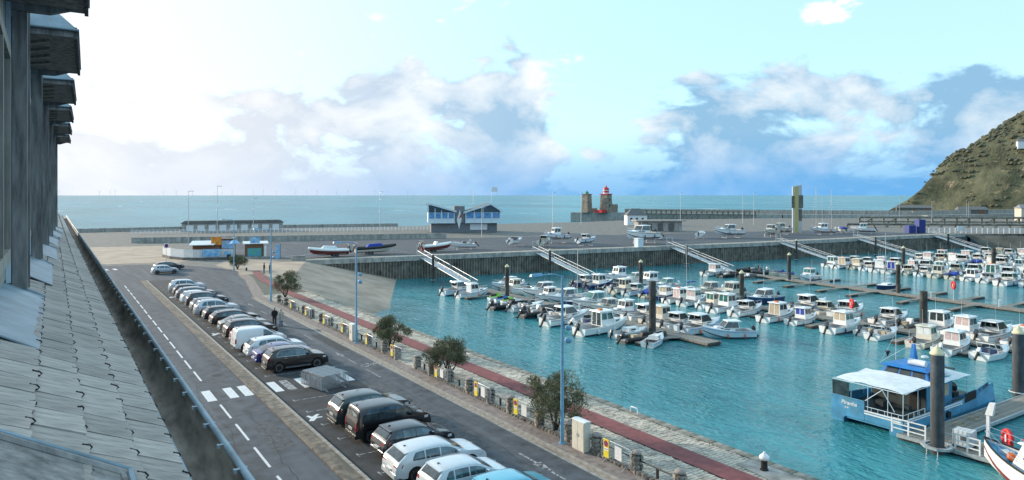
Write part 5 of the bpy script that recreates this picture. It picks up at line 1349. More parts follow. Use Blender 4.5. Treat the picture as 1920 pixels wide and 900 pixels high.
def gangway(label, x0, y0, z0, x1, y1, z1):
    L = math.hypot(x1-x0, y1-y0); R = thing('gangway', label, 'gangway', (x0,y0,z0), atan2(y1-y0,x1-x0), 'lattice gangways down to the pontoons')
    def zz(t): return (z1-z0)*t
    MB().hexa([(0,-.75,-.05),(L,-.75,zz(1)-.05),(L,.75,zz(1)-.05),(0,.75,-.05),(0,-.75,.03),(L,-.75,zz(1)+.03),(L,.75,zz(1)+.03),(0,.75,.03)]).build('deck', 'aluminium', R)
    n = int(L/1.35)
    for sg in (1,-1):
        b = MB(); y = sg*.80
        b.tube([(0,y,1.15),(L,y,zz(1)+1.15)], .065, 6); b.tube([(0,y,.0),(L,y,zz(1))], .065, 6)
        for i in range(n):
            a, c = i/n, (i+1)/n
            b.tube([(L*a,y,zz(a)),(L*a,y,zz(a)+1.15)], .035, 4); b.tube([(L*a,y,zz(a)+(0 if i % 2 else 1.15)),(L*c,y,zz(c)+(1.15 if i % 2 else 0))], .03, 4)
        b.build('truss', 'aluminium', R)
    g = MB()
    for sg in (1,-1): g.tube([(-.3,sg*.85,-.0),(-.3,sg*.85,2.3)], .07, 6)
    g.tube([(-.3,-.85,2.3),(-.3,.85,2.3)], .06, 6).build('gate_frame', 'aluminium', R)
PONT = [('nearest the quay road',65.5,113,64.0,54,'A'),('second from the quay road, crowded',91.5,110,89.5,30,'B'),('third, mostly empty with bare fingers',127,104,120.5,40,'C'),('fourth, in front of the crowded far berths',165,101,161,42,'D'),('fifth, far out in the crowded berths',197,97,196,46,'E'),('farthest, below the muddy bank',233,96,228,46,'F')]
for w, x0, y0, x1, y1, c in PONT: pontoon('grey wooden floating pontoon, '+w, x0, y0, x1, y1, 2.2)
def px_on(c, y):
    w, x0, y0, x1, y1, _ = next(p for p in PONT if p[5] == c); t = (y-y0)/(y1-y0); return x0+(x1-x0)*t
for c, gx, gy, k in (('A',65.4,133.6,'leftmost'),('B',92.6,129.6,'second from left'),('C',130.5,124.2,'third from left'),('D',167.5,119.0,'fourth from left'),('E',201,116.2,'fifth from left'),('F',238,112,'rightmost')):
    w, x0, y0, x1, y1, _ = next(p for p in PONT if p[5] == c)
    gangway(k+' pale lattice gangway sloping from far quay to its pontoon', gx, gy, .05, x0, y0-1.5, WATER+.45)
    pile(k+' guide pile standing beside a lattice gangway', gx*.62+x0*.38-1.2, gy*.62+y0*.38, .9, .28, c in 'BDF')
for lab, x, y, t, cp, m in (('thick dark pile near the end of the nearest pontoon',63.0,63.0,2.2,False,'pile_dark'),('flat-topped brown pile in the second pontoon',91.0,43.9,1.0,False,'pile_dark'),
        ('cream-capped pile on the second pontoon, half way',89.2,70.0,.9,True,'pile_dark'),('cream-capped pile on the second pontoon, far part',88.6,91.5,.9,True,'pile_dark'),
        ('cream-capped pile on the empty pontoon, left',124.4,86.0,.9,True,'pile_dark'),('cream-capped pile on the empty pontoon, right',123.4,63.8,.9,True,'pile_dark'),
        ('cream-capped pile on the fourth pontoon',162.5,82.8,.9,True,'pile_dark'),('dark pile among the far boats on the right',180.0,71.5,.9,False,'pile_dark'),('cream-capped pile on the nearest pontoon, far part',64.0,98,.9,True,'pile_dark')):
    pile(lab, x, y, t, .44 if not cp else .36, cp, m)
# berths: (pontoon, side, [(y, kind, var, heading offset)])
def berths(c, side, lst, who, rowname):
    """side -1: the side nearer the quay road; boats lie bow-in"""
    lst = sorted(lst, key=lambda q: q[0]); k = {}
    for i, q in enumerate(lst):
        y, kind, var = q[:3]; bowout = len(q) > 3 and q[3]
        xc = px_on(c, y)+side*1.45; d = math.cos(0)
        src_len = {'fisher':[6.2,6.8,6.0,7.2],'cruiser':[6.6,7.4,6.2,7.0],'speedboat':[5.2,5.8,5.4],'launch':[4.7,5.0],'rib':[5.0,6.4,4.4],'jetski':[2.7]*3,'sail':[7.2]*2}[kind]
        L = src_len[var % len(src_len)]
        sc = RNG.uniform(.86,1.16)*(1.08 if c in 'DEF' else 1.04)
        if bowout: x = xc; rz = 0 if side > 0 else pi
        else: x = xc+side*(L*sc+.2); rz = pi if side > 0 else 0
        lab = BDESC[kind][var % len(BDESC[kind])]+', '+ORD[i]+' from '+who+', '+rowname
        place_boat(kind, var, x, y, rz, lab, 'boats on '+rowname, sc)
A_near = [(98.5,'jetski',0),(96.6,'jetski',1),(94.8,'jetski',0),(93.0,'jetski',2),(103.5,'fisher',0),(107.5,'cruiser',0),(89.8,'rib',1),(86.8,'speedboat',0),(84.0,'rib',0),(81.4,'rib',1),(78.6,'speedboat',1),(74.8,'cruiser',3),(71.3,'speedboat',0),(67.4,'fisher',1),(64.0,'launch',1),(61.0,'rib',1)]
A_far = [(108,'cruiser',0),(104.4,'fisher',2),(100.6,'speedboat',0),(97.2,'cruiser',1),(93.4,'fisher',0),(89.8,'cruiser',0),(86.2,'sail',0),(83.0,'cruiser',3),(78.4,'cruiser',2),(74.6,'fisher',0),(71.0,'cruiser',1,1),(67.3,'fisher',2,1),(64.0,'cruiser',3,1),(60.6,'cruiser',0,1)]
berths('A', -1, A_near, 'outer end', 'near side of the nearest pontoon')
berths('A', 1, A_far, 'outer end', 'far side of the nearest pontoon')
place_boat('launch', 0, 56.8, 57.6, .35, 'small white cuddy boat lying across the end of the nearest pontoon', 'boats on the nearest pontoon end', 1.0)
place_boat('cruiser', 0, 72.2, 55.0, 2.75, 'white cabin boat alone off the end of the nearest pontoon', 'boats on the nearest pontoon end', .98)
B_near = [(104,'cruiser',0),(100,'fisher',0),(96.3,'speedboat',0),(93.0,'fisher',2),(89.6,'cruiser',0),(86.2,'speedboat',2),(83.0,'fisher',0),(79.6,'fisher',1),(76.2,'fisher',0),(73.0,'fisher',2),(69.6,'fisher',0),(65.6,'cruiser',3),(60.4,'fisher',1),(57.0,'fisher',0),(51.0,'fisher',0),(48.0,'speedboat',0),(45.8,'speedboat',1),(40.6,'fisher',2),(37.2,'fisher',3),(33.9,'speedboat',1)]
B_far = [(106,'fisher',0),(101,'cruiser',1),(97,'fisher',3),(92,'cruiser',0),(87.2,'sail',1),(82,'cruiser',2),(77.5,'fisher',2),(71.5,'cruiser',1),(62.9,'cruiser',0,1),(59.6,'cruiser',2,1),(56.0,'cruiser',1,1),(50.1,'cruiser',3,1),(47.2,'rib',0,1),(43.7,'fisher',0,1),(41.0,'fisher',3,1),(38.0,'cruiser',1,1),(34.5,'fisher',1,1)]
berths('B', -1, B_near, 'right', 'near side of the second pontoon')
berths('B', 1, B_far, 'right', 'far side of the second pontoon')
berths('C', -1, [(102,'fisher',3),(98,'rib',1),(94,'rib',0)], 'right', 'near side of the empty pontoon')
berths('C', 1, [(101.5,'rib',1),(97.5,'rib',2),(93.5,'speedboat',2),(90.5,'speedboat',2),(85.8,'fisher',1),(69.3,'sail',0)], 'right', 'far side of the empty pontoon')
D_n = [(98.5,'fisher',0),(95.2,'fisher',1),(92.0,'fisher',2),(88.8,'cruiser',0),(85.7,'fisher',0),(82.6,'fisher',1),(79.4,'cruiser',2),(76.2,'cruiser',0),(73.0,'fisher',2),(69.8,'speedboat',2),(66.6,'fisher',0),(63.5,'speedboat',0),(59.4,'cruiser',1),(55.6,'cruiser',0),(52,'fisher',0),(48.5,'cruiser',1)]
D_f = [(98,'cruiser',0),(94.6,'cruiser',1),(91,'fisher',0),(87.7,'cruiser',0),(84,'fisher',3),(80.6,'cruiser',1),(77.2,'fisher',0),(73.8,'cruiser',2),(70.4,'cruiser',0),(67,'fisher',1),(63.5,'cruiser',1),(60,'cruiser',0),(56.5,'fisher',2),(53,'cruiser',1),(49.5,'fisher',0),(46,'cruiser',0)]
berths('D', -1, D_n, 'right', 'near side of the fourth pontoon'); berths('D', 1, [(q[0],q[1],q[2],1) for q in D_f], 'right', 'far side of the fourth pontoon')
kk = ['cruiser','fisher','cruiser','fisher','speedboat','cruiser','fisher']
berths('E', -1, [(48+2.85*i, kk[i % 7], (i*5) % 4 if kk[i % 7] != 'speedboat' else i % 3) for i in range(17)], 'right', 'near side of the fifth pontoon')
berths('E', 1, [(49+2.9*i, kk[(i+2) % 7], (i*3) % 4 if kk[(i+2) % 7] != 'speedboat' else i % 3, 1) for i in range(16)], 'right', 'far side of the fifth pontoon')
berths('F', -1, [(48+2.9*i, kk[(i+1) % 7], (i*3) % 4 if kk[(i+1) % 7] != 'speedboat' else i % 3) for i in range(16)], 'right', 'near side of the farthest pontoon')
# finger pontoons
for c, side, ys, nm in (('A',-1,(105.5,101,91.3,82.8,76.6,69.4,59.2),'near side of the nearest'),('A',1,(102.5,95.2,88,80.6,72.8,65.6),'far side of the nearest'),('B',-1,(98,91.2,84.6,77.8,71.2,63,54.4,43.2,35.5),'near side of the second'),('B',1,(94,79.6,67,57.8,52.8,45.4,39.5),'far side of the second'),
        ('C',-1,(88,80.5,73.5,67.5,58.5,50.5),'near side of the empty'),('C',1,(88,81.5,73,66.5,60.0,54,47),'far side of the empty'),('D',-1,(93.6,87.2,81,74.6,68.2,61.5,50.2),'near side of the fourth')):
    for i, y in enumerate(sorted(ys)):
        x = px_on(c, y)+side*1.1
        finger('narrow finger pontoon, '+ORD[i]+' from the right on the '+nm+' pontoon', x, y, side, 8.2 if c == 'C' else 6.4, RNG.uniform(-.03,.03))
# life-ring stands, pedestals
def lifering(label, x, y, z0, h=1.9, s=1.0):
    R = thing('lifebuoy_stand', label, 'lifebuoy', (x,y,z0), -2.2, 'red lifebuoy stands'); MB().tube([(0,0,0),(0,0,h)], .04, 6).build('post', 'white', R)
    MB().tube([(.40*s*cos(a*pi/8), .0, h-.05+.46*s*sin(a*pi/8)) for a in range(17)], .13*s, 8).build('ring', 'safety_red', R, smooth=60)
    MB().box(-.36*s,.36*s,-.03,.03,h-.45*s,h+.35*s).build('back', 'safety_red', R); MB().box(-.05,.05,-.14,-.10,h-.30,h+.2).build('strap', 'white', R)
lifering('red lifebuoy on a post in the second pontoon', 89.5,52.4,WATER+.4,2.6,1.2); lifering('red lifebuoy on a post on the empty pontoon', 121.5,54.0,WATER+.4,2.6,1.2); lifering('red lifebuoy behind the white rail of the near jetty', 52.9,20.2,WATER+.4,1.0,1.1)
def pedestal(label, x, y):
    R = thing('service_pedestal', label, 'pedestal', (x,y,WATER+.4), .5, 'white service pedestals on the pontoons'); MB().box(-.15,.15,-.12,.12,0,.95).build('post', 'white', R); MB().prism([(-.18,.952),(.18,.952),(.14,1.06),(-.14,1.06)],-.15,.15,'y').build('hood','white',R)
    MB().box(-.08,.08,-.128,-.121,.45,.8).build('socket_plate', 'rib_grey', R)
for lab, x, y in (('white service pedestal by the thick pile of the nearest pontoon',65.0,60.5),('white service pedestal, left on the empty pontoon',126.4,93.5),('white service pedestal, second on the empty pontoon',125.4,82.0),('white service pedestal, third on the empty pontoon',124.6,76.5),('white service pedestal by the right pile of the empty pontoon',121.9,57.6),('white service pedestal, farthest right on the empty pontoon',120.9,47.2),('white service pedestal, half way along the nearest pontoon',65.0,80)): pedestal(lab, x, y)

# ------------------------------------------------------------------ the blue work catamaran at the near jetty
def to_mesh_obj(o):
    dg = bpy.context.evaluated_depsgraph_get(); me = bpy.data.meshes.new_from_object(o.evaluated_get(dg))
    q = bpy.data.objects.new('lettering', me); COL.objects.link(q); q.parent = o.parent; q.location = o.location; q.rotation_euler = o.rotation_euler
    bpy.data.objects.remove(o)
def catamaran():
    R = thing('work_catamaran', 'blue work catamaran with pale awning moored at the near jetty', 'boat', (51.0,28.75,WATER), .0)
    MB().box(-.04,-.02,1.3,2.66,1.98,3.1).build('wind_screen', 'glass_boat', R)
    hw = 2.75; L = 15.0
    b = MB()
    for sg in (-1,1):      # two hulls and the bridge deck
        st = []
        for t in (0,.2,.45,.65,.8,.92,1.0):
            x = L*t; f = 1 if t < .5 else 1-.75*((t-.5)/.5)**2; top = .95+.75*max(0,(t-.45)/.55)**1.5
            st.append((x, f, top))
        rows = [[(x, sg*(hw-1.05*f), top),(x, sg*(hw-.95*f), -.4),(x, sg*(hw-.25+.0), -.4),(x, sg*(hw-.1*(1-f)), .35),(x, sg*(hw-.45*(1-f)), top)] for x, f, top in st]
        b.grid(rows, flip=sg < 0); b.poly([(0,sg*(hw-1.05),.95),(0,sg*(hw-.95),-.4),(0,sg*(hw-.25),-.4),(0,sg*hw,.35),(0,sg*hw,.95)])
    b.build('hull', 'work_blue', R)
    MB().box(.02,13.2,-hw+.3,hw-.3,.38,.93).build('bridge_deck', 'work_blue', R)
    MB().box(.05,13.0,-hw+.15,hw-.15,.935,.99).build('deck', 'work_dark', R)
    # transom: high solid plate on the port half, low bulwark with pale strips on the other
    tr = MB().prism([(2.75,.40),(2.75,1.95),(.1,1.95),(.1,.55),(1.6,.52),(1.75,.3),(2.3,.28)], -.06, .0, 'x').build('transom', 'work_blue', R)
    MB().tube([(-.05,2.75,1.96),(-.05,.1,1.96)], .05, 6).build('transom_cap', 'work_blue', R)
    q = MB().box(-.05,.0,-2.75,.09,.55,1.22).build('low_bulwark', 'work_blue', R)
    for z in (1.235, 1.05): MB().box(-.085,-.052,-2.75,.09,z,z+.10).build('pale_strip', 'white', q)
    for txt, y, z, s, sh in (('Piranha',1.93,1.42,.42,.25),('|||| ||||',1.63,1.17,.13,0)):
        cu = bpy.data.curves.new('name_lettering', 'FONT'); cu.body = txt; cu.size = s; cu.shear = sh; cu.extrude = .004; cu.offset = .006
        o = bpy.data.objects.new('name_lettering', cu); COL.objects.link(o); o.parent = R; o.location = (-.066, y, z); o.rotation_euler = (pi/2, 0, -pi/2); cu.materials.append(MAT['white']); to_mesh_obj(o)
    # side bulwarks
    for sg in (-1,1):
        s_ = MB()
        s_.hexa([(.0,sg*(hw-.0),.95),(9,sg*hw,.95),(9,sg*(hw-.06),.95),(0,sg*(hw-.06),.95),(0,sg*hw,1.22 if sg < 0 else 1.95),(9,sg*hw,1.30),(9,sg*(hw-.06),1.30),(0,sg*(hw-.06),1.22 if sg < 0 else 1.95)])
        s_.hexa([(9.002,sg*hw,.95),(14.2,sg*(hw-.28),1.3),(14.2,sg*(hw-.34),1.3),(9.002,sg*(hw-.06),.95),(9.002,sg*hw,1.30),(14.2,sg*(hw-.28),1.95),(14.2,sg*(hw-.34),1.95),(9.002,sg*(hw-.06),1.30)])
        s_.build('bulwark', 'work_blue', R)
        for z in (.98,1.14): MB().hexa([(0.1,sg*(hw+.035),z),(8.9,sg*(hw+.035),z+.03),(8.9,sg*(hw+.002),z+.03),(.1,sg*(hw+.002),z),(.1,sg*(hw+.035),z+.09),(8.9,sg*(hw+.035),z+.12),(8.9,sg*(hw+.002),z+.12),(.1,sg*(hw+.002),z+.09)]).build('pale_strip', 'white', R)
    MB().poly([(9.4,-hw-.012,1.0),(11.3,-hw-.0,1.1),(11.3,-hw+.0,1.75),(9.4,-hw-.012,1.7)]).poly([(9.4,-hw-.02,1.0),(11.3,-hw-.02,1.1),(11.3,-hw-.02,1.75),(9.4,-hw-.02,1.7)]).build('black_panel', 'black_rubber', R)
    for txt, x, z in (('FC 701348',12.1,1.45),):
        cu = bpy.data.curves.new('registration', 'FONT'); cu.body = txt; cu.size = .42; cu.extrude = .004
        o = bpy.data.objects.new('registration', cu); COL.objects.link(o); o.parent = R; o.location = (x, -hw+.10, z); o.rotation_euler = (pi/2, -.10, .055); cu.materials.append(MAT['ink']); to_mesh_obj(o)
    MB().lathe([(.14,-.06),(.26,-.08),(.26,.08),(.14,.06)], 16, (6.5,-hw-.10,.62), axis='y').build('tyre_fender', 'black_rubber', R)
    # deck house
    MB().box(4.6,8.6,-2.15,2.15,.99,3.05).build('deckhouse', 'work_blue', R)
    MB().box(4.55,4.574,-1.7,-.9,1.0,2.85).build('doorway', 'black_rubber', R); MB().box(4.575,4.599,-2.1,2.1,1.0,3.0).build('aft_shade_panel', 'work_dark', R); MB().box(4.55,4.574,.2,1.5,1.7,2.6).build('aft_window', 'glass_boat', R)  # dark sheet on the aft face: shade under the awning put into colour
    for a, c in ((5.2,6.2),(7.2,8.0)):
        MB().box(a,c,-2.175,-2.152,1.75,2.65).build('side_window', 'canvas_tan' if a > 7 else 'glass_boat', R)
    # wheelhouse with raked windows and deep blue roof
    lo, hi = trunk(5.4, 9.0, 1.9, 1.5, 3.05, 3.75, .7, .35, .16)
    MB().hexa(lo+hi).build('wheelhouse', 'work_blue_roof', R)
    for u in ((.08,.36),(.40,.64),(.68,.94)): wall_pane(lo,hi,3,0,u[0],u[1],.18,.82,.02).build('aft_pane', 'glass_boat', R)
    for i, j in ((0,1),(2,3)):
        for u in ((.1,.45),(.52,.9)): wall_pane(lo,hi,i,j,u[0],u[1],.2,.85,.02).build('side_pane', 'glass_boat', R)
    MB().hexa([(5.3,-1.9,3.75),(9.2,-1.55,3.75),(9.2,1.55,3.75),(5.3,1.9,3.75),(5.6,-1.5,3.92),(8.8,-1.2,3.90),(8.8,1.2,3.90),(5.6,1.5,3.92)]).build('roof', 'work_blue_roof', R)
    # awning on a tube frame
    def az(x, y): return 3.32-.10*abs(y)/2.6-.05*math.sin(x*2.1)-.06*(x < .8)
    rows = [[(x, y, az(x,y)+.05*math.sin(y*3+x)) for y in (-2.75,-2.2,-1.4,-.5,.5,1.4,2.2,2.75)] for x in (.35,1.0,1.8,2.6,3.4,4.2,4.9)]
    MB().grid(rows).build('awning', 'canvas_white', R, smooth=60)
    rows = [[(x, y, 3.16+.03*math.sin(x*3)+.40*max(0,(abs(2.75)-abs(y))/2.75)*.4) for y in (-2.85,-2.5,-2.2)] for x in (4.9,6,7,8,9,10.2)]
    MB().grid(rows).build('side_awning', 'canvas_white', R, smooth=60)
    rows = [[(x, y, 3.10+.10*(1-abs(y)/2.9)) for y in (-2.75,-1.2,0,1.2,2.75)] for x in (8.65,9.4,10.4)]
    MB().grid(rows).build('fore_awning', 'canvas_white', R, smooth=60)
    def pole(*p): MB().tube(p, .03, 5).build('awning_pole', 'frame_pale', R)
    for y in (2.7,1.2,-.1,-1.6,-2.7): pole((.05,y,1.95 if y > 0 else 1.25),(.10,y,3.15))
    for x in (2.2,4.4,9.9): 
        for sg in (1,-1): pole((x,sg*2.68,1.3),(x,sg*2.68,3.15))
    pole((.1,-2.7,3.15),(.1,2.7,3.15)); pole((.1,2.7,3.15),(4.8,2.7,3.15)); pole((.1,-2.7,3.15),(9.9,-2.7,3.15)); pole((.08,.1,2.0),(.08,-1.2,3.1)); pole((.08,-1.2,3.1),(.08,-2.1,1.7))
    
    rl = MB()
    rl.tube([(.02,.05,1.60),(.02,-2.7,1.60),(3.2,-2.7,1.62)], .025, 5)
    for y in (-.4,-.9,-1.4,-1.9,-2.4): rl.tube([(.02,y,1.2),(.02,y,1.6)], .02, 4)
    for x in (.8,1.6,2.4,3.2): rl.tube([(x,-2.7,1.2),(x,-2.7,1.62)], .02, 4)
    rl.build('aft_rail', 'frame_pale', R)
    # mast, life-raft, winch, aerials
    m = MB().hexa([(6.7,-.25,3.85),(7.3,-.25,3.85),(7.3,.25,3.85),(6.7,.25,3.85),(6.9,-.1,5.5),(7.1,-.1,5.5),(7.1,.1,5.5),(6.9,.1,5.5)]).build('mast', 'work_blue_roof', R)
    MB().tube([(7.0,-.5,5.5),(7.0,.5,5.5)], .03, 5).tube([(6.9,.3,5.5),(6.9,.3,6.5)], .015, 4).build('mast_yard', 'white', m); MB().lathe([(.10,0),(.10,.16)], 8, (7.0,.3,5.53)).build('lamp', 'orange', m); MB().lathe([(.28,0),(.3,.08),(.2,.16)], 12, (7.2,-.75,4.5)).build('radar', 'white', m)
    MB().tube([(6.4,-1.25,4.16),(6.4,.05,4.16)], .26, 12).build('liferaft', 'canvas_white', R, smooth=40)
    w = MB().tube([(6.2,1.0,4.1),(6.2,1.0,8.4)], .02, 4); w.tube([(5.4,1.7,4.0),(6.95,.05,5.5)], .012, 3); w.tube([(7.05,0,5.5),(9.6,-.9,4.0)], .012, 3); w.tube([(6.2,1.0,6.3),(4.9,1.6,3.9)], .012, 3); w.build('aerials', 'white', R)
    MB().lathe([(.02,-.2),(.22,.25)], 8, (5.6,1.35,4.6)).build('day_shape', 'black_rubber', R)
    wz = MB().lathe([(.45,-.06),(.45,.06)], 16, (10.6,-1.2,1.75), axis='x').lathe([(.20,-.4),(.20,.4)], 12, (10.6,-1.2,1.75), axis='x').build('winch', 'work_dark', R); MB().box(10.2,11.0,-1.6,-.8,.99,1.4).build('winch_bed', 'work_dark', wz); MB().tube([(10.9,-.3,1.0),(10.9,-.3,3.2),(10.9,-1.3,3.2)], .10, 6).build('gantry', 'work_dark', wz)
    for x, y, s in ((1.4,1.6,.5),(2.6,.4,.6),(3.4,-1.2,.45)): MB().box(x,x+s,y-s/2,y+s/2,.99,.99+s*.9).build('deck_crate', 'work_dark', R)
catamaran()
# near jetty with pile, railing, tank
pontoon('grey wooden jetty in front of the blue catamaran, lower right', 52.0,26.2,52.0,6,2.9,near=True)
pontoon('narrow wooden walkway alongside the blue catamaran', 53.6,24.55,78,24.2,1.9,near=True)
pile('big dark steel pile with cream cone in front of the blue catamaran', 50.15,23.3,2.2,.42,True,'pile_steel'); pile('big dark steel pile with cream cone at the right edge', 70.3,26.0,.95,.46,True,'pile_steel')
R = thing('pile_bracket', 'pale octagonal bracket round the big pile of the near jetty', 'bracket', (50.15,23.3,WATER+.38))
b = MB()
for k in range(8):
    a0, a1 = k*pi/4+pi/8, (k+1)*pi/4+pi/8; b.hexa([(.75*cos(a0),.75*sin(a0),0),(.75*cos(a1),.75*sin(a1),0),(1.0*cos(a1),1.0*sin(a1),0),(1.0*cos(a0),1.0*sin(a0),0),(.75*cos(a0),.75*sin(a0),.16),(.75*cos(a1),.75*sin(a1),.16),(1.0*cos(a1),1.0*sin(a1),.16),(1.0*cos(a0),1.0*sin(a0),.16)])
b.build('ring', 'aluminium', R); MB().tube([(-.7,-.35,0),(-.7,-.35,-.8)], .04, 5).build('leg', 'aluminium', R); MB().tube([(-.7,.35,0),(-.7,.35,-.8)], .04, 5).build('leg', 'aluminium', R)
def jetty_rail(label, y0, y1):
    R = thing('jetty_rail', label, 'railing', (50.62,0,WATER+.42), 0, 'pale railings on the near jetty')
    for y in (y0, (y0+y1)/2, y1): MB().box(-.04,.04,y-.05,y+.05,0,1.05).build('post', 'white', R)
    for z in (.30,.62,.98): MB().box(-.03,.03,y0,y1,z,z+.07).build('bar', 'white', R)
jetty_rail('white railing on the jetty left of the big pile', 24.3, 26.6); jetty_rail('white railing on the jetty right of the big pile', 20.9, 22.4)
R = thing('water_tank', 'white caged cube tank standing on the near jetty', 'tank', (51.75,22.3,WATER+.41), .1)
MB().box(-.48,.48,-.55,.55,.14,1.12).build('tank', 'canvas_white', R); MB().box(-.5,.5,-.58,.58,0,.12).build('pallet', 'iron_dark', R)
c = MB()
for y in (-.56,-.28,0,.28,.56):
    c.tube([(-.5,y,.12),(-.5,y,1.14),(.5,y,1.14),(.5,y,.12)], .012, 4)
for x in (-.25,0,.25): c.tube([(x,-.57,.12),(x,-.57,1.14),(x,.57,1.14),(x,.57,.12)], .012, 4)
for z in (.4,.65,.9): c.tube([(-.5,-.57,z),(.5,-.57,z),(.5,.57,z),(-.5,.57,z),(-.5,-.57,z)], .012, 4)
c.build('cage', 'iron_galv', R); MB().box(-.508,-.5,-.25,.1,.5,.85).build('label_plate', 'rib_grey', R)
R = thing('jetty_post', 'white lamp column with slanted head on the near jetty', 'lamp', (53.3,21.5,WATER+.4), 0); MB().box(-.09,.09,-.09,.09,0,2.1).build('column', 'white', R); MB().hexa([(-.15,-.3,2.1),(.15,-.3,2.1),(.15,.15,2.1),(-.15,.15,2.1),(-.12,-.45,3.0),(.12,-.45,3.0),(.12,-.1,2.95),(-.12,-.1,2.95)]).build('head', 'white', R)
b = MB(); r_ = random.Random(4)
for k in range(3): b.tube([(56+k*2.6+.5*cos(a*.7+k)+.04*a, 24.6+.35*sin(a*.7+k), WATER+.44+.03*(a % 3)) for a in range(14)], .03, 5)
o = b.build('mooring_rope', 'canvas_tan'); tag(o, 'coiled pale mooring ropes lying on the walkway beside the catamaran', 'rope')
# white and red fishing boat at the lower right corner
def corner_boat():
    R = thing('fishing_boat', 'white boat with dark red hull bottom, bow only, at the lower right corner', 'boat', (46.8,12.8,WATER), atan2(7.0,3.1))
    S = hull_sections(8.4, 3.0, 1.15, .75, 15); hull_mesh(S).build('hull', 'white', R, smooth=40)
    rows = []
    b = MB()
    for sg in (1,-1): b.grid([[(s[0], sg*(s[2]+.012), s[3]+.01),(s[0], sg*((s[2]*.8+s[4]*.2)+.014), s[3]*.8+s[5]*.2)] for s in S])
    b.build('red_band', 'boot_red', R)
    MB().tube([(s[0], s[4]+.02, s[5]-.02) for s in S]+[(s[0],-s[4]-.02,s[5]-.02) for s in S[::-1]], .06, 6).build('rubbing_strake', 'black_rubber', R)
    deck_mesh(S, .45, 1, .0, -.22).build('foredeck', 'work_blue', R); cockpit_mesh(S, 0, .5, .6).build('cockpit', 'deck_grey', R)
    lo, hi = trunk(2.6, 5.6, 1.15, .95, 1.0, 2.7, .8, .1, .12); MB().hexa(lo+hi).build('wheelhouse', 'white', R)
    for u in ((.05,.32),(.36,.64),(.68,.95)): wall_pane(lo,hi,1,2,u[0],u[1],.5,.9,.02).build('windscreen', 'glass_boat', R)
    for i, j in ((0,1),(2,3)): wall_pane(lo,hi,i,j,.2,.8,.5,.9,.02).build('side_window', 'glass_boat', R)
    MB().hexa([(hi[0][0]-.3,-1.1,2.7),(hi[1][0]+.3,-.95,2.7),(hi[1][0]+.3,.95,2.7),(hi[0][0]-.3,1.1,2.7),(hi[0][0]-.3,-1.0,2.82),(hi[1][0]+.2,-.85,2.8),(hi[1][0]+.2,.85,2.8),(hi[0][0]-.3,1.0,2.82)]).build('roof', 'white', R)
    MB().box(hi[1][0]-.2,hi[1][0]+.32,-.5,.5,2.82,2.9).build('roof_badge', 'safety_red', R)
    bow_rail(R, S, .5, .75); bow_rail(R, S, .5, .40); MB().box(6.4,7.0,-.25,.25,1.3,1.6).build('windlass', 'iron_galv', R); MB().lathe([(.2,0),(.25,.2),(.2,.4)], 10, (5.9,.5,1.35)).build('buoy', 'orange', R)
corner_boat()
# ------------------------------------------------------------------ trailered inflatables and boats ashore
def trailer_boat(label, x, y, rz, hullm, tubem, L, cover):
    R = thing('trailered_boat', label, 'boat', (x,y,.0), rz, 'boats on trailers in the yard')
    tb = .30; B = 2.6; z0 = 1.35
    path = [(0,B/2-tb,z0)]+[(L*t, (B/2-tb)*max(0, 1-max(0,(t-.5)/.5)**2.2), z0+.55*t**2.4) for t in (.15,.3,.45,.6,.72,.82,.90,.96,.995)]
    MB().tube(path+[(p[0],-p[1],p[2]) for p in path[::-1]], tb, 10).build('tube', tubem, R, smooth=60)
    S = hull_sections(L*.97, B*.8, .75, .7); o = hull_mesh(S).build('hull', hullm, R, smooth=40); o.location = (0,0,.62)
    MB().box(.1,L*.7,-.7,.7,1.2,1.26).build('floor', 'deck_grey', R)
    if cover: MB().hexa([(L*.25,-.8,1.4),(L*.72,-.6,1.5),(L*.72,.6,1.5),(L*.25,.8,1.4),(L*.32,-.45,2.2),(L*.62,-.3,2.35),(L*.62,.3,2.35),(L*.32,.45,2.2)]).build('cover', cover, R)
    else: MB().hexa([(L*.42,-.4,1.26),(L*.56,-.4,1.26),(L*.56,.4,1.26),(L*.42,.4,1.26),(L*.46,-.35,2.2),(L*.54,-.35,2.3),(L*.54,.35,2.3),(L*.46,.35,2.2)]).build('console', 'gelcoat', R)
    for y_ in (-.35,.35): outboard(R, 0, 1.5, 'cowl_dark', 1.2, .4, y_)
    MB().tube([(.2,-1.0,1.6),(.1,-.9,2.6),(.1,.9,2.6),(.2,1.0,1.6)], .04, 6).build('arch', 'chrome', R); MB().tube([(.35+.22*cos(a*pi/6), -1.05, 2.0+.22*sin(a*pi/6)) for a in range(13)], .06, 6).build('lifebuoy', 'orange', R)
    fr = MB()
    for sg in (-1,1): fr.tube([(.6,sg*.7,.55),(L*.7,sg*.5,.6),(L+.9,0,.62)], .06, 5)
    for x_ in (.8,L*.3,L*.55): fr.tube([(x_,-.7,.58),(x_,.7,.58)], .05, 5)
    fr.tube([(L+.6,0,.6),(L+.6,0,.05)], .05, 5); fr.build('trailer_frame', 'iron_galv', R)
    t, rm, br = wheel_meshes(.315)
    for x_ in (L*.30,L*.30+.75):
        for sg in (-1,1): o = link('wheel', t, R); o.location = (x_, sg*1.05, .315); o.rotation_euler = (0,0,0 if sg < 0 else pi); link('rim', rm, o)
trailer_boat('red-hulled inflatable with pale cover on a trailer, leftmost in the yard', 52.8,143.2,pi-.12,'boot_red','gelcoat',8.2,'canvas_white')
trailer_boat('black-tubed inflatable with cream hull on a trailer in the yard', 55.2,145.2,-.08,'gelcoat_cream','rib_black',9.2,'canvas_blue')
trailer_boat('red-bottomed inflatable on a trailer beside the leftmost gangway', 70.0,143.0,.06,'boot_red','gelcoat',8.0,None)
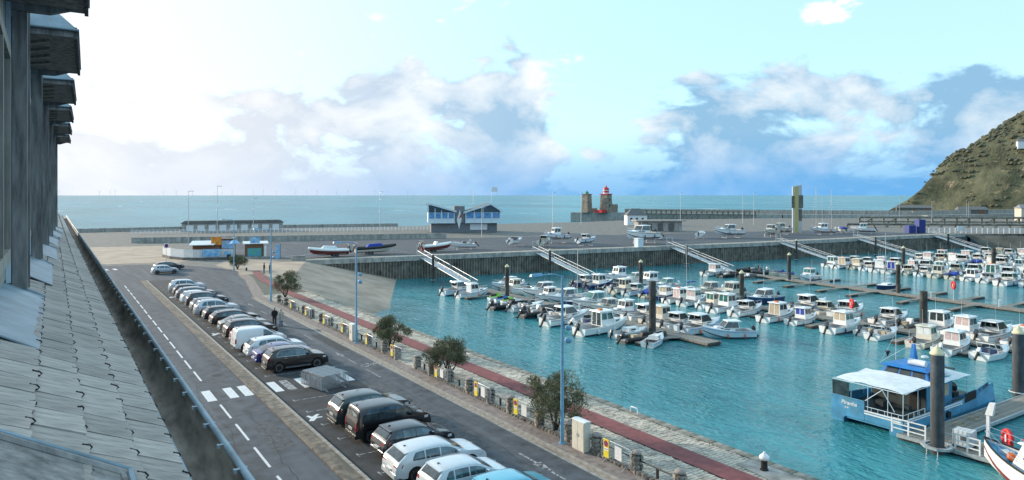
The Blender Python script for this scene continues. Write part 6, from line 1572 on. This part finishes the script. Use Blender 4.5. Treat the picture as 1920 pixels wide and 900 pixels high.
def ashore(label, kind, var, x, y, rz, sc, z):
    src, fresh = boat_proto(kind, var)
    if fresh: TREES[(kind,var)] = capture(src); R = src
    else: R = copy_tree(None, None, TREES[(kind,var)])
    R.location = (x,y,z); R.rotation_euler = (0,0,rz); R.scale = (sc,)*3; tag(R, label, 'boat', 'boats stored ashore')
    b = MB()
    for xx in (1.2,4.6):
        for sg in (-1,1): b.tube([(xx,sg*.9,-z/sc),(xx,sg*.7,.05)], .05, 5)
    b.tube([(1.2,-.9,-z/sc+.05),(1.2,.9,-z/sc+.05)], .05, 5).tube([(4.6,-.9,-z/sc+.05),(4.6,.9,-z/sc+.05)], .05, 5)
    b.build('cradle', 'iron_galv', R)
ashore('large white motor yacht propped ashore beside the third gangway','cruiser',1,137,136,pi+.15,1.65,1.5)
ashore('white pilot-house boat ashore behind the blue pump box','fisher',0,118,150,pi-.2,1.2,1.3)
ashore('white cabin boat on a cradle left of the big yacht','cruiser',0,112,138.5,.1,1.0,.9)
ashore('white speedboat ashore in the middle of the yard','speedboat',0,96,146,.4,1.1,.9)
ashore('white cabin boat ashore far right of the yard, near the blue containers','fisher',3,216,132,2.6,1.2,.9)
ashore('white yacht ashore behind the totem','cruiser',3,176,138,2.9,1.4,1.2)
ashore('cream boat ashore beside the totem','fisher',2,190,136,3.3,1.2,1.0)
ashore('white cabin boat ashore behind the second gangway','cruiser',2,101,139.5,.6,1.0,.8)
ashore('white speedboat on a cradle beside the leftmost gangway','speedboat',1,85,144,2.8,1.0,.7)
ashore('white pilot-house boat ashore between the totem and the blue containers','fisher',1,231,127,2.2,1.1,.9)
ashore('small cuddy boat ashore near the white house','launch',1,160,141,.5,1.3,.8)
ashore('cream cabin cruiser ashore left of the totem','cruiser',2,204,141,2.9,1.3,1.1)
ashore('grey inflatable ashore behind the big yacht','rib',0,146,143,.8,1.2,.7)
ashore('white boat with blue cover ashore, right of the totem','speedboat',2,222,132,.9,1.2,.8)
ashore('white hard-top boat ashore in the back row','cruiser',0,150,150,2.9,1.2,1.0)
def dinghy_mast(label, x, y, h):
    R = thing('sailing_mast', label, 'mast', (x,y,0), 0, 'bare masts in the boat yard'); MB().tube([(0,0,0),(0,0,h)], .07, 6).build('spar', 'aluminium', R); MB().tube([(-.7,0,h*.6),(.7,0,h*.6)], .03, 4).build('spreader', 'aluminium', R); MB().tube([(2.0,0,.3),(0,0,h*.95)], .012, 3).tube([(-2.0,.5,.3),(0,0,h*.95)], .012, 3).build('stays', 'iron_galv', R)
    MB().lathe([(.8,0),(.6,.5),(.1,.55)], 8).build('step', 'canvas_blue', R)
dinghy_mast('tall bare mast right of the yellow totem', 220.3,141.8,16.2); dinghy_mast('slightly shorter bare mast, second right of the totem', 224.8,138.9,15)
def far_lamp(label, x, y, h):
    R = thing('lamp_mast', label, 'lamp', (x,y,0), 0, 'thin lamp masts behind the harbour'); MB().tube([(0,0,0),(0,0,h)], [.10,.05], 6).build('pole', 'aluminium', R); MB().box(-.1,1.3,-.12,.12,h,h+.12).build('head', 'aluminium', R)
for i, (x, y, h) in enumerate(((30,200,14),(39,210,15.5),(50,215,12),(86,205,14),(112,186,9),(154,205,14),(196,240,14),(216,200,14),(250,190,14),(262,205,13),(300,190,12),(330,170,12),(318,150,10),(352,150,10),(385,165,10))):
    far_lamp('thin pale lamp mast behind the harbour, '+ORD[i]+' from the left', x, y, h)
# ------------------------------------------------------------------ wooden kiosk and its fence
K = thing('beach_kiosk', 'brown wooden kiosk with sloping pale roof and posters', 'kiosk', (24.5,158.0,0), -.25)
MB().box(0,5.2,0,3.6,0,2.6).build('cabin', 'wood_hut', K); MB().hexa([(-.6,-1.6,2.55),(4.2,-1.6,2.55),(5.4,3.8,3.1),(-.4,3.8,3.1),(-.6,-1.6,2.68),(4.2,-1.6,2.68),(5.4,3.8,3.22),(-.4,3.8,3.22)]).build('roof', 'canvas_white', K)
MB().box(5.3,8.2,.8,4.2,0,3.6).build('annex', 'wood_hut', K); MB().box(5.1,8.4,.6,4.4,3.602,3.75).build('annex_roof', 'roof_grey', K)
MB().box(3.6,5.6,-.25,-.2,2.5,4.2).build('orange_poster', 'poster_orange', K); MB().box(5.6,7.9,.70,.78,1.6,3.3).build('blue_poster', 'poster_blue', K); MB().box(.6,2.4,-.03,-.003,1.0,2.2).build('hatch', 'wood_hut', K)
K = thing('wooden_stall', 'small brown stall with blue parasols and a green poster', 'stall', (33.2,150.0,0), -.2)
MB().box(0,3.6,0,2.6,0,2.9).build('cabin', 'wood_hut', K); MB().hexa([(-.4,-.5,2.9),(4.6,-.5,2.9),(4.6,3,3.2),(-.4,3,3.2),(-.4,-.5,3.0),(4.6,-.5,3.0),(4.6,3,3.3),(-.4,3,3.3)]).build('roof', 'canvas_white', K)
MB().box(.5,3.2,-.1,-.03,.3,2.0).build('green_poster', 'poster_green', K); MB().box(1.0,2.9,-.6,-.52,3.05,4.3).build('roof_sign', 'poster_blue', K); MB().box(3.7,4.2,-.2,2.0,0,2.5).build('side_screen', 'white', K)
MB().box(-.5,4.4,-.9,-.3,.0,.28).build('step', 'concrete', K)
K = thing('parasol', 'closed blue parasols standing between kiosk and stall', 'parasol', (31.6,152,0)); MB().tube([(0,0,0),(0,0,3.6)], .05, 6).build('pole', 'white', K); MB().lathe([(1.1,3.0),(.6,3.5),(.05,3.8)], 8).build('canopy', 'poster_blue', K)
FQP = [(19.5,163),(20.2,157),(22.0,152.3),(24.6,150.2),(27.6,149.2),(30.6,148.4)]
F_ = thing('picket_fence', 'white picket fence with posters round the wooden kiosk', 'fence', (0,0,0))
slat = MB().box(-.075,.075,-.02,.02,.35,2.1).mesh('slat', 'white'); i = 0
for (x0,y0),(x1,y1) in zip(FQP, FQP[1:]):
    L = math.hypot(x1-x0,y1-y0); n = int(L/.22); a = atan2(y1-y0,x1-x0)
    for k in range(n): o = link('slat', slat, F_); t = (k+.5)/n; o.location = (x0+(x1-x0)*t, y0+(y1-y0)*t, 0); o.rotation_euler = (0,0,a)
    b = MB().hexa([(x0-.2,y0-.2,0),(x1-.2,y1-.2,0),(x1+.2,y1+.2,0),(x0+.2,y0+.2,0),(x0-.2,y0-.2,.5),(x1-.2,y1-.2,.5),(x1+.2,y1+.2,.5),(x0+.2,y0+.2,.5)]).build('stone_base', 'concrete_dark', F_)
for lab, x, y, w, h, m in (('wide blue seascape poster on the picket fence',25.0,149.7,3.2,1.5,'poster_blue'),('small blue poster on the picket fence, right of the seascape',28.8,148.5,1.4,1.0,'poster_blue')):
    o = MB().box(0,w,-.03,0,0,h).build('poster', m); o.location = (x,y-.15,.7); o.rotation_euler = (0,0,-.28); tag(o, lab, 'poster')
R = thing('litter_bin', 'dark litter bin before the picket fence', 'bin', (29.4,146.8,0)); MB().lathe([(.32,0),(.36,.9),(.38,1.0)], 10).build('drum', 'iron_dark', R); MB().lathe([(.40,1.0),(.3,1.2),(.05,1.25)], 10).build('lid', 'iron_dark', R)
R = thing('information_board', 'slim blue and white information board beside the plaza', 'sign', (38.2,143.5,0), .5); MB().box(-.5,.5,-.06,.06,.2,3.0).build('panel', 'poster_blue', R); MB().box(.52,.6,-.08,.08,0,3.1).build('post', 'concrete_dark', R)
R = thing('stone_block', 'square concrete block at the head of the slipway', 'block', (40.9,138.7,0), -.13); MB().hexa([(-1.3,-.5,0),(1.3,-.5,0),(1.3,.5,0),(-1.3,.5,0),(-1.25,-.45,.85),(1.25,-.45,.85),(1.25,.45,.85),(-1.25,.45,.85)]).build('mass', 'concrete', R); MB().box(-1.3,1.3,-.52,.52,.852,.95).build('cap', 'concrete', R)
# parapet and white promenade fence
R = thing('promenade_fence', 'long white fence along the sea promenade', 'fence', (0,0,0))
for i in range(80):
    t = i/79; o = MB().box(-.07,.07,-.07,.07,0,1.4) if i == 0 else None
    if i == 0: pm = o.mesh('post', 'white')
    q = link('post', pm, R); q.location = (22+100*t, 262-30*t, 0)
for z in (.45,.85,1.3): MB().tube([(22,262,z),(122,232,z)], .06, 5).build('bar', 'white', R)
R = thing('beach_hut_row', 'long pale beach cabin row behind the promenade fence', 'building', (38,268,0), -.2); MB().box(0,34,0,5,0,3.0).build('wall', 'concrete', R); MB().prism([(-.5,3.0),(34.5,3.0),(33,3.9),(1,3.9)], -.4, 5.4, 'y').build('roof', 'roof_grey', R)
for i in range(9): MB().box(1.5+i*3.6,3.8+i*3.6,-.06,-.003,.2,2.3).build('door', 'white', R)

# ------------------------------------------------------------------ harbour-master pavilion with zigzag roof
P_ = thing('harbour_pavilion', 'grey and pale blue pavilion with zigzag gabled roof', 'building', (108.0,215,0), -.42)
MB().box(1.0,24,.8,11,0,3.4).build('ground_floor', 'facade_grey', P_)
MB().box(9.0,12.6,.2,8,3.402,9.2).build('stair_tower', 'facade_grey', P_)
for k, (x0, x1, xp) in enumerate(((0,9,0.6),(12.8,25,21.5))):
    gl = MB().box(x0,x1,-.6,9,3.402,7.0).build('upper_floor', 'frame_pale', P_)
    zt_ = [7.0,10.2]
    def rz(x): return (10.2-(x-xp)/(x1-xp)*(2.6 if k == 0 else 2.6)) if x > xp else (10.2-(xp-x)/(max(xp-x0,.1))*(.3 if k == 0 else 3.0))
    g = MB().prism([(x0,7.0),(x1,7.0),(x1,rz(x1)-.3),(xp,rz(xp)-.3),(x0,rz(x0)-.3)], -.6, 9, 'y').build('gable_glass', 'glass_boat', P_)
    MB().add([(x0-.8,-1.4,rz(x0)-.05),(xp,-1.4,rz(xp)),(xp,10,rz(xp)),(x0-.8,10,rz(x0)-.05),(x1+.6,-1.4,rz(x1)-.1),(x1+.6,10,rz(x1)-.1)],[(0,1,2,3),(1,4,5,2)]).build('roof', 'roof_grey', P_)
    fb = MB()
    for a, c in (((x0-.8),xp),(xp,x1+.6)): fb.hexa([(a,-1.5,rz(max(x0,min(a,x1)))-.55),(c,-1.5,rz(max(x0,min(c,x1)))-.55),(c,-1.38,rz(max(x0,min(c,x1)))-.55),(a,-1.38,rz(max(x0,min(a,x1)))-.55),(a,-1.5,rz(max(x0,min(a,x1)))+.08),(c,-1.5,rz(max(x0,min(c,x1)))+.08),(c,-1.38,rz(max(x0,min(c,x1)))+.08),(a,-1.38,rz(max(x0,min(a,x1)))+.08)])
    fb.build('fascia', 'frame_pale', P_)
    n = 4
    for i in range(n):
        w = (x1-x0)/n; MB().box(x0+i*w+.3,x0+(i+1)*w-.3,-.66,-.602,5.0,6.9).build('window', 'glass_sky', P_)
        MB().box(x0+i*w-.12,x0+i*w+.12,-.75,-.67,3.5,min(rz(x0+i*w),rz(x0+(i+1)*w))-.5).build('mullion', 'frame_pale', P_)
    MB().box(x0-.2,x1+.2,-.9,-.62,3.3,3.65).build('sill_band', 'frame_pale', P_)
MB().box(14.5,20.5,.66,.795,.9,3.0).build('banner', 'white', P_); MB().prism([(10.6,1.2),(11.5,4.6),(10.9,8.0),(9.8,4.4)], .12,.19,'y').build('kite_banner', 'white', P_); MB().prism([(10.5,4.9),(11.4,5.3),(11.1,6.4)], .10,.118,'y').build('kite_patch', 'safety_red', P_)
MB().tube([(16,4,9.8),(16,4,15)], .08, 5).build('mast', 'white', P_); MB().tube([(22.5,4,10),(22.5,4,16)], .06, 5).build('flag_pole', 'white', P_); MB().box(22.5,24.6,3.98,4.02,14.2,15.9).build('flag', 'white', P_)
# white gabled house
P_ = thing('white_house', 'small white house with dark hipped roof near the jetty', 'building', (207,222,0), -.5); P_.scale = (.62,.62,.72); MB().box(0,14,0,9,0,6).build('wall', 'white', P_); MB().add([(-.5,-.5,6),(14.5,-.5,6),(14.5,9.5,6),(-.5,9.5,6),(4,4.5,10),(10,4.5,10)],[(0,1,5,4),(1,2,5),(2,3,4,5),(3,0,4),(0,3,2,1)]).build('roof', 'roof_grey', P_)
for x in (2,6,10): MB().box(x,x+1.6,-.06,-.003,2.5,4.5).build('window', 'glass_boat', P_)
P_ = thing('concrete_shelter', 'low grey concrete shelter behind the big yacht', 'building', (175,182,0), -.5); MB().box(0,16,0,6,0,3.6).build('wall', 'concrete', P_); MB().box(-1,17,-1,7,3.602,4.0).build('roof', 'concrete', P_)
for x in (3,7,11): MB().box(x,x+2,-.06,-.003,0,2.8).build('door', 'concrete_dark', P_)
# ------------------------------------------------------------------ light towers on the jetty
T = thing('lighthouse', 'stone lighthouse with red lantern at the jetty head', 'lighthouse', (309,352,1.4), .2)
MB().hexa([(-3.2,-3.2,0),(3.2,-3.2,0),(3.2,3.2,0),(-3.2,3.2,0),(-2.6,-2.6,12.0),(2.6,-2.6,12.0),(2.6,2.6,12.0),(-2.6,2.6,12.0)]).build('tower', 'tower_stone', T); MB().box(3.3,9,-3,3,0,5.5).build('annex', 'tower_stone', T); MB().box(-8.5,-3.4,-3,3,0,1.8).build('low_wall', 'sign_red', T)
MB().box(-3.1,3.1,-3.1,3.1,12.003,12.6).build('gallery', 'lantern_red', T); l = MB().lathe([(1.9,12.603),(1.9,15.2)], 12).build('lantern', 'white', T); MB().lathe([(2.2,15.2),(1.9,16.2),(.5,17.2),(.15,18.4)], 12).build('dome', 'lantern_red', l); MB().lathe([(1.96,13.4),(1.96,14.5)], 12).build('glazing', 'lantern_red', l)
for z in (4,8): MB().box(-.5,.5,-3.35,-2.9,z,z+1.6).build('window', 'concrete_dark', T)
T = thing('light_tower', 'square stone tower with small green lantern left of the lighthouse', 'lighthouse', (299,360,1.4), .2)
MB().hexa([(-2.6,-2.6,0),(2.6,-2.6,0),(2.6,2.6,0),(-2.6,2.6,0),(-2.2,-2.2,12.0),(2.2,-2.2,12.0),(2.2,2.2,12.0),(-2.2,2.2,12.0)]).build('tower', 'tower_stone', T); MB().box(-2.6,2.6,-2.6,2.6,12.003,12.5).build('parapet', 'tower_stone', T); MB().lathe([(1.4,12.5),(1.4,13.4),(.3,14.4),(.1,15.4)], 10).build('lantern', 'lantern_green', T); MB().box(2.7,8,-2.5,2.5,0,2.8).build('annex', 'tower_stone', T)
# timber trestle behind
R = thing('timber_trestle', 'grey timber trestle along the jetty right of the lighthouse', 'pier', (0,0,0))
pm = MB().box(-.3,.3,-.3,.3,-6,3.6).mesh('post', 'harbour_timber')
for i in range(26):
    t = i/25; o = link('post', pm, R); o.location = (314+44*t, 337-66*t, 0)
for z in (1.0,3.3): MB().tube([(314,337,z),(358,271,z)], .28, 4).build('beam', 'harbour_timber', R)
# yellow and grey totem
T = thing('totem_sign', 'tall grey totem with yellow stripes and dark panels', 'sign', (214.8,145.5,0), -.7)
MB().prism([(-1.5,0),(1.5,0),(1.5,16.6),(-.2,16.3),(-1.5,16.0)], -.5,.5,'y').build('slab', 'totem_grey', T); MB().box(-.75,-.1,-.56,-.503,0,15.9).build('stripe', 'totem_yellow', T); MB().box(.1,.3,-.56,-.503,0,15.9).build('stripe', 'totem_yellow', T)
MB().box(-1.9,-.95,-.70,-.503,8.6,12.8).build('panel', 'concrete_dark', T); MB().box(.5,1.9,-.70,-.503,8.6,13.0).build('panel', 'concrete_dark', T); MB().box(.5,1.5,-.70,-.503,4.2,8.2).build('panel', 'concrete_dark', T)
# blue containers, flags, pump box
for lab, x, y, w, d, h, rz in (('tall dark blue container at the last gangway',247.6,120.6,2.3,2.4,4.7,-.5),('low dark blue container left of the tall one',244.3,122.2,2.5,2.4,2.7,-.5)):
    R = thing('blue_container', lab, 'container', (x,y,0), rz); MB().box(-w/2,w/2,-d/2,d/2,.1,h).build('shell', 'container_blue', R)
    rib = MB().box(-.12,.12,-d/2-.08,-d/2-.002,.3,h-.2).mesh('rib', 'container_blue')
    for k in range(int(w/.7)): o = link('rib', rib, R); o.location = (-w/2+.4+k*.7,0,0)
R = thing('pump_box', 'pale blue box on the far quay beside the third gangway', 'box', (121.5,126.2,0)); MB().box(-.9,.9,-.7,.7,0,2.2).build('case', 'frame_pale', R); MB().box(-1,1,-.8,.8,2.202,2.35).build('lid', 'white', R)
R = thing('notice_board', 'small turquoise board on the quay right of the blue containers', 'sign', (259,113,0), -.3); MB().box(-1.1,1.1,-.05,.05,.8,2.4).build('panel', 'frame_pale', R); MB().box(-.9,-.8,-.04,.04,0,.8).build('leg', 'iron_galv', R); MB().box(.8,.9,-.04,.04,0,.8).build('leg', 'iron_galv', R)
# white quay railing on the right
R = thing('quay_railing', 'long white railing along the right-hand harbour bank', 'railing', (0,0,0)); pm = MB().box(-.10,.10,-.10,.10,0,1.9).mesh('post', 'white')
for i in range(48):
    t = i/47; o = link('post', pm, R); o.location = (246+62*t, 124-52*t, .0)
for z in (.5,.95,1.4,1.85): MB().tube([(246,124,z),(308,72,z)], .06, 5).build('bar', 'white', R)
# old timber piers beyond the railing
for n_, (xa,ya,xb,yb,z, lab) in enumerate(((300,172,430,60,3.2,'weathered timber pier, upper of two behind the white railing'),(270,160,410,50,1.2,'weathered timber pier, lower of two behind the white railing'))):
    R = thing('timber_pier', lab, 'pier', (0,0,0)); N_ = 34; pm = MB().box(-.35,.35,-.35,.35,-5,z).mesh('post', 'harbour_timber'); dg = math.hypot(xb-xa,yb-ya)/N_
    br = MB().tube([(0,0,z-3.6),(dg,0,z-.6)], .22, 4).mesh('brace', 'harbour_timber'); a = atan2(yb-ya,xb-xa)
    for i in range(N_+1):
        t = i/N_; o = link('post', pm, R); o.location = (xa+(xb-xa)*t, ya+(yb-ya)*t, 0); o.rotation_euler = (0,0,a)
        if i < N_ and i % 2 == 0: o = link('brace', br, R); o.location = (xa+(xb-xa)*t, ya+(yb-ya)*t, 0); o.rotation_euler = (0,0,a)
    MB().tube([(xa,ya,z),(xb,yb,z)], .45, 4).tube([(xa,ya,z-1.9),(xb,yb,z-1.9)], .32, 4).build('beam', 'harbour_timber', R)
# houses and sheds at the foot of the headland
def house(label, x, y, w, d, h, rz, wall, roof, wins):
    R = thing('house', label, 'building', (x,y,0), rz); MB().box(0,w,0,d,-1,h).build('wall', wall, R); MB().add([(-.4,-.4,h+.01),(w+.4,-.4,h+.01),(w+.4,d+.4,h+.01),(-.4,d+.4,h+.01),(.6,d/2,h+1.9),(w-.6,d/2,h+1.9)],[(0,1,5,4),(1,2,5),(2,3,4,5),(3,0,4),(0,3,2,1)]).build('roof', roof, R)
    for k in range(wins): MB().box(w*(k+.3)/wins,w*(k+.7)/wins,-.05,-.003,1.0,3.2).build('door', 'wood_hut', R)
house('cream house with blue roof at the right edge below the headland', 398,146,13,9,6.5,-.9,'lime_wall','facade_grey',2)
house('second pale house behind the cream one, cut by the right edge', 412,145,22,9,9,-.9,'lime_wall','roof_grey',0)
house('dark shed at the foot of the headland, middle', 470,206,16,7,4,-.9,'concrete_dark','roof_grey',2)
house('dark low shed at the headland tip', 505,262,22,7,4,-1.0,'concrete_dark','roof_grey',3)
house('small white house high on the headland at the right edge', 594,220,8,6,4.5,-1.0,'white','roof_grey',0)
HH = [o for o in COL.objects if o.name.startswith('house') and 'high on the headland' in o.get('label','')][0]
HH.location.z = min((p for row in CL_ROWS for p in row), key=lambda p: (p[0]-598)**2+(p[1]-220)**2)[2]-.5
# ------------------------------------------------------------------ wind turbines on the horizon
TW = MB().tube([(0,0,0),(0,0,112)], [2.4,1.5], 6).mesh('tower', 'turbine'); NAC = MB().box(-2,2,-4,4,110,114).mesh('nacelle', 'turbine'); BLD = MB().hexa([(-1.2,-.6,2),(1.2,-.6,2),(1.2,.6,2),(-1.2,.6,2),(-.6,-.4,78),(.6,-.4,78),(.6,.4,78),(-.6,.4,78)]).mesh('blade', 'turbine')
rt = random.Random(8)
AZ = [-.668,-.652,-.595,-.582,-.571,-.50,-.485,-.462,-.43,-.418,-.405,-.375,-.36,-.34,-.312,-.298,-.28,-.255,-.235,-.2,-.18,-.15,-.12,-.09,-.06,-.02,.02,.05]
for i, t in enumerate(AZ):
    d = rt.uniform(15500,18500); l = (t+rt.uniform(-.003,.003))*d*1.0; cX, cY = sin(HEAD)*d+cos(HEAD)*l, cos(HEAD)*d-sin(HEAD)*l
    R = thing('wind_turbine', 'tiny wind turbine far out on the sea horizon, '+ORD[i]+' from the left', 'wind turbine', (cX,cY,WATER), rt.uniform(0,1), 'wind turbines on the horizon')
    link('tower', TW, R); link('nacelle', NAC, R); a = rt.uniform(0,2)
    for k in range(3): o = link('blade', BLD, R); o.location = (0,-8,113); o.rotation_euler = (0,a+k*2*pi/3,0)
